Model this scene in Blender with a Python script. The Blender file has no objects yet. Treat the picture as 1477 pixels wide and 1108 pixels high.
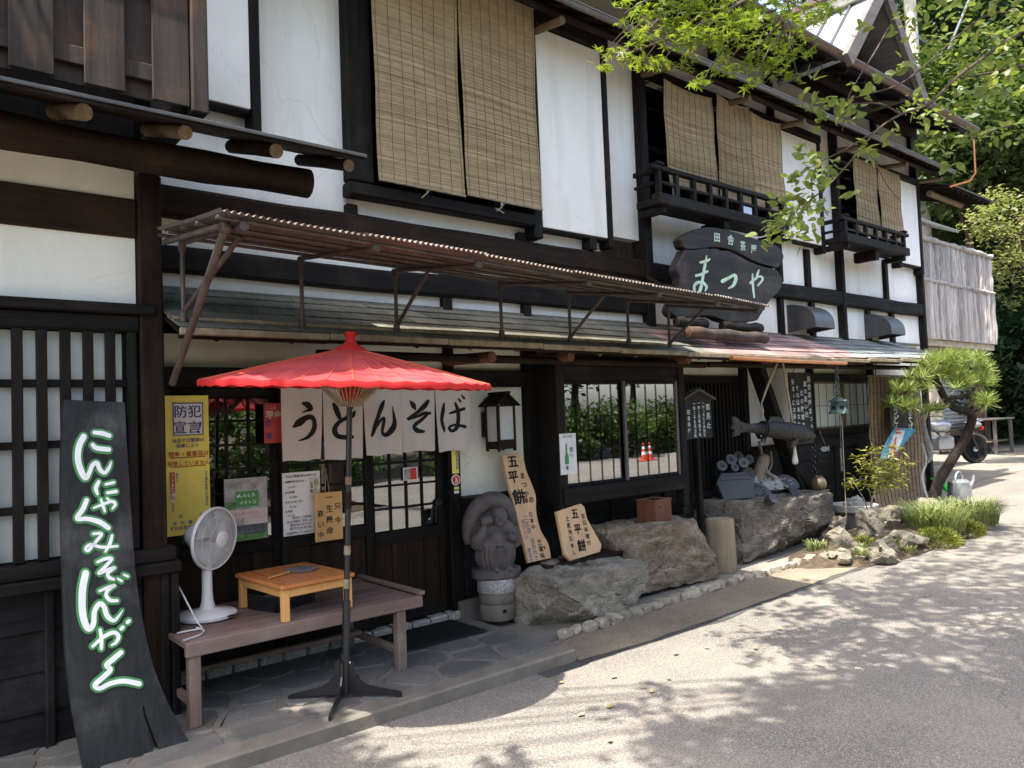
import bpy, bmesh, math, random
import numpy as np
from mathutils import Vector, Matrix, Euler, noise as mnoise
R = math.radians
random.seed(7); RNG = np.random.default_rng(7)
scene = bpy.context.scene
COL = scene.collection

# ---------------------------------------------------------------- camera
YAW, PITCH, ROLL, FPX, IW, IH = R(50.03), R(2.59), R(-2.2), 1109.0, 1477.0, 1108.0
CAM = Vector((0.0, 0.0, 1.6))
_f = Vector((math.cos(PITCH)*math.cos(YAW), math.cos(PITCH)*math.sin(YAW), math.sin(PITCH)))
_r = Vector((math.sin(YAW), -math.cos(YAW), 0)); _u = _r.cross(_f)
_r2 = _r*math.cos(ROLL) + _u*math.sin(ROLL); _u2 = -_r*math.sin(ROLL) + _u*math.cos(ROLL)
cd = bpy.data.cameras.new('camera'); camera = bpy.data.objects.new('camera', cd); COL.objects.link(camera)
mw = Matrix(((_r2.x, _u2.x, -_f.x, CAM.x), (_r2.y, _u2.y, -_f.y, CAM.y), (_r2.z, _u2.z, -_f.z, CAM.z), (0, 0, 0, 1)))
camera.matrix_world = mw
cd.sensor_width = 36.0; cd.lens = FPX/IW*36.0; cd.clip_start = 0.05; cd.clip_end = 900
scene.camera = camera

# ---------------------------------------------------------------- sky, sun, exposure
SUN_DIR = Vector((0.36, 0.10, -1.0)).normalized()        # the way the light travels
world = bpy.data.worlds.new('World'); scene.world = world; world.use_nodes = True
wn = world.node_tree.nodes; wl = world.node_tree.links
bg = wn['Background']; sk = wn.new('ShaderNodeTexSky'); sk.sky_type = 'NISHITA'; sk.sun_disc = False
sk.sun_elevation = math.asin(-SUN_DIR.z); sk.sun_rotation = math.atan2(-SUN_DIR.x, -SUN_DIR.y)
sk.air_density = 1.0; sk.dust_density = 3.4; sk.ozone_density = 0.7
wl.new(sk.outputs[0], bg.inputs[0]); bg.inputs[1].default_value = 0.15
sl = bpy.data.lights.new('sun', 'SUN'); sl.energy = 3.0; sl.angle = R(0.53); sl.color = (1.0, 0.94, 0.84)
sun = bpy.data.objects.new('sun', sl); COL.objects.link(sun); sun.location = (-6, -3, 20)
sun.rotation_euler = SUN_DIR.to_track_quat('-Z', 'Y').to_euler()
scene.view_settings.view_transform = 'Standard'; scene.view_settings.look = 'None'
scene.view_settings.gamma = 1.0; scene.view_settings.use_curve_mapping = False
scene.view_settings.exposure = 2.2
scene.render.engine = 'CYCLES'
cy = scene.cycles
cy.use_denoising = True
try: cy.denoiser = 'OPENIMAGEDENOISE'
except Exception: pass
cy.max_bounces = 8; cy.diffuse_bounces = 4; cy.glossy_bounces = 4; cy.transmission_bounces = 6; cy.transparent_max_bounces = 12
cy.sample_clamp_indirect = 6.0; cy.caustics_reflective = False; cy.caustics_refractive = False

# ---------------------------------------------------------------- measuring helpers (photo pixel -> place)
def _ray(px, py):
    a = (px-IW/2)/FPX; b = (py-IH/2)/FPX
    return _r2*a - _u2*b + _f
def PY(px, py, y):                     # the point of the plane y = const seen at a pixel
    d = _ray(px, py); return CAM + d*((y-CAM.y)/d.y)
def PZ(px, py, z=0.0):
    d = _ray(px, py); return CAM + d*((z-CAM.z)/d.z)
def PD(px, py, depth):
    return CAM + _ray(px, py)*depth
def gz(x):                             # the road climbs a little to the right
    t = max(0.0, min(x, 14.0)-4.5); return 0.03*t*t/(t+0.8) if t > 0 else 0.0

# ---------------------------------------------------------------- mesh helpers
WPOS = {}
def _setorigin(o, org, parent):
    WPOS[o.name] = Vector(org)
    if parent is not None:
        o.parent = parent; o.location = Vector(org) - WPOS[parent.name]
    else:
        o.location = org
def tag(o, label=None, cat=None, group=None, kind=None):
    if label: o['label'] = label
    if cat: o['category'] = cat
    if group: o['group'] = group
    if kind: o['kind'] = kind
    return o
def thing(name, label, cat, loc=(0, 0, 0), group=None):
    o = bpy.data.objects.new(name, None); COL.objects.link(o); o.empty_display_size = 0.1
    _setorigin(o, loc, None); return tag(o, label, cat, group)
def group_part(name, parent, loc):     # a part that carries sub-parts
    o = bpy.data.objects.new(name, None); COL.objects.link(o); o.empty_display_size = 0.1
    _setorigin(o, loc, parent); return o
class B:
    def __init__(s): s.v = []; s.f = []; s.m = []
    def add(s, vs, fs, mi=0):
        n = len(s.v); s.v.extend([tuple(v) for v in vs]); s.f.extend([tuple(i+n for i in f) for f in fs]); s.m.extend([mi]*len(fs)); return s
    def obox(s, c, size, rot=None, b=0.0, mi=0):
        hx, hy, hz = [q/2 for q in size]; rot = rot or Matrix.Identity(3); c = Vector(c)
        if b <= 0:
            vs = [Vector((sx*hx, sy*hy, sz*hz)) for sx in (-1, 1) for sy in (-1, 1) for sz in (-1, 1)]
            fs = [(0, 1, 3, 2), (4, 6, 7, 5), (0, 4, 5, 1), (2, 3, 7, 6), (0, 2, 6, 4), (1, 5, 7, 3)]
        else:
            b = min(b, hx*.9, hy*.9, hz*.9); vs = []; idx = {}
            for sx in (-1, 1):
                for sy in (-1, 1):
                    for sz in (-1, 1):
                        for a in range(3):
                            idx[(sx, sy, sz, a)] = len(vs)
                            vs.append(Vector((sx*(hx-(0 if a == 0 else b)), sy*(hy-(0 if a == 1 else b)), sz*(hz-(0 if a == 2 else b)))))
            fs = []
            for q in (-1, 1):
                fs.append([idx[(q, i, j, 0)] for i, j in ((-1, -1), (-1, 1), (1, 1), (1, -1))])
                fs.append([idx[(i, q, j, 1)] for i, j in ((-1, -1), (-1, 1), (1, 1), (1, -1))])
                fs.append([idx[(i, j, q, 2)] for i, j in ((-1, -1), (-1, 1), (1, 1), (1, -1))])
            for i in (-1, 1):
                for j in (-1, 1):
                    fs.append([idx[(i, j, -1, 0)], idx[(i, j, 1, 0)], idx[(i, j, 1, 1)], idx[(i, j, -1, 1)]])
                    fs.append([idx[(i, -1, j, 0)], idx[(i, 1, j, 0)], idx[(i, 1, j, 2)], idx[(i, -1, j, 2)]])
                    fs.append([idx[(-1, i, j, 1)], idx[(1, i, j, 1)], idx[(1, i, j, 2)], idx[(-1, i, j, 2)]])
                    for k in (-1, 1): fs.append([idx[(i, j, k, 0)], idx[(i, j, k, 1)], idx[(i, j, k, 2)]])
        return s.add([c + rot @ v for v in vs], fs, mi)
    def box(s, x0, x1, y0, y1, z0, z1, b=0.0, mi=0):
        return s.obox(((x0+x1)/2, (y0+y1)/2, (z0+z1)/2), (abs(x1-x0), abs(y1-y0), abs(z1-z0)), None, b, mi)
    def bar(s, p, q, w, h, b=0.0, up=(0, 0, 1), mi=0):       # a rectangular bar from p to q
        p = Vector(p); q = Vector(q); d = q-p; L = d.length; x = d/L
        up = Vector(up); y = up.cross(x)
        if y.length < 1e-4: y = Vector((0, 1, 0)).cross(x)
        y.normalize(); z = x.cross(y)
        return s.obox((p+q)/2, (L, w, h), Matrix((x, y, z)).transposed(), b, mi)
    def tube(s, pts, r, n=8, caps=True, mi=0, flat=1.0):
        pts = [Vector(p) for p in pts]; m = len(pts); rs = r if isinstance(r, (list, tuple)) else [r]*m
        vs = []; fs = []; prev = None
        for i, p in enumerate(pts):
            t = (pts[min(i+1, m-1)]-pts[max(i-1, 0)]);
            t = t.normalized() if t.length > 1e-9 else Vector((0, 0, 1))
            if prev is None:
                a = Vector((0, 0, 1)) if abs(t.z) < .9 else Vector((1, 0, 0)); u = t.cross(a).normalized()
            else:
                u = (prev - t*prev.dot(t)); u = u.normalized() if u.length > 1e-6 else t.orthogonal().normalized()
            prev = u; w = t.cross(u)
            for k in range(n):
                an = 2*math.pi*k/n; vs.append(p + (u*math.cos(an) + w*math.sin(an)*flat)*rs[i])
        for i in range(m-1):
            for k in range(n):
                k2 = (k+1) % n; fs.append((i*n+k, i*n+k2, (i+1)*n+k2, (i+1)*n+k))
        if caps: fs.append(tuple(range(n-1, -1, -1))); fs.append(tuple(range((m-1)*n, m*n)))
        return s.add(vs, fs, mi)
    def lathe(s, prof, c=(0, 0, 0), n=24, rot=None, mi=0, sx=1.0, sy=1.0):
        c = Vector(c); rot = rot or Matrix.Identity(3); vs = []; fs = []; m = len(prof)
        for r, z in prof:
            for k in range(n):
                a = 2*math.pi*k/n; vs.append(c + rot @ Vector((r*math.cos(a)*sx, r*math.sin(a)*sy, z)))
        for i in range(m-1):
            for k in range(n):
                k2 = (k+1) % n; fs.append((i*n+k, i*n+k2, (i+1)*n+k2, (i+1)*n+k))
        if prof[0][0] > 1e-5: fs.append(tuple(range(n-1, -1, -1)))
        if prof[-1][0] > 1e-5: fs.append(tuple(range((m-1)*n, m*n)))
        return s.add(vs, fs, mi)
    def ball(s, c, rad, n=12, m=8, rot=None, mi=0):
        rad = rad if isinstance(rad, (tuple, list)) else (rad,)*3
        c = Vector(c); rot = rot or Matrix.Identity(3); vs = []; fs = []
        for i in range(m+1):
            t = math.pi*i/m
            for k in range(n):
                a = 2*math.pi*k/n
                vs.append(c + rot @ Vector((rad[0]*math.sin(t)*math.cos(a), rad[1]*math.sin(t)*math.sin(a), rad[2]*math.cos(t))))
        for i in range(m):
            for k in range(n): fs.append((i*n+k, (i+1)*n+k, (i+1)*n+(k+1) % n, i*n+(k+1) % n))
        return s.add(vs, fs, mi)
    def prism(s, poly, o, u, v, t, mi=0, bev=0.0):           # polygon in the (u, v) frame at o, thickness t along -(u x v)
        o = Vector(o); u = Vector(u); v = Vector(v); w = u.cross(v).normalized(); n = len(poly)
        if bev > 0:
            cx_ = sum(p[0] for p in poly)/n; cy_ = sum(p[1] for p in poly)/n
            def ins(p):
                d = math.hypot(p[0]-cx_, p[1]-cy_) or 1; k = 1-bev/d; return (cx_+(p[0]-cx_)*k, cy_+(p[1]-cy_)*k)
            inn = [ins(p) for p in poly]
            vs = [o+u*p[0]+v*p[1] for p in inn] + [o+u*p[0]+v*p[1]-w*bev for p in poly] + [o+u*p[0]+v*p[1]-w*t for p in poly]
            fs = [tuple(range(n)), tuple(range(3*n-1, 2*n-1, -1))]
            for l in (0, 1):
                for i in range(n): j = (i+1) % n; fs.append((l*n+i, (l+1)*n+i, (l+1)*n+j, l*n+j))
        else:
            vs = [o+u*p[0]+v*p[1] for p in poly] + [o+u*p[0]+v*p[1]-w*t for p in poly]
            fs = [tuple(range(n)), tuple(range(2*n-1, n-1, -1))]
            for i in range(n): j = (i+1) % n; fs.append((i, n+i, n+j, j))
        return s.add(vs, fs, mi)
    def grid(s, fn, nu, nv, mi=0, close_u=False):
        vs = [fn(i/nu, j/nv) for i in range(nu+(0 if close_u else 1)) for j in range(nv+1)]; fs = []
        m = nv+1; nn = nu if close_u else nu+1
        for i in range(nu):
            for j in range(nv):
                a = i*m+j; b2 = ((i+1) % nn)*m+j; fs.append((a, b2, b2+1, a+1))
        return s.add(vs, fs, mi)
    def obj(s, name, mats, parent=None, smooth=None, fix=True, origin=None, up=None):
        me = bpy.data.meshes.new(name)
        A = np.array(s.v, float)
        if origin is None:
            lo, hi = A.min(0), A.max(0); org = Vector(((lo[0]+hi[0])/2, (lo[1]+hi[1])/2, lo[2] if parent is None else (lo[2]+hi[2])/2))
        else: org = Vector(origin)
        A = A - np.array(org)
        me.from_pydata(A.tolist(), [], s.f)
        if not isinstance(mats, (list, tuple)): mats = [mats]
        for m in mats: me.materials.append(MAT[m] if isinstance(m, str) else m)
        if len(mats) > 1: me.polygons.foreach_set('material_index', s.m)
        if fix:
            bm = bmesh.new(); bm.from_mesh(me); bmesh.ops.recalc_face_normals(bm, faces=bm.faces); bm.to_mesh(me); bm.free()
        if smooth is not None:
            me.polygons.foreach_set('use_smooth', [True]*len(me.polygons))
            if smooth < 180: me.set_sharp_from_angle(angle=R(smooth))
        o = bpy.data.objects.new(name, me); COL.objects.link(o); _setorigin(o, org, parent)
        return o
def box_obj(name, mat, parent, x0, x1, y0, y1, z0, z1, b=0.006):
    return B().box(x0, x1, y0, y1, z0, z1, b).obj(name, mat, parent)
def share(src, name, parent, org, rot=None, scale=None):      # another piece on the same mesh data
    o = bpy.data.objects.new(name, src.data); COL.objects.link(o); _setorigin(o, org, parent)
    if rot is not None: o.rotation_euler = rot
    if scale is not None: o.scale = scale
    return o
def big_mesh(name, V, F, mat, parent=None, org=(0, 0, 0), smooth=False):   # numpy arrays, all faces of one size
    me = bpy.data.meshes.new(name); k = F.shape[1]; V = V - np.array(org)
    me.vertices.add(len(V)); me.vertices.foreach_set('co', V.astype(np.float32).ravel())
    me.loops.add(F.size); me.loops.foreach_set('vertex_index', F.astype(np.int32).ravel())
    me.polygons.add(len(F)); me.polygons.foreach_set('loop_start', np.arange(0, F.size, k, dtype=np.int32))
    if smooth: me.polygons.foreach_set('use_smooth', np.ones(len(F), bool))
    me.update(calc_edges=True); me.validate()
    for m in (mat if isinstance(mat, (list, tuple)) else [mat]): me.materials.append(MAT[m])
    o = bpy.data.objects.new(name, me); COL.objects.link(o); _setorigin(o, org, parent); return o
def rotm(ax, ang): return Matrix.Rotation(ang, 3, ax)
def smooth_path(pts, k=6):             # Catmull-Rom through points of any dimension
    P = [np.array(p, float) for p in pts]; P = [2*P[0]-P[1]] + P + [2*P[-1]-P[-2]]; out = []
    for i in range(1, len(P)-2):
        for t in np.linspace(0, 1, k, endpoint=False):
            a, b, c, d = P[i-1], P[i], P[i+1], P[i+2]
            out.append(.5*((2*b)+(-a+c)*t+(2*a-5*b+4*c-d)*t*t+(-a+3*b-3*c+d)*t**3))
    out.append(P[-2]); return out

# ---------------------------------------------------------------- materials
MAT = {}
class NT:
    def __init__(s, name):
        s.m = bpy.data.materials.new(name); s.m.use_nodes = True; s.t = s.m.node_tree; s.n = s.t.nodes; s.l = s.t.links
        s.b = s.n['Principled BSDF']; s.out = s.n['Material Output']; MAT[name] = s.m
    def new(s, ty, **kw):
        nd = s.n.new(ty)
        for k, v in kw.items(): setattr(nd, k, v)
        return nd
    def set(s, sock, v):
        if hasattr(v, 'is_linked') or hasattr(v, 'links'): s.l.new(v, sock)
        else:
            if isinstance(v, (tuple, list)) and len(v) == 3 and sock.type == 'RGBA': v = (*v, 1)
            sock.default_value = v
    def pos(s, scale=(1, 1, 1), obj=False, rot=(0, 0, 0)):
        if obj: src = s.new('ShaderNodeTexCoord').outputs['Object']
        else: src = s.new('ShaderNodeNewGeometry').outputs['Position']
        mp = s.new('ShaderNodeMapping'); s.l.new(src, mp.inputs[0]); mp.inputs['Scale'].default_value = scale; mp.inputs['Rotation'].default_value = rot
        return mp.outputs[0]
    def noise(s, vec, scale=5, detail=4, rough=.55, dist=0):
        nd = s.new('ShaderNodeTexNoise'); s.l.new(vec, nd.inputs['Vector']); nd.inputs['Scale'].default_value = scale
        nd.inputs['Detail'].default_value = detail; nd.inputs['Roughness'].default_value = rough; nd.inputs['Distortion'].default_value = dist
        return nd.outputs[0]
    def vor(s, vec, scale=5, feature='F1', out=0, rnd=1.0):
        nd = s.new('ShaderNodeTexVoronoi'); nd.feature = feature; s.l.new(vec, nd.inputs['Vector']); nd.inputs['Scale'].default_value = scale
        nd.inputs['Randomness'].default_value = rnd; return nd.outputs[out]
    def ramp(s, fac, stops, interp='LINEAR'):
        nd = s.new('ShaderNodeValToRGB'); s.l.new(fac, nd.inputs[0]); cr = nd.color_ramp; cr.interpolation = interp
        while len(cr.elements) < len(stops): cr.elements.new(0.5)
        for e, (p, c) in zip(cr.elements, stops):
            e.position = p; e.color = (*c, 1) if len(c) == 3 else c
        return nd.outputs[0]
    def mix(s, fac, a, b, mode='MIX'):
        nd = s.new('ShaderNodeMix'); nd.data_type = 'RGBA'; nd.blend_type = mode; nd.clamp_factor = True
        s.set(nd.inputs[0], fac); s.set(nd.inputs[6], a); s.set(nd.inputs[7], b); return nd.outputs[2]
    def math(s, op, a, b=0.0, clamp=False):
        nd = s.new('ShaderNodeMath', operation=op); nd.use_clamp = clamp; s.set(nd.inputs[0], a); s.set(nd.inputs[1], b); return nd.outputs[0]
    def rand(s): return s.new('ShaderNodeObjectInfo').outputs['Random']
    def bump(s, h, strength=.3, dist=.01, normal=None):
        nd = s.new('ShaderNodeBump'); nd.inputs['Strength'].default_value = strength; nd.inputs['Distance'].default_value = dist
        s.l.new(h, nd.inputs['Height'])
        if normal is not None: s.l.new(normal, nd.inputs['Normal'])
        s.l.new(nd.outputs[0], s.b.inputs['Normal']); return nd.outputs[0]
    def col(s, c): s.set(s.b.inputs['Base Color'], c); return s
    def rough(s, r): s.set(s.b.inputs['Roughness'], r); return s
    def spec(s, v): s.b.inputs['Specular IOR Level'].default_value = v; return s
    def metal(s, v): s.b.inputs['Metallic'].default_value = v; return s
    def vary(s, c, amt):               # each object its own tone
        r = s.math('MULTIPLY_ADD', s.rand(), amt*2); r.node.inputs[2].default_value = 1-amt
        cm = s.new('ShaderNodeCombineXYZ')
        for i in range(3): s.l.new(r, cm.inputs[i])
        return s.mix(1.0, c, cm.outputs[0], 'MULTIPLY')
def sc3(c, k): return tuple(min(1, q*k) for q in c)
def simple(name, c, rough=.6, spec=.3, metal=0, var=.12, scale=8, bump=.0, vary=0.0, sss=None, obj=False):
    t = NT(name); p = t.pos((1, 1, 1), obj); n = t.noise(p, scale, 5, .6)
    cc = t.ramp(n, [(.25, sc3(c, 1-var*2)), (.75, sc3(c, 1+var))])
    if vary: cc = t.vary(cc, vary)
    t.col(cc).rough(rough).spec(spec).metal(metal)
    if bump: t.bump(t.noise(p, scale*6, 4, .6), bump, .004)
    return t
def wood(name, c, axis='z', rough=.65, contrast=.45, spec=.25, fine=28, wear=None, vary=.14, bump=.25):
    t = NT(name); k = {'x': (.05, 1, 1), 'y': (1, .05, 1), 'z': (1, 1, .05)}[axis]
    p = t.pos(k)
    off = t.math('MULTIPLY', t.rand(), 40.0); add = t.new('ShaderNodeVectorMath', operation='ADD'); t.l.new(p, add.inputs[0]); t.l.new(off, add.inputs[1]); p = add.outputs[0]
    n1 = t.noise(p, fine, 6, .65, .6); n2 = t.noise(p, fine*.18, 3, .5, 1.0)
    g = t.math('ADD', t.math('MULTIPLY', n1, .6), t.math('MULTIPLY', n2, .4))
    cc = t.ramp(g, [(.32, sc3(c, 1-contrast)), (.5, c), (.68, sc3(c, 1+contrast))])
    if wear:
        pw = t.pos((1, 1, 1)); nw = t.noise(pw, 2.3, 5, .65); w = t.ramp(nw, [(.52, (0, 0, 0)), (.72, (1, 1, 1))])
        w2 = t.math('MULTIPLY', w, t.math('ADD', n1, .15)); cc = t.mix(w2, cc, wear)
    if vary: cc = t.vary(cc, vary)
    t.col(cc).rough(t.ramp(n1, [(.3, (rough+.12,)*3), (.7, (rough-.08,)*3)])).spec(spec)
    t.bump(n1, bump, .004); return t
# plaster
def plaster(name, c, stain):
    t = NT(name); p = t.pos(); n = t.noise(p, 1.6, 6, .6); pv = t.pos((1, 1, .12)); nv = t.noise(pv, 5, 5, .65)
    cc = t.ramp(n, [(.3, sc3(c, .93)), (.7, c)])
    w = t.ramp(nv, [(.46, (0, 0, 0)), (.80, (.55, .55, .55))]); cc = t.mix(w, cc, stain)
    big = t.noise(p, .55, 4, .7); cc = t.mix(t.ramp(big, [(.5, (0, 0, 0)), (.8, (.35, .35, .35))]), cc, stain)
    dist = t.new('ShaderNodeVectorMath', operation='MULTIPLY_ADD'); t.l.new(t.new('ShaderNodeTexNoise').outputs[1], dist.inputs[0]); dist.inputs[1].default_value = (.25, .25, .25); t.l.new(p, dist.inputs[2])
    ck = t.vor(dist.outputs[0], .75, 'DISTANCE_TO_EDGE', 0); cc = t.mix(t.ramp(ck, [(.0, (.22, .22, .22)), (.0022, (0, 0, 0))]), cc, sc3(stain, .5))
    t.col(cc).rough(.85).spec(.2); t.bump(t.noise(p, 60, 4, .6), .12, .003)
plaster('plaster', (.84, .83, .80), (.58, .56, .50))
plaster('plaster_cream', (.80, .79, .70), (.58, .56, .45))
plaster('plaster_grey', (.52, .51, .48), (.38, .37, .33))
for ax in 'xyz':
    wood('black_wood_'+ax, (.0105, .0088, .0078), ax, rough=.66, contrast=.55, spec=.13, wear=(.034, .028, .024), bump=.3)
    wood('brown_wood_'+ax, (.018, .0105, .007), ax, rough=.7, contrast=.55, spec=.14, wear=(.052, .031, .019), bump=.35)
    wood('grey_wood_'+ax, (.12, .105, .095), ax, rough=.8, contrast=.4, wear=(.2, .18, .165), bump=.4)
    wood('bench_wood_'+ax, (.150, .105, .086), ax, rough=.55, contrast=.4, wear=(.26, .21, .18), bump=.3)
    wood('log_wood_'+ax, (.16, .115, .07), ax, rough=.75, contrast=.35, bump=.4)
wood('plank_black', (.020, .020, .0205), 'z', rough=.6, contrast=.4, spec=.2, wear=(.10, .098, .095), vary=0, bump=.5)
wood('clapboard', (.0115, .011, .011), 'x', rough=.66, contrast=.65, fine=20, spec=.14, wear=(.036, .034, .033), bump=.5)
wood('sunburnt_board', (.040, .031, .026), 'z', rough=.75, contrast=.5, wear=(.13, .065, .032), bump=.4)
wood('sign_pine', (.62, .40, .22), 'z', rough=.6, contrast=.18, fine=14, bump=.15)
wood('plaque_pine', (.55, .32, .13), 'z', rough=.5, contrast=.15, fine=16, bump=.1)
wood('table_top', (.44, .155, .045), 'y', rough=.28, contrast=.22, fine=14, spec=.5, bump=.05)
wood('table_leg', (.60, .31, .10), 'z', rough=.45, contrast=.15, fine=14, bump=.08)
wood('red_box_wood', (.155, .062, .038), 'z', rough=.55, contrast=.3, bump=.15)
wood('stump_wood', (.27, .215, .145), 'z', rough=.8, contrast=.3, fine=16, wear=(.20, .19, .17), bump=.5)
wood('sign_slab', (.019, .0165, .0145), 'x', rough=.55, contrast=.7, fine=12, wear=(.075, .06, .05), vary=0, bump=.5)
wood('driftwood', (.20, .165, .13), 'z', rough=.85, contrast=.4, bump=.5)
wood('bark', (.075, .052, .038), 'z', rough=.9, contrast=.6, fine=12, bump=.9)
wood('bark_fence', (.36, .33, .31), 'z', rough=.9, contrast=.55, fine=22, wear=(.55, .53, .50), vary=.3, bump=.9)
simple('end_grain', (.22, .165, .105), .8, .2, var=.25, scale=30, vary=.1)
simple('stone_grey', (.17, .16, .155), .75, .25, var=.25, scale=14, bump=.5)
simple('statue_stone', (.105, .090, .084), .68, .3, var=.22, scale=10, bump=.45)
simple('granite', (.42, .40, .38), .75, .3, var=.45, scale=70, bump=.4)
simple('concrete', (.175, .158, .132), .85, .2, var=.2, scale=5, bump=.4)
simple('concrete_pale', (.22, .20, .165), .85, .2, var=.2, scale=3, bump=.35)
simple('pipe_brown', (.082, .062, .053), .5, .4, var=.3, scale=9, vary=.1)
simple('roof_metal', (.40, .42, .44), .42, .5, metal=.35, var=.12, scale=3)
simple('gutter_brown', (.125, .075, .058), .4, .4, var=.15)
simple('copper', (.62, .25, .10), .3, .5, metal=.9, var=.12)
simple('black_metal', (.012, .012, .013), .32, .5, var=.1)
simple('iron', (.085, .09, .085), .45, .5, metal=.6, var=.3, scale=20)
simple('verdigris', (.10, .145, .135), .7, .3, var=.4, scale=25)
simple('brass', (.42, .33, .22), .38, .5, metal=.8, var=.25, scale=20)
simple('steel', (.55, .55, .56), .28, .5, metal=.9, var=.06)
simple('vent_metal', (.075, .075, .078), .4, .5, metal=.3, var=.15)
simple('white_plastic', (.62, .62, .61), .35, .4, var=.03)
simple('grey_plastic', (.36, .36, .37), .4, .4, var=.03)
simple('black_plastic', (.016, .016, .018), .4, .4, var=.1)
simple('white_paint', (.80, .80, .78), .55, .3, var=.06)
simple('white_ink', (.72, .72, .70), .6, .25, var=.15, scale=20)
simple('mint_paint', (.50, .66, .52), .55, .3, var=.18, scale=16)
simple('green_paint', (.075, .27, .085), .5, .3, var=.12)
simple('black_ink', (.010, .010, .011), .6, .2, var=.1)
simple('paper', (.74, .73, .71), .6, .3, var=.04)
simple('paper_beige', (.62, .58, .46), .6, .3, var=.04)
simple('paper_yellow', (.78, .66, .13), .35, .4, var=.06)
simple('paper_red', (.50, .065, .055), .4, .35, var=.08)
simple('sticker_red', (.55, .03, .03), .4, .35, var=.05)
simple('ink_blue', (.055, .065, .22), .5, .3, var=.05)
simple('ink_red', (.42, .055, .03), .5, .3, var=.05)
simple('photo_grey', (.38, .37, .36), .4, .35, var=.3, scale=18)
simple('photo_green', (.10, .25, .07), .4, .35, var=.4, scale=30)
simple('photo_dark', (.10, .13, .14), .4, .35, var=.5, scale=26)
simple('photo_pink', (.60, .50, .48), .4, .35, var=.1)
simple('rope', (.42, .35, .25), .9, .1, var=.2, scale=60)
simple('cobble', (.33, .29, .22), .75, .25, var=.22, scale=12, bump=.35, vary=.28)
simple('flag_blue', (.10, .36, .55), .7, .2, var=.25, scale=22)
simple('hose_green', (.04, .52, .05), .45, .3, var=.1)
simple('silver_paint', (.45, .46, .48), .3, .5, metal=.6, var=.1)
simple('seat_vinyl', (.022, .023, .026), .4, .4, var=.2)
simple('rubber', (.018, .018, .018), .8, .2, var=.2)
simple('doormat_fibre', (.020, .0195, .019), .95, .1, var=.35, scale=90, bump=.8)
simple('tile_grey', (.034, .036, .040), .5, .45, var=.18, scale=16, bump=.15)
simple('tile_pale', (.26, .26, .25), .7, .3, var=.2, scale=16)
simple('bamboo_strip', (.29, .235, .15), .6, .3, var=.3, scale=12)
simple('blind_string', (.115, .08, .045), .8, .1, var=.2)
simple('cream_trim', (.50, .45, .36), .8, .2, var=.15)
simple('shutter_white', (.62, .63, .63), .5, .35, var=.08)
simple('old_paper', (.50, .47, .40), .7, .2, var=.1)
simple('inner_dark', (.020, .016, .013), .8, .2, var=.3)  # near black colour stands in for the unlit rooms behind the panes
simple('soil', (.085, .066, .045), .95, .1, var=.35, scale=20, bump=.8)
simple('cone_orange', (.55, .07, .035), .5, .3, var=.05)
simple('tag_cloth', (.55, .52, .48), .8, .2, var=.1)
simple('fallen_leaf', (.36, .31, .13), .7, .2, var=.3, scale=40, vary=.35)
simple('bowl_glaze', (.20, .22, .20), .3, .5, var=.3, scale=10, vary=.4)

# roof shingles, lattice glass, reeds ...
t = NT('shingle'); p = t.pos((1, 1, 1)); n = t.noise(p, 3, 5, .65); n2 = t.noise(t.pos((1, .15, .15)), 60, 4, .6)
cc = t.ramp(n, [(.3, (.075, .078, .062)), (.55, (.13, .128, .10)), (.75, (.19, .165, .12))])
cc = t.mix(.55, cc, t.ramp(n2, [(.3, (.05, .05, .045)), (.7, (.20, .19, .155))]))
t.col(t.vary(cc, .3)).rough(.85).spec(.2); t.bump(n2, .4, .004)
t = NT('shingle_red'); p = t.pos(); n = t.noise(p, 2.2, 6, .7)
cc = t.ramp(n, [(.25, (.12, .115, .115)), (.42, (.22, .145, .138)), (.62, (.31, .195, .182)), (.8, (.22, .215, .215))])
t.col(t.vary(cc, .22)).rough(.6).spec(.35); t.bump(t.noise(p, 40, 4, .6), .2, .003)
t = NT('shingle_slate'); p = t.pos(); n = t.noise(p, 2.2, 6, .7)
cc = t.ramp(n, [(.3, (.10, .11, .115)), (.55, (.17, .19, .19)), (.78, (.26, .28, .27))])
t.col(t.vary(cc, .2)).rough(.6).spec(.35); t.bump(t.noise(p, 40, 4, .6), .2, .003)
t = NT('corrugated'); p = t.pos(); n = t.noise(p, 3.5, 6, .65); nx = t.noise(t.pos((1, .05, 1)), 30, 4, .6)
cc = t.ramp(n, [(.3, (.07, .06, .052)), (.55, (.135, .113, .098)), (.75, (.22, .20, .18))])
cc = t.mix(.35, cc, t.ramp(nx, [(.3, (.07, .06, .053)), (.7, (.28, .245, .215))]))
t.col(t.vary(cc, .15)).rough(.6).spec(.3)
t = NT('reed'); pz = t.pos((.02, .02, 1)); n = t.noise(pz, 260, 3, .6); nb = t.noise(t.pos((.35, .35, 1)), 9, 5, .6); nf = t.noise(t.pos((.6, .6, 6)), 40, 4, .6)
cc = t.ramp(n, [(.28, (.185, .145, .088)), (.5, (.35, .28, .178)), (.72, (.47, .385, .26))])
cc = t.mix(.55, cc, t.ramp(nb, [(.3, (.23, .18, .11)), (.7, (.45, .37, .245))]), 'MIX')
cc = t.mix(.3, cc, t.ramp(nf, [(.35, (.20, .145, .08)), (.65, (.5, .39, .24))]))
t.col(t.vary(cc, .1)).rough(.75).spec(.2); t.bump(n, .3, .003)
t = NT('reed_screen'); pz = t.pos((.02, .02, 1)); n = t.noise(pz, 190, 3, .6); nb = t.noise(t.pos((.5, .5, 3)), 8, 5, .6)
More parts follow.
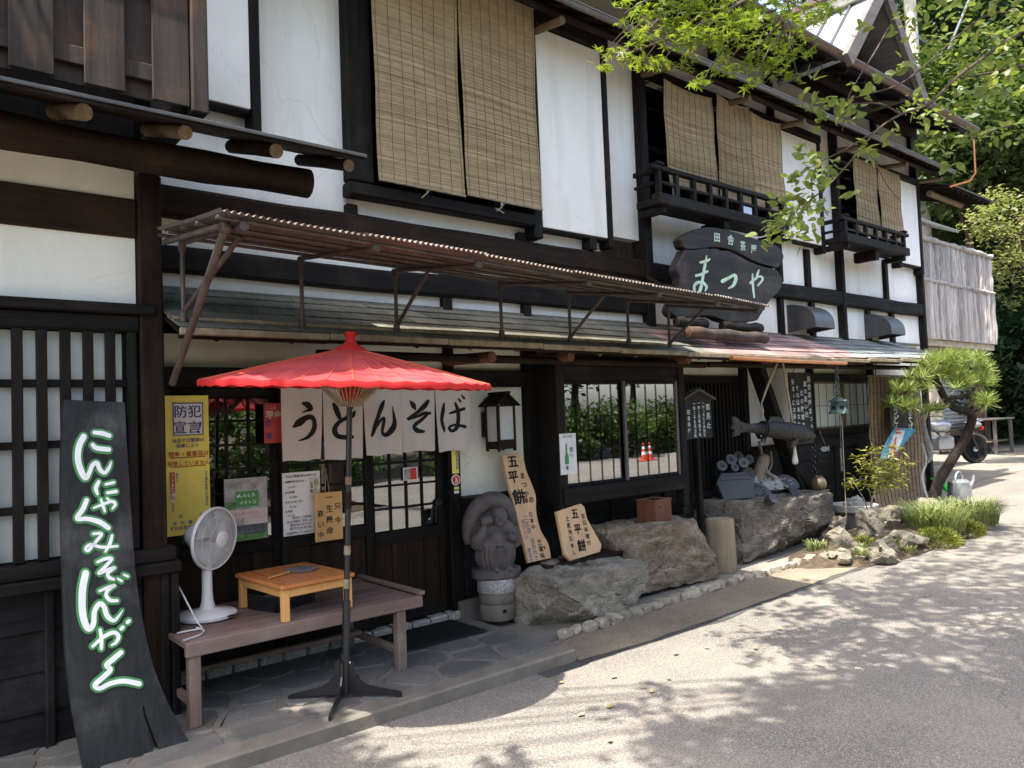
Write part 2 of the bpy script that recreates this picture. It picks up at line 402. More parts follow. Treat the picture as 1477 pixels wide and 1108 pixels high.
cc = t.ramp(n, [(.28, (.13, .09, .058)), (.5, (.30, .215, .14)), (.72, (.46, .355, .25))])
cc = t.mix(.45, cc, t.ramp(nb, [(.3, (.17, .12, .08)), (.7, (.46, .345, .235))])); t.col(cc).rough(.8).spec(.2); t.bump(n, .5, .004)
def glass(name, tint, refl, rough=.01):
    t = NT(name); t.n.remove(t.b); tr = t.new('ShaderNodeBsdfTransparent'); tr.inputs[0].default_value = (*tint, 1)
    gl = t.new('ShaderNodeBsdfGlossy'); gl.inputs['Roughness'].default_value = rough; gl.inputs[0].default_value = (.95, .97, 1, 1)
    lw = t.new('ShaderNodeFresnel'); lw.inputs[0].default_value = 1.5
    f = t.math('ADD', t.math('MULTIPLY', lw.outputs[0], 1.0), refl, True)
    mx = t.new('ShaderNodeMixShader'); t.l.new(f, mx.inputs[0]); t.l.new(tr.outputs[0], mx.inputs[1]); t.l.new(gl.outputs[0], mx.inputs[2]); t.l.new(mx.outputs[0], t.out.inputs[0])
    # a faint unevenness of old panes
    nz = t.noise(t.pos(), 1.8, 2, .5); bp = t.new('ShaderNodeBump'); bp.inputs['Strength'].default_value = .03; bp.inputs['Distance'].default_value = .02
    t.l.new(nz, bp.inputs['Height']); t.l.new(bp.outputs[0], gl.inputs['Normal'])
glass('window_glass', (.62, .64, .62), .30)
glass('door_glass', (.45, .46, .45), .20)
t = NT('frosted_glass'); n = t.noise(t.pos((1, 1, .5)), 4, 4, .6)
t.col(t.ramp(n, [(.3, (.46, .50, .46)), (.7, (.60, .62, .58))])).rough(.32).spec(.55)
def thin_cloth(name, c, trans, rough=.7, var=.06, scale=6, fold=0):
    t = NT(name); n = t.noise(t.pos(), scale, 5, .6); cc = t.ramp(n, [(.3, sc3(c, 1-var*1.5)), (.7, sc3(c, 1+var))])
    t.col(cc).rough(rough).spec(.25); tl = t.new('ShaderNodeBsdfTranslucent'); t.set(tl.inputs[0], cc)
    mx = t.new('ShaderNodeMixShader'); mx.inputs[0].default_value = trans; t.l.new(t.b.outputs[0], mx.inputs[1]); t.l.new(tl.outputs[0], mx.inputs[2]); t.l.new(mx.outputs[0], t.out.inputs[0])
    return t
thin_cloth('umbrella_paper', (.58, .082, .086), .25, .5, .3, 3.2)
thin_cloth('umbrella_seam', (.68, .12, .06), .1, .5, .1, 5)
thin_cloth('umbrella_cloth', (.62, .03, .03), .15, .7, .1, 12)
thin_cloth('noren_cloth', (.66, .605, .58), .15, .85, .03, 3)
thin_cloth('lamp_paper', (.72, .72, .70), .4, .6)
def leafm(name, c1, c2, trans=.5, var=.25, rough=.45):
    t = NT(name); n = t.noise(t.pos(), 3.0, 4, .7); nf = t.noise(t.pos(), 45, 2, .5)
    cc = t.mix(.5, t.ramp(n, [(.3, c1), (.7, c2)]), t.ramp(nf, [(.3, c1), (.7, c2)])); t.col(cc).rough(rough).spec(.35)
    tl = t.new('ShaderNodeBsdfTranslucent'); t.set(tl.inputs[0], t.mix(1.0, cc, (1.3, 1.35, .6, 1), 'MULTIPLY'))
    mx = t.new('ShaderNodeMixShader'); mx.inputs[0].default_value = trans; t.l.new(t.b.outputs[0], mx.inputs[1]); t.l.new(tl.outputs[0], mx.inputs[2]); t.l.new(mx.outputs[0], t.out.inputs[0])
leafm('maple_leaf', (.085, .125, .018), (.19, .23, .038), .5)
leafm('broad_leaf', (.10, .14, .04), (.24, .27, .085), .42)
leafm('wood_leaf', (.028, .052, .015), (.085, .12, .035), .3)
leafm('cedar_leaf', (.020, .050, .017), (.05, .095, .03), .25)
leafm('pale_leaf', (.13, .16, .07), (.26, .27, .13), .35)
leafm('pine_needle', (.11, .155, .03), (.27, .32, .085), .25)
leafm('shrub_leaf', (.12, .15, .03), (.30, .28, .06), .35)
leafm('grass_blade', (.09, .125, .035), (.30, .33, .15), .3)
leafm('moss', (.10, .13, .02), (.22, .23, .04), .2)
leafm('hedge_leaf', (.04, .08, .02), (.13, .19, .05), .35)
# rock
def rockm(name, c1, c2, c3, sc=4.0, vein=.5, rot=(0.3, 0.5, 0.2)):
    t = NT(name); p = t.pos((1, 1, 2.2), rot=rot); n = t.noise(p, sc, 8, .68, .8); m = t.noise(t.pos(), 1.8, 5, .6); f = t.noise(t.pos(), 60, 5, .6)
    cc = t.ramp(n, [(.28, c1), (.5, c2), (.72, c3)]); cc = t.mix(t.ramp(m, [(.42, (0, 0, 0)), (.62, (.8, .8, .8))]), cc, t.ramp(f, [(.3, sc3(c2, .55)), (.7, sc3(c3, .95))]))
    vn = t.noise(p, sc*1.6, 6, .6, 1.6); v = t.ramp(vn, [(.485, (0, 0, 0)), (.5, (1, 1, 1)), (.515, (0, 0, 0))])
    cc = t.mix(t.math('MULTIPLY', v, vein), cc, (.42, .38, .32))
    nm = t.new('ShaderNodeNewGeometry').outputs['Normal']; sx = t.new('ShaderNodeSeparateXYZ'); t.l.new(nm, sx.inputs[0])
    t.col(cc).rough(.82).spec(.22)
    h = t.math('ADD', t.math('MULTIPLY', n, .7), t.math('MULTIPLY', f, .35)); t.bump(h, .9, .035)
rockm('rock_grey', (.050, .044, .036), (.185, .165, .130), (.42, .375, .295))
rockm('rock_brown', (.050, .038, .028), (.185, .142, .100), (.42, .325, .22), 3.2, .6, (.9, .2, .5))
rockm('rock_dark', (.018, .018, .018), (.080, .074, .066), (.26, .225, .175), 3.0, .35, (.1, 1.2, .4))
rockm('rock_garden', (.050, .045, .036), (.155, .138, .105), (.31, .28, .215), 6.0, .3)
t = NT('flagstone'); p = t.pos(); n = t.noise(p, 3.2, 6, .65); f = t.noise(p, 70, 4, .6)
cc = t.ramp(n, [(.3, (.050, .050, .046)), (.55, (.092, .089, .080)), (.75, (.15, .138, .115))]); t.col(t.vary(t.mix(.3, cc, t.ramp(f, [(.3, (.06, .06, .06)), (.7, (.22, .21, .19))])), .25)).rough(.78).spec(.25)
t.bump(t.math('ADD', t.math('MULTIPLY', n, .6), t.math('MULTIPLY', f, .25)), .5, .012)
t = NT('asphalt'); p = t.pos(); v = t.vor(p, 125, 'F1', 1); d = t.vor(p, 125, 'F1', 0); n = t.noise(p, .8, 5, .6); f = t.noise(p, 9, 5, .65)
sp = t.new('ShaderNodeSeparateColor'); t.l.new(v, sp.inputs[0])
cc = t.ramp(sp.outputs[0], [(.0, (.16, .144, .124)), (.45, (.218, .198, .170)), (.8, (.275, .25, .213)), (1.0, (.36, .327, .275))])
cc = t.mix(t.ramp(d, [(.35, (0, 0, 0)), (.6, (1, 1, 1))]), cc, (.105, .098, .09))
cc = t.mix(t.ramp(n, [(.35, (0, 0, 0)), (.7, (.45, .45, .45))]), cc, (.30, .268, .22)); cc = t.mix(t.ramp(f, [(.45, (0, 0, 0)), (.75, (.35, .35, .35))]), cc, (.16, .152, .143))
wob_ = t.new('ShaderNodeVectorMath', operation='MULTIPLY_ADD'); tn = t.new('ShaderNodeTexNoise'); tn.inputs['Scale'].default_value = 1.4; tn.inputs['Detail'].default_value = 6; t.l.new(p, tn.inputs['Vector']); t.l.new(tn.outputs[1], wob_.inputs[0]); wob_.inputs[1].default_value = (.9, .9, .9); t.l.new(p, wob_.inputs[2])
ck = t.vor(wob_.outputs[0], .38, 'DISTANCE_TO_EDGE', 0); cc = t.mix(t.ramp(ck, [(.0, (.4, .4, .4)), (.004, (0, 0, 0))]), cc, (.05, .047, .043))
st = t.noise(t.pos((.35, 1.2, 1)), 1.1, 5, .65); cc = t.mix(t.ramp(st, [(.52, (0, 0, 0)), (.72, (.5, .5, .5))]), cc, (.125, .112, .098))
t.col(cc).rough(.88).spec(.2); t.bump(t.math('SUBTRACT', 1.0, d), .5, .006)
t = NT('dark_strip'); p = t.pos(); v = t.vor(p, 110, 'F1', 0); n = t.noise(p, 3, 5, .6)
t.col(t.mix(t.ramp(n, [(.4, (0, 0, 0)), (.7, (.6, .6, .6))]), t.ramp(v, [(.1, (.075, .073, .072)), (.6, (.035, .035, .035))]), (.11, .105, .10))).rough(.85).spec(.2); t.bump(v, .4, .005)
t = NT('apron_concrete'); p = t.pos(); v = t.vor(p, 120, 'F1', 1); n = t.noise(p, 1.8, 6, .65); sp = t.new('ShaderNodeSeparateColor'); t.l.new(v, sp.inputs[0])
cc = t.ramp(n, [(.3, (.14, .108, .076)), (.55, (.225, .175, .122)), (.75, (.30, .245, .175))]); cc = t.mix(.35, cc, t.ramp(sp.outputs[0], [(.2, (.085, .075, .06)), (.8, (.30, .26, .20))]))
t.col(cc).rough(.88).spec(.2); t.bump(t.noise(p, 80, 4, .6), .5, .005)
t = NT('forest_floor'); n = t.noise(t.pos(), .5, 6, .7); t.col(t.ramp(n, [(.3, (.02, .028, .012)), (.7, (.06, .065, .03))])).rough(.95).spec(.1)

# ---------------------------------------------------------------- the ground
def ground_sheet(name, mat, poly_fn, nu, nv, lift):
    return tag(B().grid(lambda u, v: (lambda x, y: (x, y, gz(x)+lift))(*poly_fn(u, v)), nu, nv).obj(name, mat, smooth=180), kind='structure')
def rgrid(x0, x1, y0, y1): return lambda u, v: (x0+(x1-x0)*u, y0+(y1-y0)*v)
ground_sheet('ground', 'soil', rgrid(-260, 340, -260, 340), 300, 20, -0.06)
ground_sheet('road', 'asphalt', rgrid(-40, 46, -2.6, 5.0), 172, 6, 0.0)
yard = ground_sheet('yard', 'concrete_pale', rgrid(12.5, 30, 5.002, 11), 24, 6, 0.004)
# concrete apron: inner smooth strip, cobbles, brown strip with a ragged edge
def wob(x, s, a): return a*mnoise.noise(Vector((x*1.3, s, 0))) + a*.6*mnoise.noise(Vector((x*5.1, s+9, 0)))
def apron_line(x):                     # centre line of the row of cobbles
    return 4.10 + .06*math.sin((x-3.9)*1.1) - .012*(x-4)
apron = B()
def apr(u, v):
    x = 3.57+(7.75-3.57)*u; y0 = 3.66 - .02*(x-3.6) + wob(x, 3, .035); y1 = apron_line(x)
    return (x, y0+(y1-y0)*v, gz(x)+.006+.012*v)
tag(apron.grid(apr, 70, 6).obj('apron', 'apron_concrete', smooth=180), kind='structure')
def inn(u, v):
    x = 3.57+(10.9-3.57)*u; y0 = apron_line(min(x, 7.6)) if x < 7.6 else 4.05; return (x, y0+(5.02-y0)*v, gz(x)+.022+.02*v)
tag(B().grid(inn, 50, 5).obj('path', 'concrete_pale', smooth=180), kind='structure')
def edge_strip(u, v):
    x = 3.2+(8.3-3.2)*u; y1 = 3.70 - .02*(x-3.6)+.02; y0 = y1-.12-.05*mnoise.noise(Vector((x*1.7, 31, 0)))-.02*mnoise.noise(Vector((x*7, 7, 0)))
    return (x, y0+(y1-y0)*v, gz(x)+.003)
tag(B().grid(edge_strip, 60, 2).obj('road_edge', 'dark_strip', smooth=180), kind='structure')  # narrow dark strip of road along the edge of the apron
# terrace of flagstones
def clip(poly, px, py, nx, ny):        # keep the side where (p-(px,py)).(nx,ny) <= 0
    out = []
    for i in range(len(poly)):
        a = poly[i]; b = poly[(i+1) % len(poly)]
        da = (a[0]-px)*nx+(a[1]-py)*ny; db = (b[0]-px)*nx+(b[1]-py)*ny
        if da <= 0: out.append(a)
        if (da < 0 < db) or (db < 0 < da): t_ = da/(da-db); out.append((a[0]+(b[0]-a[0])*t_, a[1]+(b[1]-a[1])*t_))
    return out
def voronoi_cells(seeds, rect, gap):
    x0, x1, y0, y1 = rect; cells = []
    for i, s_ in enumerate(seeds):
        poly = [(x0, y0), (x1, y0), (x1, y1), (x0, y1)]
        for j, q in enumerate(seeds):
            if i == j or not poly: continue
            dx, dy = q[0]-s_[0], q[1]-s_[1]; d = math.hypot(dx, dy) or 1e-6
            if d > 2.2: continue
            poly = clip(poly, (s_[0]+q[0])/2-dx/d*gap, (s_[1]+q[1])/2-dy/d*gap, dx/d, dy/d)
        if len(poly) > 2: cells.append(poly)
    return cells
TZ = 0.08
ter = tag(B().box(-3.2, 3.56, 3.69, 5.06, -.05, TZ, .012).obj('terrace', 'concrete'), kind='structure')
rs = random.Random(11); seeds = []
while len(seeds) < 58:
    p_ = (rs.uniform(-1.4, 3.44), rs.uniform(3.86, 4.84))
    if all(math.hypot(p_[0]-q[0], (p_[1]-q[1])) > .235 for q in seeds): seeds.append(p_)
for poly in voronoi_cells(seeds, (-1.45, 3.47, 3.82, 4.86), .018):
    # round the corners and roughen the outline so that every flag is its own stone
    pts = []
    n = len(poly)
    for i in range(n):
        a = Vector(poly[i-1]); b = Vector(poly[i]); c = Vector(poly[(i+1) % n])
        for f_ in (.25, .6):
            pts.append(a.lerp(b, .5+f_/2) if f_ < .5 else b.lerp(c, .12))
        m_ = b.lerp(c, .5); pts.append(m_+Vector((rs.uniform(-.012, .012), rs.uniform(-.012, .012))))
    h = TZ+.005+rs.uniform(0, .006)
    B().prism([(q.x, q.y) for q in pts], (0, 0, h), (1, 0, 0), (0, 1, 0), .03, bev=.006).obj('paving_stone', 'flagstone', ter)
for k in range(14):                    # a rough kerb of granite under the door sill
    x0 = 1.26+k*.165
    B().box(x0, x0+.155, 4.90, 5.0, TZ-.01, TZ+.045+rs.uniform(0, .012), .012).obj('sill_stone', 'granite', ter)
# ---------------------------------------------------------------- the teahouse
BLD = thing('teahouse_building', 'two storey dark timber and white plaster teahouse along the road', 'building', (6.5, 5, 0))
def bp(name, mat, x0, x1, y0, y1, z0, z1, b=.008, parent=None): return box_obj(name, mat, parent or BLD, x0, x1, y0, y1, z0, z1, b)
def warped_beam(name, mat, x0, x1, yc, zc, w, h, seed, amp=.012, n=24, parent=None, b_=.02):
    bb = B(); vs = []; fs = []
    prof = [(-.5, -.5+.12), (-.5, .5-.12), (-.5+.12, .5), (.5-.12, .5), (.5, .5-.12), (.5, -.5+.12), (.5-.12, -.5), (-.5+.12, -.5)]
    for i in range(n+1):
        x = x0+(x1-x0)*i/n; a = mnoise.noise(Vector((x*.9, seed, 0)))*amp; c = mnoise.noise(Vector((x*1.6, seed+5, 0)))*amp
        for j, (u, v) in enumerate(prof):
            vs.append((x, yc+u*w+mnoise.noise(Vector((x*2, seed, j)))*.004, zc+v*h+a+(c if v > 0 else 0)))
    for i in range(n):
        for j in range(8): fs.append((i*8+j, i*8+(j+1) % 8, (i+1)*8+(j+1) % 8, (i+1)*8+j))
    fs.append(tuple(range(7, -1, -1))); fs.append(tuple(range(n*8, n*8+8)))
    return bb.add(vs, fs).obj(name, mat, parent or BLD)
W = 5.0
# --- plaster fields of the long front, one between every two posts
def panels(xs, z0, z1, mat='plaster', y=W, skip=()):
    for i in range(len(xs)-1):
        if i in skip: continue
        bp('plaster_panel', mat, xs[i]+.002, xs[i+1]-.002, y, y+.11, z0, z1, 0)
panels([1.24, 3.5, 4.35, 5.97, 8.44, 9.17, 10.67, 11.42, 12.42], 2.42, 2.98)
panels([1.24, 2.69], 3.06, 5.4); panels([2.69, 4.35, 4.45, 5.36], 3.06, 3.33); panels([4.45, 5.36, 5.97], 3.332, 5.3)
panels([5.97, 7.25, 8.44], 3.06, 3.68); panels([8.44, 9.12, 9.44, 9.93], 3.06, 5.3); panels([9.93, 11.3, 11.6], 3.06, 3.72); panels([11.6, 12.42], 3.06, 5.3)
panels([2.69, 4.45], 5.12, 5.4); panels([5.97, 8.44], 5.10, 5.4); panels([9.93, 11.6], 5.02, 5.4)
# beams and posts
warped_beam('long_beam', 'brown_wood_x', 1.245, 5.93, 4.985, 3.03, .15, .19, 3)
warped_beam('long_beam', 'black_wood_x', 6.02, 12.4, 4.985, 3.02, .15, .185, 8)
warped_beam('lower_beam', 'black_wood_x', 1.245, 5.93, 4.985, 2.665, .11, .165, 14)
for x, z0, z1 in [(3.52, 2.43, 2.58), (3.52, 2.75, 2.93), (4.36, 2.43, 2.58), (4.36, 2.75, 2.93), (8.44, 2.43, 2.925), (9.17, 2.43, 2.925), (10.68, 2.43, 2.925), (11.42, 2.43, 2.925),
                  (2.70, 3.13, 3.205), (4.33, 3.13, 3.205), (7.22, 3.12, 3.56), (9.12, 3.12, 3.6), (11.3, 3.12, 3.66), (1.28, 3.13, 5.3)]:
    bp('stud', 'black_wood_z', x-.045, x+.045, 4.945, W+.02, z0, z1)
for x, w in [(5.97, .075), (9.92, .055), (12.43, .05)]: bp('post', 'black_wood_z', x-w/2-.01, x+w/2+.01, 4.90, W+.1, 2.43, 5.35)
bp('post', 'black_wood_z', 8.40, 8.48, 4.93, W+.1, 3.12, 5.3)
# window 1: dark frame left, sill, head; shutter box to the right
bp('window_post', 'black_wood_z', 2.66, 2.86, 4.90, W+.08, 3.37, 5.3); bp('window_post', 'black_wood_z', 4.40, 4.50, 4.86, W+.05, 3.15, 5.05)
warped_beam('window_sill', 'black_wood_x', 2.64, 4.40, 4.91, 3.295, .14, .10, 21, .006)
bp('window_head', 'black_wood_x', 2.66, 5.42, 4.84, 4.95, 5.06, 5.20)
bp('shutter_board', 'plaster', 4.505, 5.33, 4.875, 4.99, 3.26, 5.05, .004); bp('shutter_rail', 'black_wood_x', 4.5, 5.335, 4.885, 4.985, 3.235, 3.258, .003)
bp('shutter_post', 'black_wood_z', 5.335, 5.40, 4.86, W, 3.17, 5.055); bp('bracket', 'black_wood_y', 5.10, 5.18, 4.87, W, 3.13, 3.232)
bp('shutter_board', 'plaster', 1.64, 1.93, 4.87, 4.99, 3.70, 5.05, .004); bp('shutter_rail', 'black_wood_x', 1.62, 1.93, 4.88, 4.985, 3.675, 3.698, .003)
bp('shutter_post', 'black_wood_z', 1.935, 2.0, 4.86, W, 3.55, 5.2)
# window 2 and 3 with balustrades
def balustrade(x0, x1, z0, z1, npost, y=4.62, name='balustrade'):
    g = group_part(name, BLD, ((x0+x1)/2, y, z0)); zt = z1
    box_obj('sill_beam', 'black_wood_x', g, x0-.06, x1+.06, y-.07, y+.03, z0, z0+.105)
    box_obj('floor_board', 'black_wood_x', g, x0, x1, y+.032, 4.895, z0+.02, z0+.085)
    for xx in (x0+.02, x1-.06): box_obj('bracket', 'black_wood_y', g, xx, xx+.07, y-.03, 4.9, z0-.07, z0-.003)
    box_obj('bracket', 'black_wood_y', g, (x0+x1)/2-.05, (x0+x1)/2+.05, y-.02, 4.9, z0-.14, z0-.003)
    box_obj('top_rail', 'black_wood_x', g, x0-.12, x1+.12, y-.045, y+.02, zt-.045, zt, .006)
    box_obj('middle_rail', 'black_wood_x', g, x0+.02, x1-.02, y-.03, y+.005, zt-.17, zt-.14, .004)
    for k in range(npost):
        x = x0+(x1-x0)*k/(npost-1); box_obj('baluster', 'black_wood_z', g, x-.024, x+.024, y-.036, y+.012, z0+.107, zt-.047, .004)
    for xx in (x0, x1):
        box_obj('side_rail', 'black_wood_y', g, xx-.03, xx+.03, y+.025, 4.9, zt-.05, zt-.005, .005); box_obj('side_rail', 'black_wood_y', g, xx-.02, xx+.02, y+.025, 4.9, zt-.17, zt-.14, .004)
        box_obj('end_cap', 'black_wood_x', g, xx-.05, xx+.05, y-.06, y+.035, zt+.002, zt+.032, .008)
balustrade(5.78, 7.95, 3.58, 3.96, 9)
balustrade(9.42, 11.1, 3.66, 3.98, 7)
bp('shutter_board', 'plaster', 8.50, 9.34, 4.88, 4.99, 3.66, 4.98, .004); bp('shutter_rail', 'black_wood_x', 8.5, 9.34, 4.89, 4.985, 3.635, 3.658, .003)
bp('shutter_post', 'black_wood_z', 9.345, 9.42, 4.865, W, 3.56, 5.0); bp('window_head', 'black_wood_x', 5.98, 9.44, 4.86, 4.96, 5.0, 5.10)
bp('shutter_board', 'plaster', 11.66, 12.32, 4.88, 4.99, 3.68, 4.93, .004); bp('shutter_rail', 'black_wood_x', 11.66, 12.32, 4.89, 4.985, 3.655, 3.678, .003)
bp('shutter_post', 'black_wood_z', 11.58, 11.655, 4.865, W, 3.60, 4.95); bp('shutter_post', 'black_wood_z', 12.325, 12.40, 4.86, W, 3.56, 4.95); bp('window_head', 'black_wood_x', 9.9, 12.42, 4.86, 4.96, 4.94, 5.03)
for x0, x1, z0, z1 in [(2.87, 4.39, 3.36, 5.05), (6.03, 8.39, 3.70, 5.0), (9.97, 11.57, 3.75, 4.93)]:      # sashes behind the blinds
    g = group_part('sash_window', BLD, ((x0+x1)/2, 5.05, z0)); n = 3 if x1-x0 > 1.7 else 2
    B().box(x0, x1, 5.075, 5.08, z0, z1).obj('pane', 'door_glass', g)
    for k in range(n+1):
        x = x0+(x1-x0)*k/n; box_obj('stile', 'black_wood_z', g, x-.03, x+.03, 5.03, 5.072, z0, z1, .004)
    for q in (0, .5, 1): box_obj('rail', 'black_wood_x', g, x0, x1, 5.036, 5.07, z0+(z1-z0-.05)*q, z0+(z1-z0-.05)*q+.05, .004)
    B().box(x0-.1, x1+.1, 5.5, 5.54, z0-.2, z1+.1).obj('inner_backdrop', 'inner_dark', BLD)
# --- lower front
panels([1.26, 3.52, 4.34], 2.0, 2.21, 'plaster_cream'); panels([4.42, 6.0, 6.46, 7.52], 1.985, 2.22, 'plaster_cream'); panels([7.6, 9.06, 10.62], 1.98, 2.22, 'plaster_cream'); panels([10.68, 12.4], 1.3, 2.4, 'plaster_cream')
bp('lintel', 'black_wood_x', 1.25, 4.36, 4.92, 5.06, 1.87, 1.998); bp('lintel', 'black_wood_x', 6.40, 7.55, 4.95, 5.06, 1.90, 1.98); bp('lintel', 'black_wood_x', 9.02, 10.66, 4.94, 5.06, 1.965, 2.02)
panels([3.58, 4.30], 1.0, 1.868, 'plaster_cream', W)
for x0, x1, z0, z1 in [(3.46, 3.575, TZ, 1.868), (4.29, 4.43, .15, 2.2), (6.03, 6.10, .1, 2.2), (6.42, 6.49, .1, 1.9), (7.52, 7.61, .12, 2.22), (8.98, 9.06, .15, 2.22), (10.60, 10.68, .2, 2.22), (12.35, 12.45, .25, 2.42)]:
    bp('post', 'black_wood_z', x0, x1, 4.93, 5.05, z0, z1)
bp('stud', 'black_wood_z', 3.48, 3.56, 4.95, 5.05, 2.0, 2.2); bp('stud', 'black_wood_z', 4.30, 4.40, 4.95, 5.05, 2.202, 2.42)
# skirting right of the door: capped with a rail, clad with boards
bp('skirting_rail', 'black_wood_x', 3.555, 4.32, 4.86, 4.995, .955, .998)
def boards(x0, x1, z0, z1, n, y, mat='clapboard', lap=.012, th=.018, parent=None):
    for k in range(n):
        a = z0+(z1-z0)*k/n; b_ = z0+(z1-z0)*(k+1)/n+lap
        rot = rotm('X', -math.atan2(.014, b_-a)); B().obox(((x0+x1)/2, y, (a+b_)/2), (x1-x0, th, b_-a), rot, .003).obj('wall_board', mat, parent or BLD)
boards(3.58, 4.30, .22, .95, 4, 4.94); bp('stone_base', 'concrete', 3.50, 4.40, 4.88, 5.05, .02, .205, .01)
boards(4.43, 6.03, .12, .90, 5, 4.965); boards(6.10, 6.42, .1, 1.95, 10, 4.965); boards(6.49, 7.52, .12, .74, 4, 4.965); boards(7.61, 8.98, .15, 1.16, 5, 4.965); boards(9.06, 10.6, .2, 1.24, 6, 4.965)
for x in (4.72, 5.3, 5.82, 8.3, 9.5, 10.1): bp('batten', 'black_wood_z', x-.022, x+.022, 4.93, 4.955, .15, .86 if x < 7 else 1.1)
panels([7.61, 8.98], 1.18, 1.978, 'plaster', W); bp('skirting_rail', 'black_wood_x', 7.61, 8.98, 4.93, 5.0, 1.14, 1.18)
for x0, x1 in ((1.24, 12.4),): B().box(x0, x1, 5.6, 5.66, .05, 2.4).obj('inner_backdrop', 'inner_dark', BLD)
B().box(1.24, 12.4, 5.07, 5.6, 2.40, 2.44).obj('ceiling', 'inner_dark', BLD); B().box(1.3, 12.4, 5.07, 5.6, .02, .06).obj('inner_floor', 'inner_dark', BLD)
# entrance: a row of sliding doors with gridded panes over dark panels
def sliding_door(x0, x1, y, z0, z1, zg, nx, nz, label=None):
    g = group_part('sliding_door', BLD, ((x0+x1)/2, y, z0))
    for xa in (x0, x1-.06): box_obj('stile', 'black_wood_z', g, xa, xa+.06, y-.018, y+.018, z0, z1, .004)
    box_obj('rail', 'black_wood_x', g, x0+.06, x1-.06, y-.016, y+.016, z0, z0+.09, .004); box_obj('rail', 'black_wood_x', g, x0+.06, x1-.06, y-.016, y+.016, zg-.09, zg, .004); box_obj('rail', 'black_wood_x', g, x0+.06, x1-.06, y-.016, y+.016, z1-.06, z1, .004)
    w = (x1-x0-.12)/4
    for k in range(4): box_obj('door_board', 'brown_wood_z', g, x0+.06+w*k+.002, x0+.06+w*(k+1)-.002, y-.004, y+.008, z0+.09, zg-.09, .002)
    dx = (x1-x0-.12)/nx; dz = (z1-.06-zg)/nz
    for i in range(1, nx): box_obj('muntin', 'black_wood_z', g, x0+.06+dx*i-.009, x0+.06+dx*i+.009, y-.012, y-.001, zg, z1-.06, .002)
    for j in range(1, nz): box_obj('muntin', 'black_wood_x', g, x0+.06, x1-.06, y-.0105, y-.0015, zg+dz*j-.008, zg+dz*j+.008, .002)
    for i in range(nx):
        for j in range(nz):
            B().box(x0+.06+dx*i+.009, x0+.06+dx*(i+1)-.009, y, y+.003, zg+dz*j+.008, zg+dz*(j+1)-.008).obj('pane', 'door_glass', g)
    return g
sliding_door(1.42, 2.13, 5.02, TZ+.05, 1.87, .88, 4, 6)
sliding_door(2.11, 2.80, 4.975, TZ+.05, 1.87, .88, 4, 6)
d3 = sliding_door(2.78, 3.46, 5.02, TZ+.05, 1.87, .80, 4, 6)
B().lathe([(.0, 0), (.028, .0), (.028, .006), (.02, .008), (.0, .004)], (3.40, 5.0, .97), 16, rotm('X', R(90))).obj('finger_pull', 'black_metal', d3)
bp('post', 'black_wood_z', 1.25, 1.42, 4.95, 5.06, TZ, 1.87)
bp('door_track', 'black_wood_x', 1.3, 3.46, 4.94, 5.06, TZ-.01, TZ+.048)
# a dark lintel panel above the curtain with a small box lamp under the eave
bp('lintel_board', 'brown_wood_x', 3.57, 4.30, 4.955, 5.0, 1.868, 1.995)
# --- bay window of the shop
BY = 4.70
g = group_part('bay_window', BLD, (5.2, BY, .85))
box_obj('corner_post', 'black_wood_z', g, 4.38, 4.475, BY-.045, BY+.05, .82, 2.06); box_obj('corner_post', 'black_wood_z', g, 6.0, 6.09, BY-.045, BY+.05, .70, 2.08)
box_obj('head_beam', 'black_wood_x', g, 4.475, 6.0, BY-.035, BY+.05, 1.905, 2.035); box_obj('head_beam', 'black_wood_x', g, 4.34, 6.15, BY-.02, 4.95, 2.082, 2.105)
box_obj('sill_beam', 'black_wood_x', g, 4.40, 6.0, BY-.075, BY+.055, .865, 1.005, .01); box_obj('sill_board', 'black_wood_x', g, 4.38, 6.08, BY+.06, 4.95, .87, .90)
box_obj('side_wall', 'black_wood_z', g, 4.385, 4.43, BY+.055, 4.95, .9, 2.05); box_obj('side_wall', 'black_wood_z', g, 6.03, 6.075, BY+.055, 4.95, .9, 2.05)
box_obj('bracket', 'black_wood_y', g, 6.0, 6.09, BY-.03, 4.95, .62, .698); box_obj('bracket', 'black_wood_y', g, 4.4, 4.48, BY-.03, 4.95, .74, .815)
for x0, x1, yy in ((4.50, 5.27, BY+.005), (5.24, 5.99, BY-.02)):
    s_ = box_obj('stile', 'grey_wood_z', g, x0-.02, x0+.012, yy-.012, yy+.012, 1.006, 1.903, .003)
    share(s_, 'stile', g, (x1-.012, yy, (1.006+1.903)/2)); share(s_, 'stile', g, (x0+.012, yy+.04, 1.4545))
    for zz in (1.02, 1.888): box_obj('rail', 'black_wood_x', g, x0+.013, x1-.03, yy-.011, yy+.011, zz-.014, zz+.014, .003)
    for q in (1, 2): box_obj('muntin', 'black_wood_x', g, x0+.013, x1-.03, yy-.008, yy+.001, 1.02+q*.29-.004, 1.02+q*.29+.004, .002)
    for q in (1, 2, 3, 4): box_obj('muntin', 'brown_wood_z', g, x0+q*.148-.003, x0+q*.148+.003, yy-.006, yy+.001, 1.036, 1.872, .002)
    B().box(x0+.01, x1-.03, yy+.003, yy+.006, 1.02, 1.888).obj('pane', 'window_glass', g)
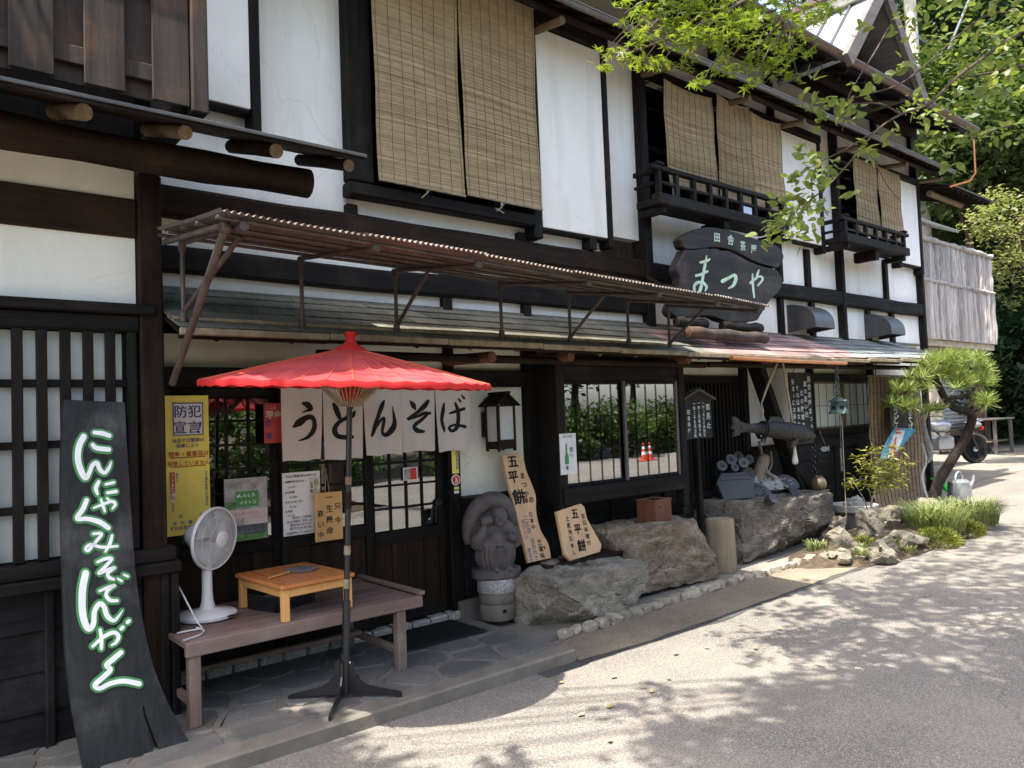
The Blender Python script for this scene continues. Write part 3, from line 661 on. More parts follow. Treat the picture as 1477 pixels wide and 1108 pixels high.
# opening behind the bay is closed by the dark backdrop; a shelf stands inside
# --- lattice right of the shop window
g = group_part('lattice', BLD, (7.0, 4.97, .76)); s_ = None
for k in range(15):
    x = 6.53+k*.0685
    if s_ is None: s_ = box_obj('slat', 'black_wood_z', g, x-.014, x+.014, 4.945, 4.975, .78, 1.90, .003)
    else: share(s_, 'slat', g, (x, 4.96, 1.34))
for z in (.80, 1.35, 1.87): box_obj('rail', 'black_wood_x', g, 6.49, 7.52, 4.978, 5.0, z-.02, z+.02, .003)
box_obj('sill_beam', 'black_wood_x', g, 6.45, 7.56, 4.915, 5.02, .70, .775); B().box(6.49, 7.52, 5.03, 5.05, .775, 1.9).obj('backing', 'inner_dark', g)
# --- frosted window at the far end
g = group_part('sash_window', BLD, (9.83, 5.0, 1.3)); box_obj('sill_beam', 'black_wood_x', g, 9.04, 10.62, 4.91, 5.03, 1.245, 1.315); box_obj('head_beam', 'black_wood_x', g, 9.06, 10.60, 4.95, 5.03, 1.925, 1.962)
for x0, x1, yy in ((9.08, 9.86, 5.0), (9.84, 10.59, 4.975)):
    B().box(x0+.03, x1-.03, yy, yy+.004, 1.34, 1.90).obj('pane', 'frosted_glass', g)
    for xa in (x0, x1-.04): box_obj('stile', 'log_wood_z', g, xa, xa+.04, yy-.014, yy+.012, 1.318, 1.923, .003)
    for za in (1.318, 1.895): box_obj('rail', 'log_wood_x', g, x0+.04, x1-.04, yy-.012, yy+.010, za, za+.028, .003)
    for q in (1, 2, 3): box_obj('muntin', 'grey_wood_z', g, x0+q*.19, x0+q*.19+.007, yy-.006, yy-.001, 1.346, 1.895, 0)
    box_obj('muntin', 'grey_wood_x', g, x0+.04, x1-.04, yy-.005, yy-.0015, 1.61, 1.617, 0)
# --- projecting wing at the left
WY = 4.5
bp('post', 'brown_wood_z', 1.125, 1.245, WY-.06, WY+.06, .03, 3.02, .01)
bp('wall_end', 'black_wood_z', 1.20, 1.244, WY+.062, 4.99, .03, 3.3)
bp('beam', 'brown_wood_x', -2.5, 1.124, WY-.03, WY+.06, 2.665, 2.875, .01); bp('lintel', 'black_wood_x', -2.5, 1.124, WY-.05, WY+.06, 2.145, 2.235); bp('lintel', 'black_wood_x', -2.5, 1.20, WY-.09, WY+.06, 2.237, 2.292)
bp('lintel', 'black_wood_x', -2.5, 1.26, WY-.07, WY-.062, 2.13, 2.2) if False else None
panels([-2.5, 1.12], 2.295, 2.663, 'plaster_cream', WY); panels([-2.5, 1.12], 2.877, 3.06, 'plaster_cream', WY)
g = group_part('lattice_window', BLD, (.2, WY, .97)); s_ = None
for k in range(22):
    x = 1.085-k*.1045
    if s_ is None: s_ = box_obj('slat', 'black_wood_z', g, x-.0235, x+.0235, WY-.045, WY-.01, .985, 2.143, .004)
    else: share(s_, 'slat', g, (x, WY-.0275, 1.564))
for z in (1.24, 1.56, 1.87): box_obj('rail', 'black_wood_x', g, -1.2, 1.124, WY-.008, WY+.016, z-.02, z+.02, .003)
for x0, x1 in ((-.95, -.27), (-.25, .44), (.46, 1.05)): B().box(x0, x1, WY+.03, WY+.036, .99, 2.14).obj('pane', 'frosted_glass', g)
box_obj('stile', 'black_wood_z', g, 1.05, 1.124, WY+.02, WY+.05, .985, 2.143, .003)
box_obj('sill_beam', 'black_wood_x', g, -2.5, 1.30, WY-.12, WY+.06, .845, .905, .008); box_obj('sill_beam', 'black_wood_x', g, -2.5, 1.28, WY-.09, WY+.05, .907, .982, .006)
boards(-2.5, 1.12, .05, .84, 4, WY-.02, lap=.02, th=.022)
for x in (.685, 1.225, -.3): bp('batten', 'black_wood_z', x-.022, x+.022, WY-.075, WY-.045, .02, .843)
bp('batten', 'black_wood_z', 1.25, 1.29, WY-.10, WY-.06, .02, .843)
bp('stone_base', 'concrete_pale', -2.5, 1.14, WY-.09, WY+.05, -.02, .048)
# eave over the wing, on a big round purlin and log rafters
warped = B(); pts = []
for i in range(16):
    x = -2.5+(2.0+2.5)*i/15; pts.append((x, 4.2+.004*math.sin(i*.7), 3.035+.004*math.sin(i*.9)))
warped.tube(pts, [.085+.006*math.sin(i*2.1) for i in range(16)], 14).obj('purlin', 'brown_wood_x', BLD, smooth=50)
for k, x in enumerate((-.6, -.16, .29, .74, 1.19, 1.66, 2.09)):
    a = Vector((x+.02, 3.90, 3.085)); b_ = Vector((x, 4.5, 3.285)); rr = .036+.004*(k % 2)
    rf = B().tube([a, a.lerp(b_, .5)+Vector((.004, 0, .004)), b_], rr, 10).obj('rafter', 'log_wood_y' if k < 5 else 'brown_wood_y', BLD, smooth=50)
    B().tube([a+Vector((0, -.0015, -.0005)), a+Vector((0, -.0035, -.001))], rr*.97, 12).obj('end_grain', 'end_grain', rf)
def slope_board(name, mat, x0, x1, ya, za, yb, zb, th, parent=None, b=.004, lift=0):
    ang = math.atan2(zb-za, yb-ya); L = math.hypot(yb-ya, zb-za); n_ = Vector((0, -math.sin(ang), math.cos(ang)))
    return B().obox(Vector(((x0+x1)/2, (ya+yb)/2, (za+zb)/2))+n_*(th/2+lift), (x1-x0, L, th), rotm('X', ang), b).obj(name, mat, parent or BLD)
rg = group_part('wing_eave', BLD, (0, 4.1, 3.2))
for k in range(15): slope_board('soffit_board', 'brown_wood_x', -2.5, 2.13, 3.82+k*.046, 3.10+k*.0153, 3.82+k*.046+.043, 3.10+k*.0153+.0143, .012, rg, .002)
slope_board('roof_sheet', 'vent_metal', -2.52, 2.16, 3.78, 3.092, 4.5, 3.332, .006, rg, 0, .014); bp('eave_edge', 'black_wood_x', -2.52, 2.16, 3.785, 3.80, 3.088, 3.112, .003, rg); bp('eave_edge', 'vent_metal', -2.52, 2.16, 3.77, 3.783, 3.104, 3.122, .003, rg)
# planked balcony above the wing
PYB = 4.18
g = group_part('plank_balcony', BLD, (.5, PYB, 3.3))
for k in range(9):
    x1 = 1.315-k*.315; top = 4.05
    box_obj('plank', 'sunburnt_board', g, x1-.185, x1, PYB-.03, PYB-.012, 3.325+(.004*(k % 3)), top+.1, .004)
    box_obj('plank', 'sunburnt_board', g, x1-.185-.15, x1-.165, PYB+.028, PYB+.044, 3.335, top, .004)
for z in (3.47, 3.93): box_obj('rail', 'sunburnt_board', g, -2.5, 1.32, PYB-.010, PYB+.026, z-.045, z+.045, .004)
box_obj('corner_post', 'sunburnt_board', g, 1.322, 1.41, PYB-.05, PYB+.05, 3.30, 4.2, .008); box_obj('top_rail', 'black_wood_x', g, -2.5, 1.56, PYB-.06, PYB+.06, 3.945+.12, 4.13, .008)
box_obj('joist', 'black_wood_y', g, 1.30, 1.42, PYB+.06, 4.98, 3.32, 3.42); box_obj('end_board', 'sunburnt_board', g, 1.33, 1.35, PYB+.06, 4.98, 3.42, 4.1)
bp('inner_backdrop', 'inner_dark', -2.5, 1.232, 4.9, 4.95, 3.3, 5.4); B().box(-2.5, 1.12, WY+.16, WY+.18, .05, 3.3).obj('inner_backdrop', 'inner_dark', BLD)
bp('eave_beam', 'black_wood_x', -2.5, 1.62, 3.9, 4.0, 4.36, 4.5)
# --- pent roof along the front: shingles in courses on a boarded slope
EY, EZ, JY, JZ = 4.20, 2.115, 5.0, 2.475
def ez(x): return EZ + .012*math.sin(x*.7) + (.012*(x-8) if x > 8 else 0)
pr = group_part('pent_roof', BLD, (6.2, 4.6, 2.3))
slope_board('roof_deck', 'brown_wood_x', 1.25, 11.5, EY+.02, EZ+.005, JY, JZ-.03, .02, pr)
NC = 5; rs = random.Random(5)
for c in range(NC):
    t0 = c/NC; t1 = min(1.0, (c+1)/NC+.06); x = 1.25 - (.12 if c % 2 else 0)
    while x < 11.5:
        w = rs.uniform(.24, .36); xa, xb = max(1.25, x), min(11.5, x+w); x += w+.004
        if xb-xa < .04: continue
        def pt(t_): return EY+(JY-EY)*t_, EZ+(JZ-EZ)*t_
        ya, za = pt(t0); yb, zb = pt(t1); xm = (xa+xb)/2; off = ez(xm)-EZ
        m_ = 'shingle' if xm < 5.9+.25*math.sin(c*2) else ('shingle_red' if xm < 8.9-.1*c else 'shingle_slate')
        slope_board('shingle', m_, xa, xb-.003, ya-rs.uniform(0, .012), za+off*(1-t0)+.022+rs.uniform(0, .004), yb, zb+off*(1-t1)+.012, .009, pr, .002)
bp('flashing', 'shingle', 1.25, 12.3, 4.955, 4.998, 2.47, 2.50, .003, pr)
for k in range(12):                    # eave strip in lengths
    x0 = 1.25+k*.855; box_obj('eave_strip', 'bamboo_strip', pr, x0, x0+.85, EY-.035, EY-.005, ez(x0)-.018, ez(x0)+.022, .005)
    box_obj('fascia', 'brown_wood_x', pr, x0, x0+.85, EY-.002, EY+.02, ez(x0)-.035, ez(x0)-.001, .003)
B().tube([(1.25, EY+.10, EZ+.095), (5.35, EY+.10, EZ+.085)], .013, 8).obj('eave_pole', 'bamboo_strip', pr, smooth=60)
for k in range(24):                    # thin poles under the boards
    x = 1.45+k*.43; B().tube([(x, EY+.01, ez(x)-.030), (x-.01, 4.98, JZ-.062)], .017, 8).obj('rafter', 'log_wood_y' if k % 3 else 'brown_wood_y', pr, smooth=60)
for px, py in ((718, 515), (832, 514), (1002, 518), (1122, 520), (1215, 524)):      # heavy log brackets
    e = PY(px-8, py, 4.42); rf = B().tube([(e.x, e.y, e.z), (e.x-.02, 5.0, e.z+.02)], .042, 12).obj('log_bracket', 'red_box_wood', pr, smooth=50)
B().tube([(2.2, 4.55, 2.06), (6.3, 4.56, 2.055)], .032, 10).obj('purlin', 'brown_wood_x', pr, smooth=60); B().tube([(6.34, 4.55, 2.06), (11.3, 4.56, 2.09)], .03, 10).obj('purlin', 'brown_wood_x', pr, smooth=60)
# --- upper eave over the first floor windows
HY, HZ = 4.45, 5.04
ue = group_part('upper_eave', BLD, (7.5, 4.7, 5.1))
for k in range(11): slope_board('soffit_board', 'brown_wood_x', 1.4, 12.55, HY+k*.05, HZ+.02+k*.0285, HY+k*.05+.047, HZ+.02+k*.0285+.027, .012, ue, .002)
slope_board('roof_sheet', 'roof_metal', 1.4, 12.6, HY-.04, HZ+.018, 5.0, HZ+.335, .006, ue, 0, .02)
bp('eave_edge', 'grey_wood_x', 1.4, 12.6, HY-.045, HY-.015, HZ-.012, HZ+.034, .004, ue)
for k in range(31):
    x = 1.6+k*.36; B().tube([(x, HY+.0, HZ-.004), (x, 4.99, HZ+.30)], .018, 8).obj('rafter', 'brown_wood_y', ue, smooth=60)
for x in (2.75, 4.5, 5.97, 7.3, 8.44, 9.92, 11.2, 12.4):
    rf = B().tube([(x+.02, HY-.03+.12, HZ-.075), (x, 5.0, HZ-.02)], .036, 12).obj('log_bracket', 'log_wood_y', ue, smooth=50)
B().tube([(1.4, 4.66, HZ+.045), (12.5, 4.66, HZ+.045)], .035, 10).obj('purlin', 'brown_wood_x', ue, smooth=60)
# --- wall band, main eave and roofs
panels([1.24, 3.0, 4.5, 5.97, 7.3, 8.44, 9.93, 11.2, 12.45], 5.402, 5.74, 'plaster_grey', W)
for x in (3.0, 4.5, 5.97, 7.3, 8.44, 9.93, 11.2, 12.42): bp('stud', 'black_wood_z', x-.05, x+.05, 4.94, 5.02, 5.38, 5.72)
bp('eave_beam', 'brown_wood_x', 1.2, 12.6, 4.92, 5.1, 5.722, 5.92)
GY, GZ = 4.22, 5.60
mr = group_part('main_roof', BLD, (6, 6, 6))
for k in range(16): slope_board('soffit_board', 'black_wood_x', -2.6, 12.75, GY+k*.055, GZ+.03+k*.022, GY+k*.055+.052, GZ+.03+k*.022+.0208, .012, mr, .002)
for k in range(30):
    x = -1.6+k*.48; B().bar((x, GY+.03, GZ-.005), (x, 5.05, GZ+.335), .05, .055, .006).obj('rafter', 'black_wood_y', mr)
slope_board('roof_slope', 'roof_metal', -2.65, 12.8, GY-.02, GZ+.06, 8.6, GZ+3.3, .05, mr); slope_board('roof_slope', 'roof_metal', -2.65, 12.8, 8.6, GZ+3.3, 13.0, GZ+.06, .05, mr)
def half_gutter(x0, x1, y, z, r):
    bb = B(); n = 10
    bb.grid(lambda u, v: (x0+(x1-x0)*u, y+r*math.cos(math.pi*(1+v)), z+r*math.sin(math.pi*(1+v))), 1, n); bb.grid(lambda u, v: (x0+(x1-x0)*u, y+(r-.006)*math.cos(math.pi*(1+v)), z+.002+(r-.006)*math.sin(math.pi*(1+v))), 1, n)
    return bb
half_gutter(-2.6, 12.75, GY-.07, GZ+.07, .06).obj('gutter', 'gutter_brown', mr, smooth=60)
B().tube([(12.62, GY-.07, GZ), (12.62, GY-.07, GZ-.62), (12.6, GY+.0, GZ-.72), (12.5, GY+.25, GZ-.76)], .015, 8).obj('downpipe', 'copper', mr, smooth=60)
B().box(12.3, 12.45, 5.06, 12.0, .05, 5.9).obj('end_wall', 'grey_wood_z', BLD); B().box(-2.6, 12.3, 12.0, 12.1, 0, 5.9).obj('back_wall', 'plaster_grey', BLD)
# steep cross gable whose metal slope catches the sun
cg = group_part('cross_gable', BLD, (10.1, 7, 5.6)); rx, rz_, ex, e2 = 9.66, 6.70, 8.72, 10.60; VY = 4.12
def gslope(name, mat, xa, za, xb, zb, y0, y1, th, b=0, lift=0.0):
    d = Vector((xb-xa, 0, zb-za)); L = d.length; ang = math.atan2(d.z, d.x); n_ = Vector((-math.sin(ang), 0, math.cos(ang)))
    if n_.z < 0: n_ = -n_
    return B().obox(Vector(((xa+xb)/2, (y0+y1)/2, (za+zb)/2))+n_*(th/2+lift), (L, y1-y0, th), rotm('Y', -ang), b).obj(name, mat, cg)
for k in range(18):                    # standing seam trays
    y0 = VY+k*.30; gslope('roof_tray', 'roof_metal', ex, 5.62, rx, rz_, y0+.004, y0+.296, .05)
    gslope('seam', 'vent_metal', ex, 5.62, rx, rz_, y0-.014, y0+.014, .085, .004)
gslope('roof_slope', 'grey_wood_y', e2, 5.62, rx, rz_, VY, 9.5, .05)
gslope('verge_board', 'grey_wood_x', ex-.05, 5.50, rx, rz_-.06, VY-.09, VY-.018, .17, .006); gslope('verge_board', 'grey_wood_x', e2+.05, 5.50, rx, rz_-.06, VY-.09, VY-.018, .17, .006)
box_obj('ridge_cap', 'cream_trim', cg, rx-.16, rx+.16, VY-.1, 9.5, rz_-.02, rz_+.14); box_obj('ridge_cap', 'gutter_brown', cg, rx-.22, rx+.22, VY-.12, 9.5, rz_+.142, rz_+.22)
B().prism([(-.82, 0), (.82, 0), (0, .98)], (rx, VY+.42, 5.62), (1, 0, 0), (0, 0, 1), .1).obj('gable_wall', 'brown_wood_z', cg)
for dx in (-.4, 0, .4): box_obj('gable_stud', 'black_wood_z', cg, rx+dx-.04, rx+dx+.04, VY+.36, VY+.415, 5.66, 6.08 if dx else 6.55)
# --- annex with a bark clad balcony beyond the end post
ax = group_part('annex', BLD, (14, 6, 0))
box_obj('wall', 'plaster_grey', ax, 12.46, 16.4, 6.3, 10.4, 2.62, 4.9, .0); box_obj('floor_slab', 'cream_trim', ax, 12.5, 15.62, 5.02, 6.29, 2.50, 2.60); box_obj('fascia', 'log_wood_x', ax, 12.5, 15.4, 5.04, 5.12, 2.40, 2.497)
s_ = None; rs = random.Random(3)
for row, (z0, z1) in enumerate(((2.602, 3.52), (3.53, 4.2))):
    for k in range(34):
        x = 12.57+k*.0905; w = .042+rs.uniform(-.006, .006); zz1 = z1+rs.uniform(-.02, .015); pts = []
        for i in range(7):
            t_ = i/6; pts.append((x+rs.uniform(-.008, .008), 5.0+rs.uniform(-.012, .012)-(0.02 if row == 0 else 0), z0+(zz1-z0)*t_))
        B().tube(pts, [w*rs.uniform(.85, 1.12) for _ in range(7)], 7).obj('bark_pole', 'bark_fence', ax, smooth=50)
for z in (3.52, 4.19):
    pts = [(12.52+i*.19, 4.955, z+rs.uniform(-.012, .012)) for i in range(17)]; B().tube(pts, [.035*rs.uniform(.7, 1.3) for _ in pts], 8).obj('rail', 'bark_fence', ax, smooth=60)
for k in range(8): slope_board('soffit_board', 'brown_wood_x', 12.62, 14.3, 4.5+k*.11, 4.86+k*.035, 4.5+k*.11+.104, 4.86+k*.035+.033, .014, ax)
slope_board('roof_sheet', 'vent_metal', 12.6, 14.35, 4.46, 4.855, 6.3, 5.44, .02, ax, 0, .016)
for k in range(8): B().bar((12.7+k*.21, 4.5, 4.83), (12.7+k*.21, 5.6, 5.18), .035, .035, .004).obj('rafter', 'brown_wood_y', ax)
B().tube([(12.46, 4.75, 4.80), (13.7, 4.75, 4.80)], .045, 12).obj('purlin', 'log_wood_x', ax, smooth=60)
box_obj('storm_shutter', 'grey_wood_z', ax, 13.25, 14.15, 6.18, 6.26, 3.6, 4.75); box_obj('window', 'inner_dark', ax, 12.75, 13.24, 6.22, 6.28, 3.7, 4.6)
slope_board('annex_roof', 'roof_metal', 12.4, 16.8, 5.9, 4.98, 8.4, 6.1, .05, ax); slope_board('annex_roof', 'roof_metal', 12.4, 16.8, 8.4, 6.1, 10.8, 4.98, .05, ax)
# --- kitchen vent hoods, part of the wall
for x0, x1 in ((8.62, 9.08), (10.62, 11.05)):
    vh = group_part('vent_hood', BLD, ((x0+x1)/2, 4.8, 2.5)); z0, z1, d = 2.52, 2.86, .36; n = 8; prof = [(0, z1)]+[(-d*math.sin(a*math.pi/2/n), z0+.10+(z1-z0-.10)*math.cos(a*math.pi/2/n)) for a in range(1, n+1)]+[(-d, z0+.03), (0, z0)]
    for xx in (x0, x1-.012):
        B().prism([(p_[0], p_[1]) for p_ in prof], (xx+.012, 4.998, 0), (0, 1, 0), (0, 0, 1), .012).obj('side', 'vent_metal', vh)
    bb = B(); m_ = len(prof)-2
    bb.grid(lambda u, v: (x0+(x1-x0)*u, 4.998+prof[min(m_, int(round(v*m_)))][0]-.002, prof[min(m_, int(round(v*m_)))][1]+.003), 1, m_).obj('cowl', 'vent_metal', vh, smooth=40)
# ---------------------------------------------------------------- lettering
_gl = {}
def glyph(ch, bold):
    key = (ch, bold)
    if key not in _gl:
        cu = bpy.data.curves.new('t', 'FONT'); cu.body = ch; cu.resolution_u = 3; cu.offset = bold
        o = bpy.data.objects.new('t', cu)
        me = bpy.data.meshes.new_from_object(o)
        _gl[key] = ([(v.co.x, v.co.y) for v in me.vertices], [tuple(p.vertices) for p in me.polygons])
        bpy.data.objects.remove(o); bpy.data.curves.remove(cu); bpy.data.meshes.remove(me)
    return _gl[key]
def put(bb, s, o, u, v, size, vertical=False, pitch=None, bold=0.012, jit=0.0, shear=0.0, wx=1.0, seed=1, mi=0, heavy=0.0):
    # o = centre of the first character; u right, v up (unit vectors)
    o = Vector(o); u = Vector(u); v = Vector(v)
    if heavy:
        w = u.cross(v).normalized()
        for i, (a, b) in enumerate(((-1, -.4), (1, -.4), (0, 1), (0, 0))): put(bb, s, o+u*(a*heavy*size)+v*(b*heavy*size)+w*(.0005*i), u, v, size, vertical, pitch, bold, jit, shear, wx, seed, mi)
        return bb
    rr = random.Random(seed+len(s)); pitch = pitch or size*1.02; k = 0.0
    for ch in s:
        if ch == ' ': k += .5; continue
        if ch == '|': k += .25; continue
        vs, fs = glyph(ch, bold); half = ord(ch) < 0x250
        gw = (max(q[0] for q in vs)-min(q[0] for q in vs)); gx = (max(q[0] for q in vs)+min(q[0] for q in vs))/2 if half else .5
        an = rr.uniform(-jit, jit)*.5; ca, sa = math.cos(an), math.sin(an); sx = wx*(1+rr.uniform(-jit, jit)*.5); sy = 1+rr.uniform(-jit, jit)*.5
        dx, dy = rr.uniform(-jit, jit)*.2, rr.uniform(-jit, jit)*.2; out = []
        for (a, b) in vs:
            a = (a-gx)*sx; b = (b-.38)*sy; a += b*shear; b += -a*shear*.25
            if jit: w_ = .03*jit/.12; nz = mnoise.noise_vector(Vector((a*4+seed*3, b*4, ord(ch) % 97))); a += nz.x*w_; b += nz.y*w_
            a, b = a*ca-b*sa+dx, a*sa+b*ca+dy; pos = o + u*(a*size) + v*(b*size)
            pos += (-v if vertical else u)*(k*pitch); out.append(pos)
        bb.add(out, fs, mi); k += (.56 if (half and not vertical) else 1.0)
    return bb
def stroke(bb, pts, mp, lift, mi=0, k=7, grow=0.0, n=10):
    # pts: (x, y, width) in sign coordinates; mp(x, y, lift) -> 3D
    P = smooth_path(pts, k) if len(pts) > 2 else [np.array(p, float) for p in np.linspace(pts[0], pts[-1], k)]
    L = []; Rr = []
    for i, p in enumerate(P):
        a = P[max(i-1, 0)]; b = P[min(i+1, len(P)-1)]; d = (b-a)[:2]; d = d/(np.linalg.norm(d) or 1); w = max(p[2], 1.0)/2+grow
        L.append((p[0]-d[1]*w, p[1]+d[0]*w)); Rr.append((p[0]+d[1]*w, p[1]-d[0]*w))
    def cap(p, q, inv):
        d = (p-q)[:2]; d = d/(np.linalg.norm(d) or 1); w = max(p[2], 1.0)/2+grow; a0 = math.atan2(d[1], d[0]); return [(p[0]+w*math.cos(a0+t*math.pi/2), p[1]+w*math.sin(a0+t*math.pi/2)) for t in np.linspace(-1, 1, n)]
    vs = []; fs = []
    for a, b in zip(L, Rr): vs += [mp(*a, lift), mp(*b, lift)]
    for i in range(len(P)-1): fs.append((2*i, 2*i+1, 2*i+3, 2*i+2))
    bb.add(vs, fs, mi)
    for p, q in ((P[0], P[1]), (P[-1], P[-2])):
        c = cap(p, q, 0); bb.add([mp(*a, lift+.00012) for a in c], [tuple(range(len(c)))], mi)
    return bb
def on_plane(px, py, o, n):
    d = _ray(px, py); o = Vector(o); n = Vector(n); return CAM + d*((o-CAM).dot(n)/d.dot(n))
XU, ZU = Vector((1, 0, 0)), Vector((0, 0, 1))
# ---------------------------------------------------------------- corrugated awning on a pipe frame
AW = thing('awning', 'rusty corrugated sheet awning on brown pipes over the entrance', 'awning', (3.4, 3.9, 2.2))
AX0, AX1, AYF, AYB = 1.2, 5.5, 3.35, 4.32
def az(x, y):
    f = (x-AX0)/(AX1-AX0); front = 2.545-.145*f; back = 2.66-.07*f; t = (y-AYF)/(AYB-AYF); return front+(back-front)*t
ns = 6
for k in range(ns):
    x0 = AX0+(AX1-AX0)*k/ns-.02; x1 = AX0+(AX1-AX0)*(k+1)/ns+.02; nw = int((x1-x0)/.032); bb = B()
    def sf(u, v, x0=x0, x1=x1, nw=nw, k=k):
        x = x0+(x1-x0)*u; y = AYF-.015*(k % 2)+(AYB-AYF)*v; return (x, y, az(x, y)+.008*math.cos(u*nw*2*math.pi)+.022+.004*(k % 2)+.006*math.sin(x*3+v*4))
    bb.grid(sf, nw*8, 5); bb.obj('corrugated_sheet', 'corrugated', AW, smooth=180, fix=False)
for i, y in enumerate((3.40, 3.68, 3.89, 4.10, 4.29)):
    B().tube([(AX0-.02, y, az(AX0, y)-.008), ((AX0+AX1)/2, y, az((AX0+AX1)/2, y)-.012), (AX1+.02, y, az(AX1, y)-.008)], .0105, 8).obj('purlin_pipe', 'pipe_brown', AW, smooth=60)
posts = (1.30, 1.98, 2.63, 3.51, 4.20, 4.88, 5.42)
for i, x in enumerate(posts):
    zt = az(x, 4.28)-.035; arm = [(x, 4.3, zt), (x, 3.40, az(x, 3.40)-.032)]
    B().tube(arm, .0135, 10).obj('arm_pipe', 'pipe_brown', AW, smooth=60); B().lathe([(.0, 0), (.022, 0), (.022, .03), (.0, .034)], (x, 3.415, az(x, 3.40)-.032), 12, rotm('X', R(90))).obj('pipe_cap', 'pipe_brown', AW, smooth=40)
    zb = ez(x)+.045+.02
    B().tube([(x, 4.28, zb), (x, 4.28, zt)], .0125, 10).obj('post_pipe', 'pipe_brown', AW, smooth=60)
    for zz in (zb, zt-.05): B().lathe([(.0, 0), (.021, 0), (.021, .05), (.0, .05)], (x, 4.28, zz), 10).obj('pipe_joint', 'pipe_brown', AW, smooth=40)
    if i in (2, 4, 6): B().tube([(x, 4.275, zb+.04), (x+.02, 3.92, az(x, 3.92)-.045)], .0125, 10).obj('brace_pipe', 'pipe_brown', AW, smooth=60)
B().tube([(1.26, 4.36, 1.86), (1.25, 3.50, 2.51)], .019, 10).obj('brace_pipe', 'pipe_brown', AW, smooth=60)
B().ball((1.25, 3.49, 2.525), .032).obj('pipe_elbow', 'pipe_brown', AW, smooth=60)
B().tube([(1.30, 4.28, 2.24), (1.42, 3.75, 2.56)], .0145, 10).obj('brace_pipe', 'pipe_brown', AW, smooth=60)
B().tube([(AX0+.02, 3.47, az(AX0, 3.47)-.04), (AX0+.02, 4.3, az(AX0, 4.3)-.04)], .016, 10).obj('arm_pipe', 'pipe_brown', AW, smooth=60)

# ---------------------------------------------------------------- big slab sign on the roof
SY = 4.46
SG = thing('slab_sign', 'dark natural wood slab sign with pale green brush lettering on the roof', 'sign', (6.6, SY, 2.4))
def sg(x, y): p = PY(960+x/5.832, 310+y/5.832, SY); return (p.x, p.z)
up_ = [(130, 210), (160, 178), (200, 150), (250, 128), (300, 110), (380, 103), (500, 120), (620, 150), (760, 200), (900, 240), (960, 280), (995, 340), (985, 395), (945, 445), (880, 428), (800, 408), (710, 368), (620, 322), (540, 290), (430, 268), (300, 278), (165, 282)]
lo_ = [(165, 292), (300, 288), (425, 282), (470, 300), (535, 302), (612, 338), (700, 385), (795, 425), (880, 448), (935, 462), (965, 500), (990, 560), (960, 640), (900, 700), (850, 770), (800, 850), (770, 888), (660, 905), (560, 905), (480, 890), (400, 855), (300, 850), (200, 862), (120, 868), (60, 842), (38, 790), (80, 700), (118, 620), (125, 540), (100, 470), (115, 400), (145, 340)]
for pl in (up_, lo_):
    P2 = smooth_path([sg(*q) for q in pl]+[sg(*pl[0])], 3)[:-1]; P2 = [(float(q[0]), float(q[1])) for q in P2][::-1]
    B().prism(P2, (0, SY, 0), XU, ZU, -.0+.10, bev=.012).obj('slab', 'sign_slab', SG, smooth=35)
bb = B(); mp = lambda x, y, l: (lambda p: (p.x, SY-.003-l, p.z))(PY(960+x/5.832, 310+y/5.832, SY))
for i, s_ in enumerate([[(292, 400, 20), (335, 392, 24), (368, 375, 16)], [(256, 512, 22), (300, 500, 24), (350, 476, 18)], [(343, 345, 8), (330, 420, 24), (315, 500, 22), (303, 580, 24), (285, 640, 26), (263, 680, 10)],
                       [(330, 640, 12), (342, 605, 22), (310, 570, 22), (262, 572, 26), (238, 605, 22), (245, 645, 20), (262, 675, 14)],
                       [(478, 558, 34), (530, 530, 26), (578, 508, 26), (588, 545, 30), (565, 595, 26), (528, 618, 14)],
                       [(712, 572, 22), (765, 528, 18), (800, 520, 18), (812, 545, 20), (775, 595, 14)], [(782, 465, 12), (770, 500, 20), (762, 540, 12)], [(728, 500, 12), (730, 580, 18), (742, 695, 14)]]):
    stroke(bb, s_, mp, .0003*i)
    if i in (3, 4, 7): bb.obj('character', 'mint_paint', SG, fix=False); bb = B()
for ch, (x, y), sz in zip('田舎茶屋', ((432, 190), (546, 212), (648, 262), (740, 288)), (.098, .105, .10, .10)):
    q = PY(960+x/5.832, 310+y/5.832, SY); put(bb, ch, (q.x, SY-.003, q.z), XU, ZU, sz*1.05, bold=.012, jit=.16, shear=.12, wx=1.05, seed=ord(ch), heavy=.012); bb.obj('character', 'mint_paint', SG, fix=False); bb = B()
B().tube([(5.9, SY+.12, 2.75), (5.9, 4.95, 2.98)], .014, 8).obj('stay', 'black_metal', SG, smooth=60); B().tube([(7.3, SY+.1, 2.75), (7.3, 4.95, 2.98)], .014, 8).obj('stay', 'black_metal', SG, smooth=60)
for nm, lb, a, b_, r, m_ in (('support_log', 'long grey log lying on the roof under the slab sign', (5.80, 4.36, 2.335), (7.10, 4.38, 2.33), .055, 'sunburnt_board'), ('support_log', 'short dark log wedged under the slab sign, left end', (5.72, 4.42, 2.435), (6.20, 4.46, 2.44), .05, 'black_wood_x'), ('support_log', 'short dark log wedged under the slab sign, right end', (6.45, 4.43, 2.43), (7.16, 4.47, 2.445), .052, 'black_wood_x')):
    a = Vector(a); b_ = Vector(b_); pts = [a.lerp(b_, i/8)+Vector((0, 0, .006*math.sin(i*2))) for i in range(9)]
    tag(B().tube([a-Vector((.012, 0, 0))]+pts+[b_+Vector((.012, 0, 0))], [r*.8]+[r*(1+.05*math.sin(i*1.9)) for i in range(9)]+[r*.8], 12).obj(nm, m_, smooth=50), lb, 'log', 'logs under the slab sign')

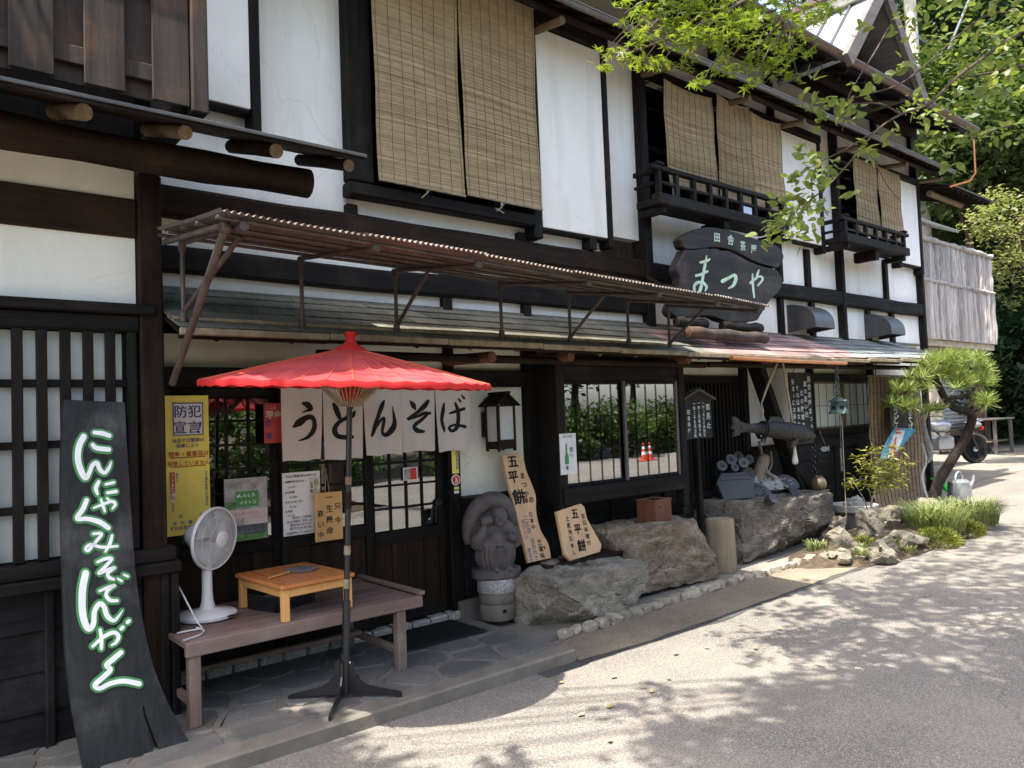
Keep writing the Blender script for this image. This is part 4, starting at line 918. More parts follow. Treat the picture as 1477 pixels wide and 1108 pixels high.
# ---------------------------------------------------------------- tall black plank sign leaning at the left
PO = Vector((0, 3.98, 0)); PN = Vector((0, -1, .22)).normalized(); PV = Vector((0, .22, 1)).normalized()
PK = thing('leaning_plank_sign', 'tall black flared plank sign with green edged white lettering, at the left', 'sign', (1.0, 4.0, 0))
left = smooth_path([(92, 576), (89, 640), (88, 720), (90, 800), (92, 870), (96, 950), (105, 1020), (116, 1080), (128, 1140)], 4); right = smooth_path([(288, 1094), (268, 1062), (248, 1025), (230, 985), (216, 940), (206, 890), (198, 840), (192, 780), (187, 700), (183, 640), (180, 580)], 4)
foot_ = [(238, 1140), (226, 1100), (214, 1062), (206, 1022), (207, 1016), (210, 1030), (222, 1062), (234, 1092), (244, 1112), (270, 1108)]
P2 = []
for q in [tuple(a) for a in left]+foot_+[tuple(a) for a in right]:
    p = on_plane(q[0], q[1], PO, PN); P2.append((p.x, max(.004, (p-PO).dot(PV))))
B().prism(P2, PO, XU, PV, .05, bev=.005).obj('plank', 'plank_black', PK)
c1 = lambda x, y: (60+x/3.823, 570+y/3.823); c2 = lambda x, y: (70+x/3.596, 800+y/3.596)
S1 = [[(290, 208, 22), (332, 213, 26), (372, 226, 24)], [(280, 276, 22), (302, 294, 26), (368, 302, 26)],
      [(230, 232, 34), (206, 280, 34), (198, 350, 34), (214, 415, 34), (240, 458, 30), (262, 428, 24), (278, 390, 24), (303, 376, 24), (318, 410, 24), (345, 430, 22), (370, 402, 18), (382, 370, 8)],
      [(313, 480, 20), (297, 515, 24), (306, 546, 16)], [(352, 494, 16), (395, 484, 18)], [(362, 540, 18), (408, 533, 20)],
      [(285, 624, 12), (330, 606, 16), (384, 588, 18), (404, 604, 18), (388, 628, 12)], [(325, 577, 14), (336, 610, 18), (346, 642, 14)], [(358, 570, 12), (376, 588, 14)],
      [(246, 582, 26), (226, 630, 28), (194, 682, 26), (250, 684, 24), (318, 702, 28), (366, 734, 26)],
      [(284, 766, 16), (328, 766, 18), (300, 806, 18), (256, 858, 18), (240, 846, 16), (270, 826, 18), (330, 840, 18), (415, 834, 14)], [(386, 776, 16), (374, 820, 20), (350, 864, 14)]]
S2 = [[(252, 40, 14), (290, 24, 18), (325, 22, 18), (300, 55, 18), (256, 100, 16), (300, 82, 18), (342, 68, 16), (305, 98, 18), (312, 120, 20), (335, 130, 16)], [(357, 126, 12), (376, 138, 14)], [(388, 106, 12), (408, 114, 14)],
      [(262, 190, 14), (305, 172, 18), (342, 160, 14), (304, 188, 18), (297, 215, 20), (318, 238, 20), (354, 240, 16)],
      [(190, 98, 36), (174, 180, 38), (172, 280, 38), (184, 348, 36), (206, 385, 32), (230, 360, 28), (236, 295, 26), (262, 256, 26), (284, 270, 26), (302, 320, 26), (336, 343, 20), (364, 316, 12), (381, 290, 5)],
      [(226, 476, 16), (285, 426, 20), (335, 405, 22), (360, 425, 22), (347, 456, 18), (324, 470, 10)], [(265, 392, 18), (272, 440, 20), (271, 488, 18)], [(374, 386, 20), (382, 378, 20)], [(406, 352, 20), (414, 345, 20)],
      [(372, 508, 26), (335, 540, 28), (298, 574, 28), (318, 596, 26), (285, 632, 26), (238, 676, 26), (262, 694, 24), (320, 668, 24), (390, 656, 26), (466, 670, 28)]]
mpl = lambda f: (lambda x, y, l: on_plane(*f(x, y), PO, PN)+PN*(.0015+l))
for nm, m_, g_, l0 in (('lettering_outline', 'green_paint', 12.0, .0), ('lettering', 'white_paint', 0.0, .006)):
    bb = B()
    for i, s_ in enumerate(S1): stroke(bb, s_, mpl(c1), l0+.00025*i, grow=g_)
    for i, s_ in enumerate(S2): stroke(bb, s_, mpl(c2), l0+.00025*(i+12), grow=g_)
    tag(bb.obj(nm, m_, PK, fix=False), kind='stuff')

# ---------------------------------------------------------------- bamboo blinds upstairs
def blind(x0, x1, z0, z1, y, label, sag=.0, dz=0.0, curl=.03):
    t_ = thing('bamboo_blind', label, 'blind', ((x0+x1)/2, y, z0), 'bamboo blinds at the upper windows')
    nz = int((z1-z0)/.0085); nx = 14; bb = B(); sd = random.Random(int(x0*100))
    rowj = [sd.uniform(-.0016, .0016) for _ in range(2*nz+2)]
    def f(u, v):
        j = int(round(v*nz*2)); x = x0+(x1-x0)*u; zz = z0+dz*u+(z1-z0)*v - sag*math.sin(math.pi*u)*(v)
        w = .010*math.sin(u*5+x0)*math.sin(v*3)+.006*math.sin(v*11+u*2); yy = y+w-(.0035 if j % 2 else 0)+rowj[min(j, 2*nz+1)]-curl*(1-v)**4
        return (x+.012*math.sin(v*4+x0)*(u-.5), yy, zz)
    bb.grid(f, nx, nz*2); bb.obj('reed_sheet', 'reed', t_, fix=False)
    k = 0; n = max(3, int((x1-x0)/.10))
    for i in range(n+1):
        u = (i+.25)/(n+.5); B().tube([Vector(f(u, v))+Vector((0, -.006, 0)) for v in np.linspace(0, 1, 7)], .0019, 4, False).obj('string', 'blind_string', t_)
    for v in (0.0, 1.0): B().tube([Vector(f(u, v))+Vector((0, -.003, 0)) for u in np.linspace(0, 1, 8)], .009, 6).obj('end_rod', 'bamboo_strip', t_, smooth=60)
    return t_
blind(2.84, 3.62, 3.37, 5.16, 4.83, 'wide bamboo blind, left half over the big upper window', 0, .0)
blind(3.63, 4.44, 3.385, 5.16, 4.822, 'bamboo blind right half over the big upper window beside white shutter', 0, -.005)
blind(6.17, 6.99, 3.90, 4.97, 4.80, 'narrow bamboo blind, left one behind the nearer balustrade', .03)
blind(7.06, 7.70, 3.88, 5.04, 4.79, 'sagging bamboo blind in the middle above the nearer balustrade', .05, curl=0)
blind(7.70, 8.36, 3.88, 4.99, 4.795, 'bamboo blind beside the second white shutter, right of its window', .03)
blind(10.14, 10.83, 3.92, 4.93, 4.80, 'bamboo blind, left one of the far window pair', .0)
blind(10.86, 11.56, 3.92, 4.93, 4.80, 'bamboo blind, right one of the far window pair', .0)
tag(B().tube([(3.32, 4.80, 3.40), (3.25, 4.81, 3.33), (3.22, 4.82, 3.30)], .004, 5).obj('tie_cord', 'rope'), 'short tie cord under the left half of the big blind', 'cord', 'tie cords of the blinds')
tag(B().tube([(4.06, 4.80, 3.41), (3.98, 4.81, 3.33), (3.94, 4.81, 3.30)], .004, 5).tube([(3.92, 4.80, 3.32), (4.01, 4.80, 3.29)], .004, 5).obj('tie_cord', 'rope'), 'knotted tie cord under the right half of the big blind', 'cord', 'tie cords of the blinds')

# ---------------------------------------------------------------- red paper umbrella on a stand
UM = thing('paper_umbrella', 'open red Japanese paper umbrella on a black cross foot stand', 'umbrella', (2.03, 3.97, TZ))
hub = Vector((2.105, 3.93, 2.04)); foot = Vector((2.03, 3.97, TZ)); tilt = rotm('X', R(3.2)) @ rotm('Y', R(1.2)); RB = .805; NR = 40
def cz(r): return -.20*(r/RB)**1.06
def canopy(th, dr=0, ribs=True):
    def f(u, v):
        a = 2*math.pi*u; r = .02+(RB-.02)*v; d = abs(((u*NR) % 1)-.5)*2; sagz = -.008*(1-d)*v if ribs else 0
        rr = r*(1-.006*(1-d)*v*(1+.8*math.sin(int(u*NR)*2.7))); return hub + tilt @ Vector((rr*math.cos(a), rr*math.sin(a), cz(r)+sagz+.004*math.sin(a*5+v*3)*v+th))
    return f
B().grid(canopy(0), NR*4, 12, close_u=True).obj('canopy', 'umbrella_paper', UM, smooth=180, fix=False)
bb = B()
def hem(u, v):
    a = 2*math.pi*u; d = abs(((u*NR) % 1)-.5)*2; r = RB*(1-.006*(1-d)*(1+.8*math.sin(int(u*NR)*2.7)))+.003*math.sin(v*3.1); return hub + tilt @ Vector((r*math.cos(a), r*math.sin(a), cz(RB)-.008*(1-d)-.030*v+.002))
bb.grid(hem, NR*4, 2, close_u=True).obj('hem', 'umbrella_cloth', UM, smooth=180, fix=False)
s_ = None; bb0 = B().tube([(.05, 0, -.028), (.42, 0, cz(.42)-.012), (RB-.01, 0, cz(RB)-.012)], .0055, 5)
rib = bb0.obj('rib', 'umbrella_cloth', UM, origin=(0, 0, 0)); st0 = B().tube([(.055, 0, -.335), (.30, 0, cz(.30)-.018)], .004, 5).obj('strut', 'bamboo_strip', UM, origin=(0, 0, 0))
rl0 = B().tube([(.10, 0, cz(.10)+.001), (.42, 0, cz(.42)+.001), (RB-.005, 0, cz(RB)+.001)], .0030, 5).obj('rib_seam', 'umbrella_seam', UM, origin=(0, 0, 0))
for o_ in (rib, st0, rl0): o_.location = hub - WPOS[UM.name]
for k in range(NR):
    e = (tilt @ rotm('Z', 2*math.pi*k/NR)).to_euler()
    for j, o_ in enumerate((rib, st0, rl0)):
        q = o_ if k == 0 else share(o_, o_.name.split('.')[0], UM, hub)
        if k == 0: WPOS[q.name] = hub
        q.rotation_euler = e
B().lathe([(0, .0), (.10, -.022), (.105, -.034), (.085, -.012), (.045, .010), (.027, .03), (.022, .044), (.038, .066), (.03, .082), (.0, .088)], hub+Vector((0, 0, .008)), 22, tilt).obj('top_knot', 'umbrella_cloth', UM, smooth=60)
d_ = (hub-foot).normalized(); pole_rot = d_.to_track_quat('Z', 'Y').to_matrix()
def pz(z): return foot + d_*((z-TZ)/d_.z)
B().tube([pz(.5), pz(2.07)], .0165, 14).obj('pole', 'black_metal', UM, smooth=60)
B().tube([pz(.26), pz(.62)], .023, 14).obj('sleeve', 'black_metal', UM, smooth=60)
for z0, z1, m_ in ((1.265, 1.31, 'log_wood_z'), (1.13, 1.225, 'brown_wood_z'), (.875, .925, 'bamboo_strip'), (.69, .74, 'bamboo_strip')): B().tube([pz(z0), pz(z1)], .0195, 14).obj('rattan_band', m_, UM, smooth=60)
B().lathe([(.0, 0), (.045, 0), (.06, .03), (.055, .075), (.03, .09), (.0, .09)], pz(1.735), 18, pole_rot).obj('runner', 'umbrella_cloth', UM, smooth=60)
ft = foot
for k, a in enumerate((R(228), R(-40), R(138), R(48))):
    ux = Vector((math.cos(a), math.sin(a), 0)); prof = [(0.014, .03), (.05, .03), (.28, .012), (.285, .0), (.315, .0), (.32, .025), (.29, .038), (.14, .068), (.085, .10), (.058, .14), (.05, .21), (.014, .225)]
    B().prism(prof, ft-ux.cross(ZU)*-.005, ux, ZU, .01).obj('foot_plate', 'black_metal', UM)
B().tube([ft+Vector((0, 0, .03)), ft+Vector((.003, 0, .25))], .026, 14).obj('socket', 'black_metal', UM, smooth=50)
for k in range(4):
    a = R(45+90*k); B().ball(ft+Vector((.034*math.cos(a), .034*math.sin(a), .20)), .007, 8, 6).obj('bolt', 'steel', UM, smooth=60)

# ---------------------------------------------------------------- bench, low table and the things on it
BT = .52
BE = thing('wide_bench', 'wide weathered wooden bench in front of the sliding doors', 'bench', (2.0, 4.5, TZ))
bx0, bx1, by0, by1 = 1.235, 2.66, 4.12, 4.88
for k in range(5):
    w = (by1-by0-.05)/5; B().box(bx0, bx1-.03, by0+.042+w*k+.0015, by0+.042+w*(k+1)-.0015, BT-.03, BT-.001*(k % 2), .003).obj('seat_plank', 'bench_wood_x', BE)
box_obj('front_rail', 'bench_wood_x', BE, bx0, bx1, by0, by0+.04, BT-.072, BT+.002, .005); box_obj('back_rail', 'bench_wood_x', BE, bx0, bx1, by1-.002, by1+.03, BT-.072, BT+.002, .005)
box_obj('end_rail', 'bench_wood_y', BE, bx1-.028, bx1+.012, by0-.012, by1+.04, BT+.003, BT+.028, .005)
for x in (1.25, 2.48):
    for y in (by0+.012, by1-.07): box_obj('leg', 'bench_wood_z', BE, x, x+.06, y, y+.058, TZ+.008, BT-.074 if y > 4.5 else BT-.032, .004)
    box_obj('stretcher', 'bench_wood_y', BE, x+.015, x+.045, by0+.072, by1-.072, TZ+.10, TZ+.145, .004)
box_obj('long_stretcher', 'bench_wood_x', BE, 1.312, 2.478, by1-.30, by1-.26, TZ+.146, TZ+.175, .004)
TB = thing('low_table', 'small square lacquered low table standing on the wide bench', 'table', (1.95, 4.45, BT+.004))
tr = rotm('Z', R(4)); tc = Vector((1.955, 4.43, BT+.003)); hw, hd, tz = .235, .30, .205
def tp(x, y, z): return tc + tr @ Vector((x, y, z))
B().obox(tp(0, 0, tz-.0125), (hw*2, hd*2, .025), tr, .006).obj('table_top', 'table_top', TB)
for sx in (-1, 1):
    for sy in (-1, 1): B().obox(tp(sx*(hw-.035), sy*(hd-.035), (tz-.025)/2), (.04, .04, tz-.027), tr, .003).obj('leg', 'table_leg', TB)
    B().obox(tp(sx*(hw-.03), 0, tz-.05), (.018, hd*2-.115, .045), tr, .002).obj('apron_rail', 'table_leg', TB)
for sy in (-1, 1): B().obox(tp(0, sy*(hd-.03), tz-.05), (hw*2-.115, .018, .045), tr, .002).obj('apron_rail', 'table_leg', TB)
FP = thing('paddle_fan', 'flat round grey hand fan with pale wooden handle on the low table', 'hand fan', tp(.02, .06, tz))
B().lathe([(.0, 0), (.098, 0), (.10, .002), (.098, .004), (.0, .004)], tp(.075, .05, tz+.004), 28).obj('disc', 'stone_grey', FP, smooth=40)
B().bar(tp(-.02, .02, tz+.008), tp(-.19, -.06, tz+.008), .018, .01, .003).obj('handle', 'table_leg', FP)
BK = thing('plastic_basket', 'black perforated plastic basket under the low table', 'basket', (1.93, 4.58, BT))
def basket():
    x0, x1, y0, y1, z0, z1 = 1.80, 2.10, 4.46, 4.70, BT+.003, BT+.085
    rz = rotm('Z', R(18)); c = Vector((1.93, 4.56, 0)); q = lambda v: c + rz @ (Vector(v)-Vector((1.95, 4.58, 0)))
    for (a, b_) in (((x0, y0), (x1, y0)), ((x1, y0), (x1, y1)), ((x1, y1), (x0, y1)), ((x0, y1), (x0, y0))):
        bb = B(); A_ = Vector((*a, 0)); B_ = Vector((*b_, 0)); n = int((B_-A_).length/.0125)
        for i in range(n+1):
            p = A_.lerp(B_, i/n); bb.bar(q((p.x, p.y, z0)), q((p.x, p.y, z1)), .004, .0045)
        for j in range(7):
            z = z0+(z1-z0)*j/6; bb.bar(q((A_.x, A_.y, z)), q((B_.x, B_.y, z)), .0055, .005 if j < 6 else .011)
        bb.obj('side', 'black_plastic', BK, fix=False)
    B().prism([(q((x, y, 0)).x, q((x, y, 0)).y) for x, y in ((x0, y0), (x1, y0), (x1, y1), (x0, y1))], (0, 0, z0+.006), XU, Vector((0, 1, 0)), .005).obj('base', 'black_plastic', BK)
    return q
bq = basket()
tag(B().obox(bq((1.96, 4.58, BT+.055)), (.15, .16, .006), rotm('Z', R(25)) @ rotm('X', R(8)), .001).obj('booklet', 'paper'), 'white folded paper lying in the black basket', 'paper')
FN = thing('electric_fan', 'white electric stand fan with round base on the bench', 'fan', (1.50, 4.62, BT))
fb = Vector((1.50, 4.60, BT+.003)); ax_ = Vector((.50, -.87, -.08)).normalized(); fr = ax_.to_track_quat('Z', 'Y').to_matrix()
B().lathe([(.0, 0), (.150, 0), (.160, .008), (.161, .022), (.150, .032), (.08, .042), (.045, .055), (.034, .09), (.029, .15), (.027, .33), (.030, .35), (.0, .352)], fb, 36).obj('base', 'white_plastic', FN, smooth=40)
B().box(fb.x+.06, fb.x+.10, fb.y-.157, fb.y-.13, fb.z+.018, fb.z+.024).obj('slot', 'black_plastic', FN)
hd_ = Vector((1.53, 4.60, BT+.455))
B().lathe([(.0, -.16), (.05, -.155), (.072, -.12), (.075, -.06), (.06, -.03), (.0, -.02)], hd_, 24, fr).obj('motor_housing', 'white_plastic', FN, smooth=50)
B().obox(fb+Vector((0, .03, .38)), (.05, .09, .10), None, .012).obj('neck', 'white_plastic', FN)
B().lathe([(.172, -.014), (.181, -.010), (.183, .004), (.178, .014), (.170, .010), (.172, -.014)], hd_+ax_*.02, 40, fr).obj('cage_rim', 'white_plastic', FN, smooth=60)
for nm, sgn, dep in (('front_cage', 1, .055), ('rear_cage', -1, .075)):
    bb = B()
    for k in range(72):
        a = 2*math.pi*k/72; pts = []
        for i in range(5):
            t_ = i/4; r = .045+(.174-.045)*t_; tw = a+.35*(1-t_); pts.append(hd_+ax_*.02+fr @ Vector((r*math.cos(tw), r*math.sin(tw), sgn*dep*math.cos(t_*math.pi/2)**.7)))
        bb.tube(pts, .0011, 4, False)
    for r in (.09, .135):
        t_ = (r-.045)/.129; bb.tube([hd_+ax_*.02+fr @ Vector((r*math.cos(a), r*math.sin(a), sgn*dep*math.cos(t_*math.pi/2)**.7)) for a in np.linspace(0, 2*math.pi, 33)], .0013, 4, False)
    bb.obj(nm, 'white_plastic', FN, fix=False)
B().lathe([(.0, 0), (.046, 0), (.047, .006), (.03, .012), (.0, .013)], hd_+ax_*.075, 24, fr).obj('cage_badge', 'white_plastic', FN, smooth=40)
for k in range(5):
    bb = B(); a0 = 2*math.pi*k/5
    bb.grid(lambda u, v: hd_+ax_*.02+fr @ Vector(((.03+.13*u)*math.cos(a0+(v-.5)*1.05*(.6+.4*u)), (.03+.13*u)*math.sin(a0+(v-.5)*1.05*(.6+.4*u)), .028*(v-.5))), 6, 6).obj('blade', 'grey_plastic', FN, smooth=180, fix=False)
pts = smooth_path([(1.30, 4.55, .80), (1.335, 4.46, .68), (1.37, 4.38, .565), (1.385, 4.35, .53), (1.33, 4.36, .528), (1.26, 4.36, .528)], 5)
tag(B().tube(pts, .0045, 6).tube(smooth_path([(1.36, 4.36, .536), (1.38, 4.30, .529), (1.33, 4.22, .529), (1.24, 4.18, .529)], 5), .0045, 6).obj('power_cord', 'white_plastic', smooth=60), 'white power cord lying on the left end of the bench', 'cord')
dm = thing('doormat', 'black fibre doormat on the flagstones before the door', 'doormat', (3.1, 4.65, TZ))
B().box(2.72, 3.38, 4.44, 4.86, TZ+.013, TZ+.024, .004).obj('mat', 'doormat_fibre', dm); B().box(2.70, 3.40, 4.42, 4.88, TZ+.012, TZ+.017, .003).obj('edging', 'black_plastic', dm)

# ---------------------------------------------------------------- shop curtain
NY = 4.86
NO = thing('shop_curtain', 'pale split shop curtain with five bold black characters over the doors', 'curtain', (2.86, NY, 1.37))
NX = [2.085, 2.385, 2.690, 2.995, 3.305, 3.64]
def cloth_y(x, z, k): return NY + .020*math.sin((x-NX[k])/(NX[k+1]-NX[k])*math.pi*2.6+k*1.3)*(1.9-z)*1.7 + .035*math.sin(k*2.1+1)*(1.9-z) + .006*math.sin((x-NX[k])*31+k+z*5)*(1.9-z)
cpanels = []
for k in range(5):
    x0, x1 = NX[k], NX[k+1]
    def f(u, v, k=k, x0=x0, x1=x1):
        z = 1.885-(.51+.01*math.sin(k*1.7))*v; inset = .010*v*v; x = x0+inset+(x1-x0-2*inset-.004)*u; return (x, cloth_y(x, z, k), z+.004*math.sin(u*9+k)*v)
    cpanels.append(B().grid(f, 16, 18).obj('cloth_panel', 'noren_cloth', NO, smooth=180, fix=False))
B().tube([(2.0, NY, 1.893), (3.70, NY, 1.893)], .011, 10).obj('curtain_rod', 'bamboo_strip', NO, smooth=60)
def nmp(x, y, l, k):
    p = PY(400+x/4.2625, 540+y/4.2625, NY); return (p.x, cloth_y(p.x, p.z, k)-.0025-l, p.z)
letters = [
 [[(160, 180, 20), (185, 188, 38), (208, 212, 26), (180, 224, 14), (152, 234, 6)], [(106, 322, 16), (135, 298, 44), (175, 268, 34), (215, 265, 30), (232, 300, 30), (225, 345, 34), (195, 380, 26), (160, 400, 14), (132, 408, 5)]],
 [[(345, 182, 18), (358, 210, 32), (372, 250, 30), (385, 280, 18)], [(478, 228, 14), (462, 255, 30), (415, 272, 24), (370, 300, 24), (350, 340, 28), (365, 378, 30), (410, 388, 30), (462, 385, 26)], [(448, 188, 10), (462, 206, 16)], [(480, 158, 10), (496, 178, 16)]],
 [[(655, 162, 12), (640, 195, 30), (618, 250, 26), (592, 320, 28), (572, 378, 14)], [(598, 330, 10), (632, 282, 16), (655, 270, 18), (648, 315, 24), (642, 358, 22), (668, 372, 28), (702, 340, 34), (716, 290, 22), (705, 198, 4)]],
 [[(822, 168, 14), (838, 190, 34), (852, 212, 16)], [(925, 165, 20), (905, 195, 30), (868, 232, 22), (820, 268, 26), (800, 272, 14)], [(805, 280, 10), (860, 262, 16), (905, 240, 22), (938, 240, 16)], [(925, 245, 14), (885, 285, 22), (850, 318, 24), (868, 345, 30), (900, 352, 20)]],
 [[(1026, 180, 12), (1020, 225, 26), (1012, 280, 24), (1024, 325, 24), (1034, 352, 12)], [(1062, 240, 12), (1095, 228, 20), (1145, 212, 20)], [(1092, 178, 14), (1106, 220, 22), (1108, 280, 22), (1098, 330, 22), (1075, 348, 20), (1060, 328, 16), (1088, 312, 16), (1150, 322, 22)], [(1110, 150, 10), (1122, 166, 15)], [(1132, 130, 10), (1146, 148, 15)]]]
for k, L_ in enumerate(letters):
    bb = B()
    for i, s_ in enumerate(L_): stroke(bb, s_, lambda x, y, l, k=k: nmp(x, y, l, k), .0003*i, k=8)
    bb.obj('lettering', 'black_ink', cpanels[k], fix=False)

# ---------------------------------------------------------------- notices by the door
def sheet(name, label, cat, mat, x0, x1, z0, z1, y, th=.003, group=None):
    t_ = thing(name, label, cat, ((x0+x1)/2, y, z0), group); bb = B()
    bb.grid(lambda u, v: (x0+(x1-x0)*u, y-.004*math.sin(u*math.pi)*math.sin(v*3.1), z0+(z1-z0)*v), 6, 6); bb.grid(lambda u, v: (x0+(x1-x0)*u, y+th-.004*math.sin(u*math.pi)*math.sin(v*3.1), z0+(z1-z0)*v), 6, 6)
    bb.obj('sheet', mat, t_, fix=False); return t_
def text_part(parent, items, mat, y, name='lettering'):   # items: (string, x, z, size, kwargs)
    bb = B()
    for s_, x, z, sz, kw in items: put(bb, s_, (x, y, z), XU, ZU, sz, **kw)
    return tag(bb.obj(name, mat, parent, fix=False), kind='stuff')
Vv = dict(vertical=True)
y = 4.925
bn = sheet('yellow_banner', 'yellow vinyl anti crime banner with blue and red lettering by the door', 'banner', 'paper_yellow', 1.375, 1.635, .97, 1.82, y)
B().box(1.42, 1.60, y-.0075, y-.0055, 1.575, 1.775).obj('panel', 'paper', bn); bb = B()
for a in ((1.42, 1.60, 1.769, 1.775), (1.42, 1.60, 1.575, 1.581), (1.42, 1.426, 1.581, 1.769), (1.594, 1.60, 1.581, 1.769)): bb.box(a[0], a[1], y-.0095, y-.0078, a[2], a[3])
bb.obj('border', 'ink_blue', bn)
ty = y-.0095
text_part(bn, [('防犯', 1.465, 1.722, .082, dict(bold=.0, heavy=.016)), ('宣言', 1.460, 1.625, .082, dict(bold=.0, heavy=.016)), ('!', 1.578, 1.625, .10, dict(bold=.014, shear=.15)), ('当店では警察の', 1.425, 1.545, .027, dict(bold=.012)), ('指導により', 1.448, 1.512, .027, dict(bold=.012))], 'ink_blue', ty)
text_part(bn, [('現金・貴重品は', 1.405, 1.462, .034, dict(bold=.014)), ('保管していません', 1.397, 1.405, .031, dict(bold=.014))], 'ink_red', ty)
bb = B()
for z in (1.438, 1.383): bb.box(1.40, 1.61, ty-.0003, ty+.0006, z, z+.005)
bb.box(1.397, 1.425, ty-.0003, ty+.0006, 1.19, 1.355); bb.obj('red_bar', 'ink_red', bn)
text_part(bn, [('110番通報', 1.411, 1.338, .03, Vv)], 'paper', ty-.0012); text_part(bn, [('します', 1.411, 1.17, .022, Vv), ('直ちに', 1.438, 1.34, .018, Vv), ('不審者を利用した場合は', 1.612, 1.34, .019, Vv), ('店', 1.455, 1.085, .024, {}), ('主', 1.575, 1.085, .024, {}), ('新城警察署', 1.42, 1.045, .024, dict(pitch=.046)), ('新城防犯協会連合会', 1.405, 1.015, .0225, dict(bold=.02, pitch=.0255))], 'ink_blue', ty)
y = 4.945
rp = sheet('red_poster', 'red security poster half hidden behind the shop curtain', 'poster', 'paper_red', 2.0, 2.16, 1.50, 1.765, y); text_part(rp, [('現金せ', 2.035, 1.69, .055, dict(bold=.02)), ('ここは', 2.025, 1.735, .022, {})], 'paper_beige', y-.008); text_part(rp, [('防', 2.03, 1.63, .05, dict(bold=.02)), ('宣', 2.03, 1.55, .045, dict(bold=.02))], 'ink_blue', y-.008)
ph = sheet('town_poster', 'photo poster with green title block hanging on the door glass', 'poster', 'photo_grey', 1.73, 2.01, .885, 1.285, y)
for nm, m_, a in (('title_block', 'green_paint', (1.80, 1.95, 1.10, 1.20)), ('photo', 'photo_pink', (1.735, 2.005, 1.03, 1.085)), ('photo', 'photo_pink', (1.85, 2.005, .985, 1.028)), ('photo', 'photo_dark', (1.735, 2.005, .925, .983)), ('photo', 'photo_green', (1.735, 2.005, .888, .923)), ('photo', 'photo_green', (1.735, 1.80, 1.09, 1.14))): B().box(a[0], a[1], y-.0075, y-.0058, a[2], a[3]).obj(nm, m_, ph)
text_part(ph, [('#しんしろ', 1.815, 1.175, .027, dict(bold=.02)), ('イイトコ', 1.835, 1.128, .027, dict(bold=.02))], 'paper', y-.0095); text_part(ph, [('#しんしろイイトコ', 1.765, 1.058, .022, dict(bold=.014))], 'sticker_red', y-.0095)
nt = sheet('opening_hours_notice', 'white printed opening hours notice hung left of the wooden plaque', 'notice', 'paper', 2.115, 2.385, .875, 1.295, y)
B().box(2.305, 2.372, y-.0075, y-.0058, 1.10, 1.25).obj('inset', 'paper_beige', nt)
text_part(nt, [('【冬山の営業行事のお知らせ】', 2.135, 1.27, .0165, dict(bold=.02)), ('★開店(新玉子のみ)', 2.135, 1.235, .016, dict(bold=.02)), ('8:00〜', 2.16, 1.20, .018, {}), ('★お食事', 2.135, 1.165, .017, dict(bold=.02)), ('10:00〜', 2.16, 1.133, .018, {}), ('★ラストオーダー', 2.135, 1.10, .016, dict(bold=.02)), ('15:30', 2.16, 1.068, .018, {}), ('★閉店', 2.135, 1.038, .017, dict(bold=.02)), ('17:00', 2.145, 1.01, .018, {}), ('定休日…毎週金曜', 2.185, .993, .0165, {}), ('注)五平餅は「完売」の', 2.145, .968, .0165, dict(bold=.015)), ('場合がありますので、', 2.165, .945, .0165, dict(bold=.015)), ('御了承のほど願い致します', 2.165, .922, .0165, dict(bold=.015)), ('田舎茶屋まつや 店主より', 2.14, .892, .0165, dict(bold=.015)), ('五平餅', 2.32, 1.21, .024, Vv), ('土産用その他承ります', 2.345, 1.235, .0125, Vv), ('お気軽に', 2.362, 1.235, .0125, Vv)], 'black_ink', y-.0095)
pq = thing('wooden_plaque', 'pale wooden plaque with black brush writing hung on a string', 'plaque', (2.42, 4.90, .82)); B().box(2.32, 2.525, 4.896, 4.912, .815, 1.145, .003).obj('board', 'plaque_pine', pq); B().tube([(2.40, 4.90, 1.145), (2.415, 4.91, 1.31), (2.43, 4.90, 1.145)], .003, 5).obj('string', 'rope', pq)
text_part(pq, [('只今', 2.487, 1.045, .052, dict(vertical=True, pitch=.098, jit=.12, bold=.012)), ('一生懸命', 2.425, 1.108, .056, dict(vertical=True, pitch=.075, jit=.12, bold=.012)), ('商い中', 2.358, 1.005, .05, dict(vertical=True, pitch=.072, jit=.12, bold=.012))], 'black_ink', 4.894)
st = sheet('door_sticker', 'small white and red sticker on the right sliding door pane', 'sticker', 'paper', 3.09, 3.22, 1.165, 1.262, 5.004, .002); B().box(3.15, 3.205, 4.9965, 4.999, 1.17, 1.255).obj('red_field', 'sticker_red', st); B().box(3.098, 3.145, 4.9965, 4.999, 1.172, 1.252).obj('grey_field', 'photo_grey', st)
st = sheet('yellow_sticker', 'narrow yellow sticker strip on the door post', 'sticker', 'paper_yellow', 3.487, 3.552, 1.19, 1.385, 4.924, .002); text_part(st, [('防犯連絡所', 3.535, 1.355, .03, Vv)], 'ink_blue', 4.9195)
st = thing('round_sticker', 'round white sticker with red emblem on the door post', 'sticker', (3.52, 4.924, 1.1)); B().lathe([(0, 0), (.042, 0), (.042, .002), (0, .002)], (3.52, 4.928, 1.14), 24, rotm('X', R(90))).obj('disc', 'paper', st); B().lathe([(0, 0), (.034, 0), (.034, .001), (0, .001)], (3.52, 4.9252, 1.14), 24, rotm('X', R(90))).obj('ring', 'sticker_red', st)
bb = B()
for i, s_ in enumerate([[(-.010, .018, .006), (.008, .010, .007), (-.004, -.002, .007)], [(-.004, .0, .007), (.012, -.006, .007), (.004, -.02, .008), (-.014, -.014, .006)]]): stroke(bb, [(a*1000, b*1000, w*1000) for a, b, w in s_], lambda a, b, l: (3.52+a/1000, 4.9235-l, 1.14+b/1000), .0003*i)
bb.obj('emblem', 'paper', st, fix=False)
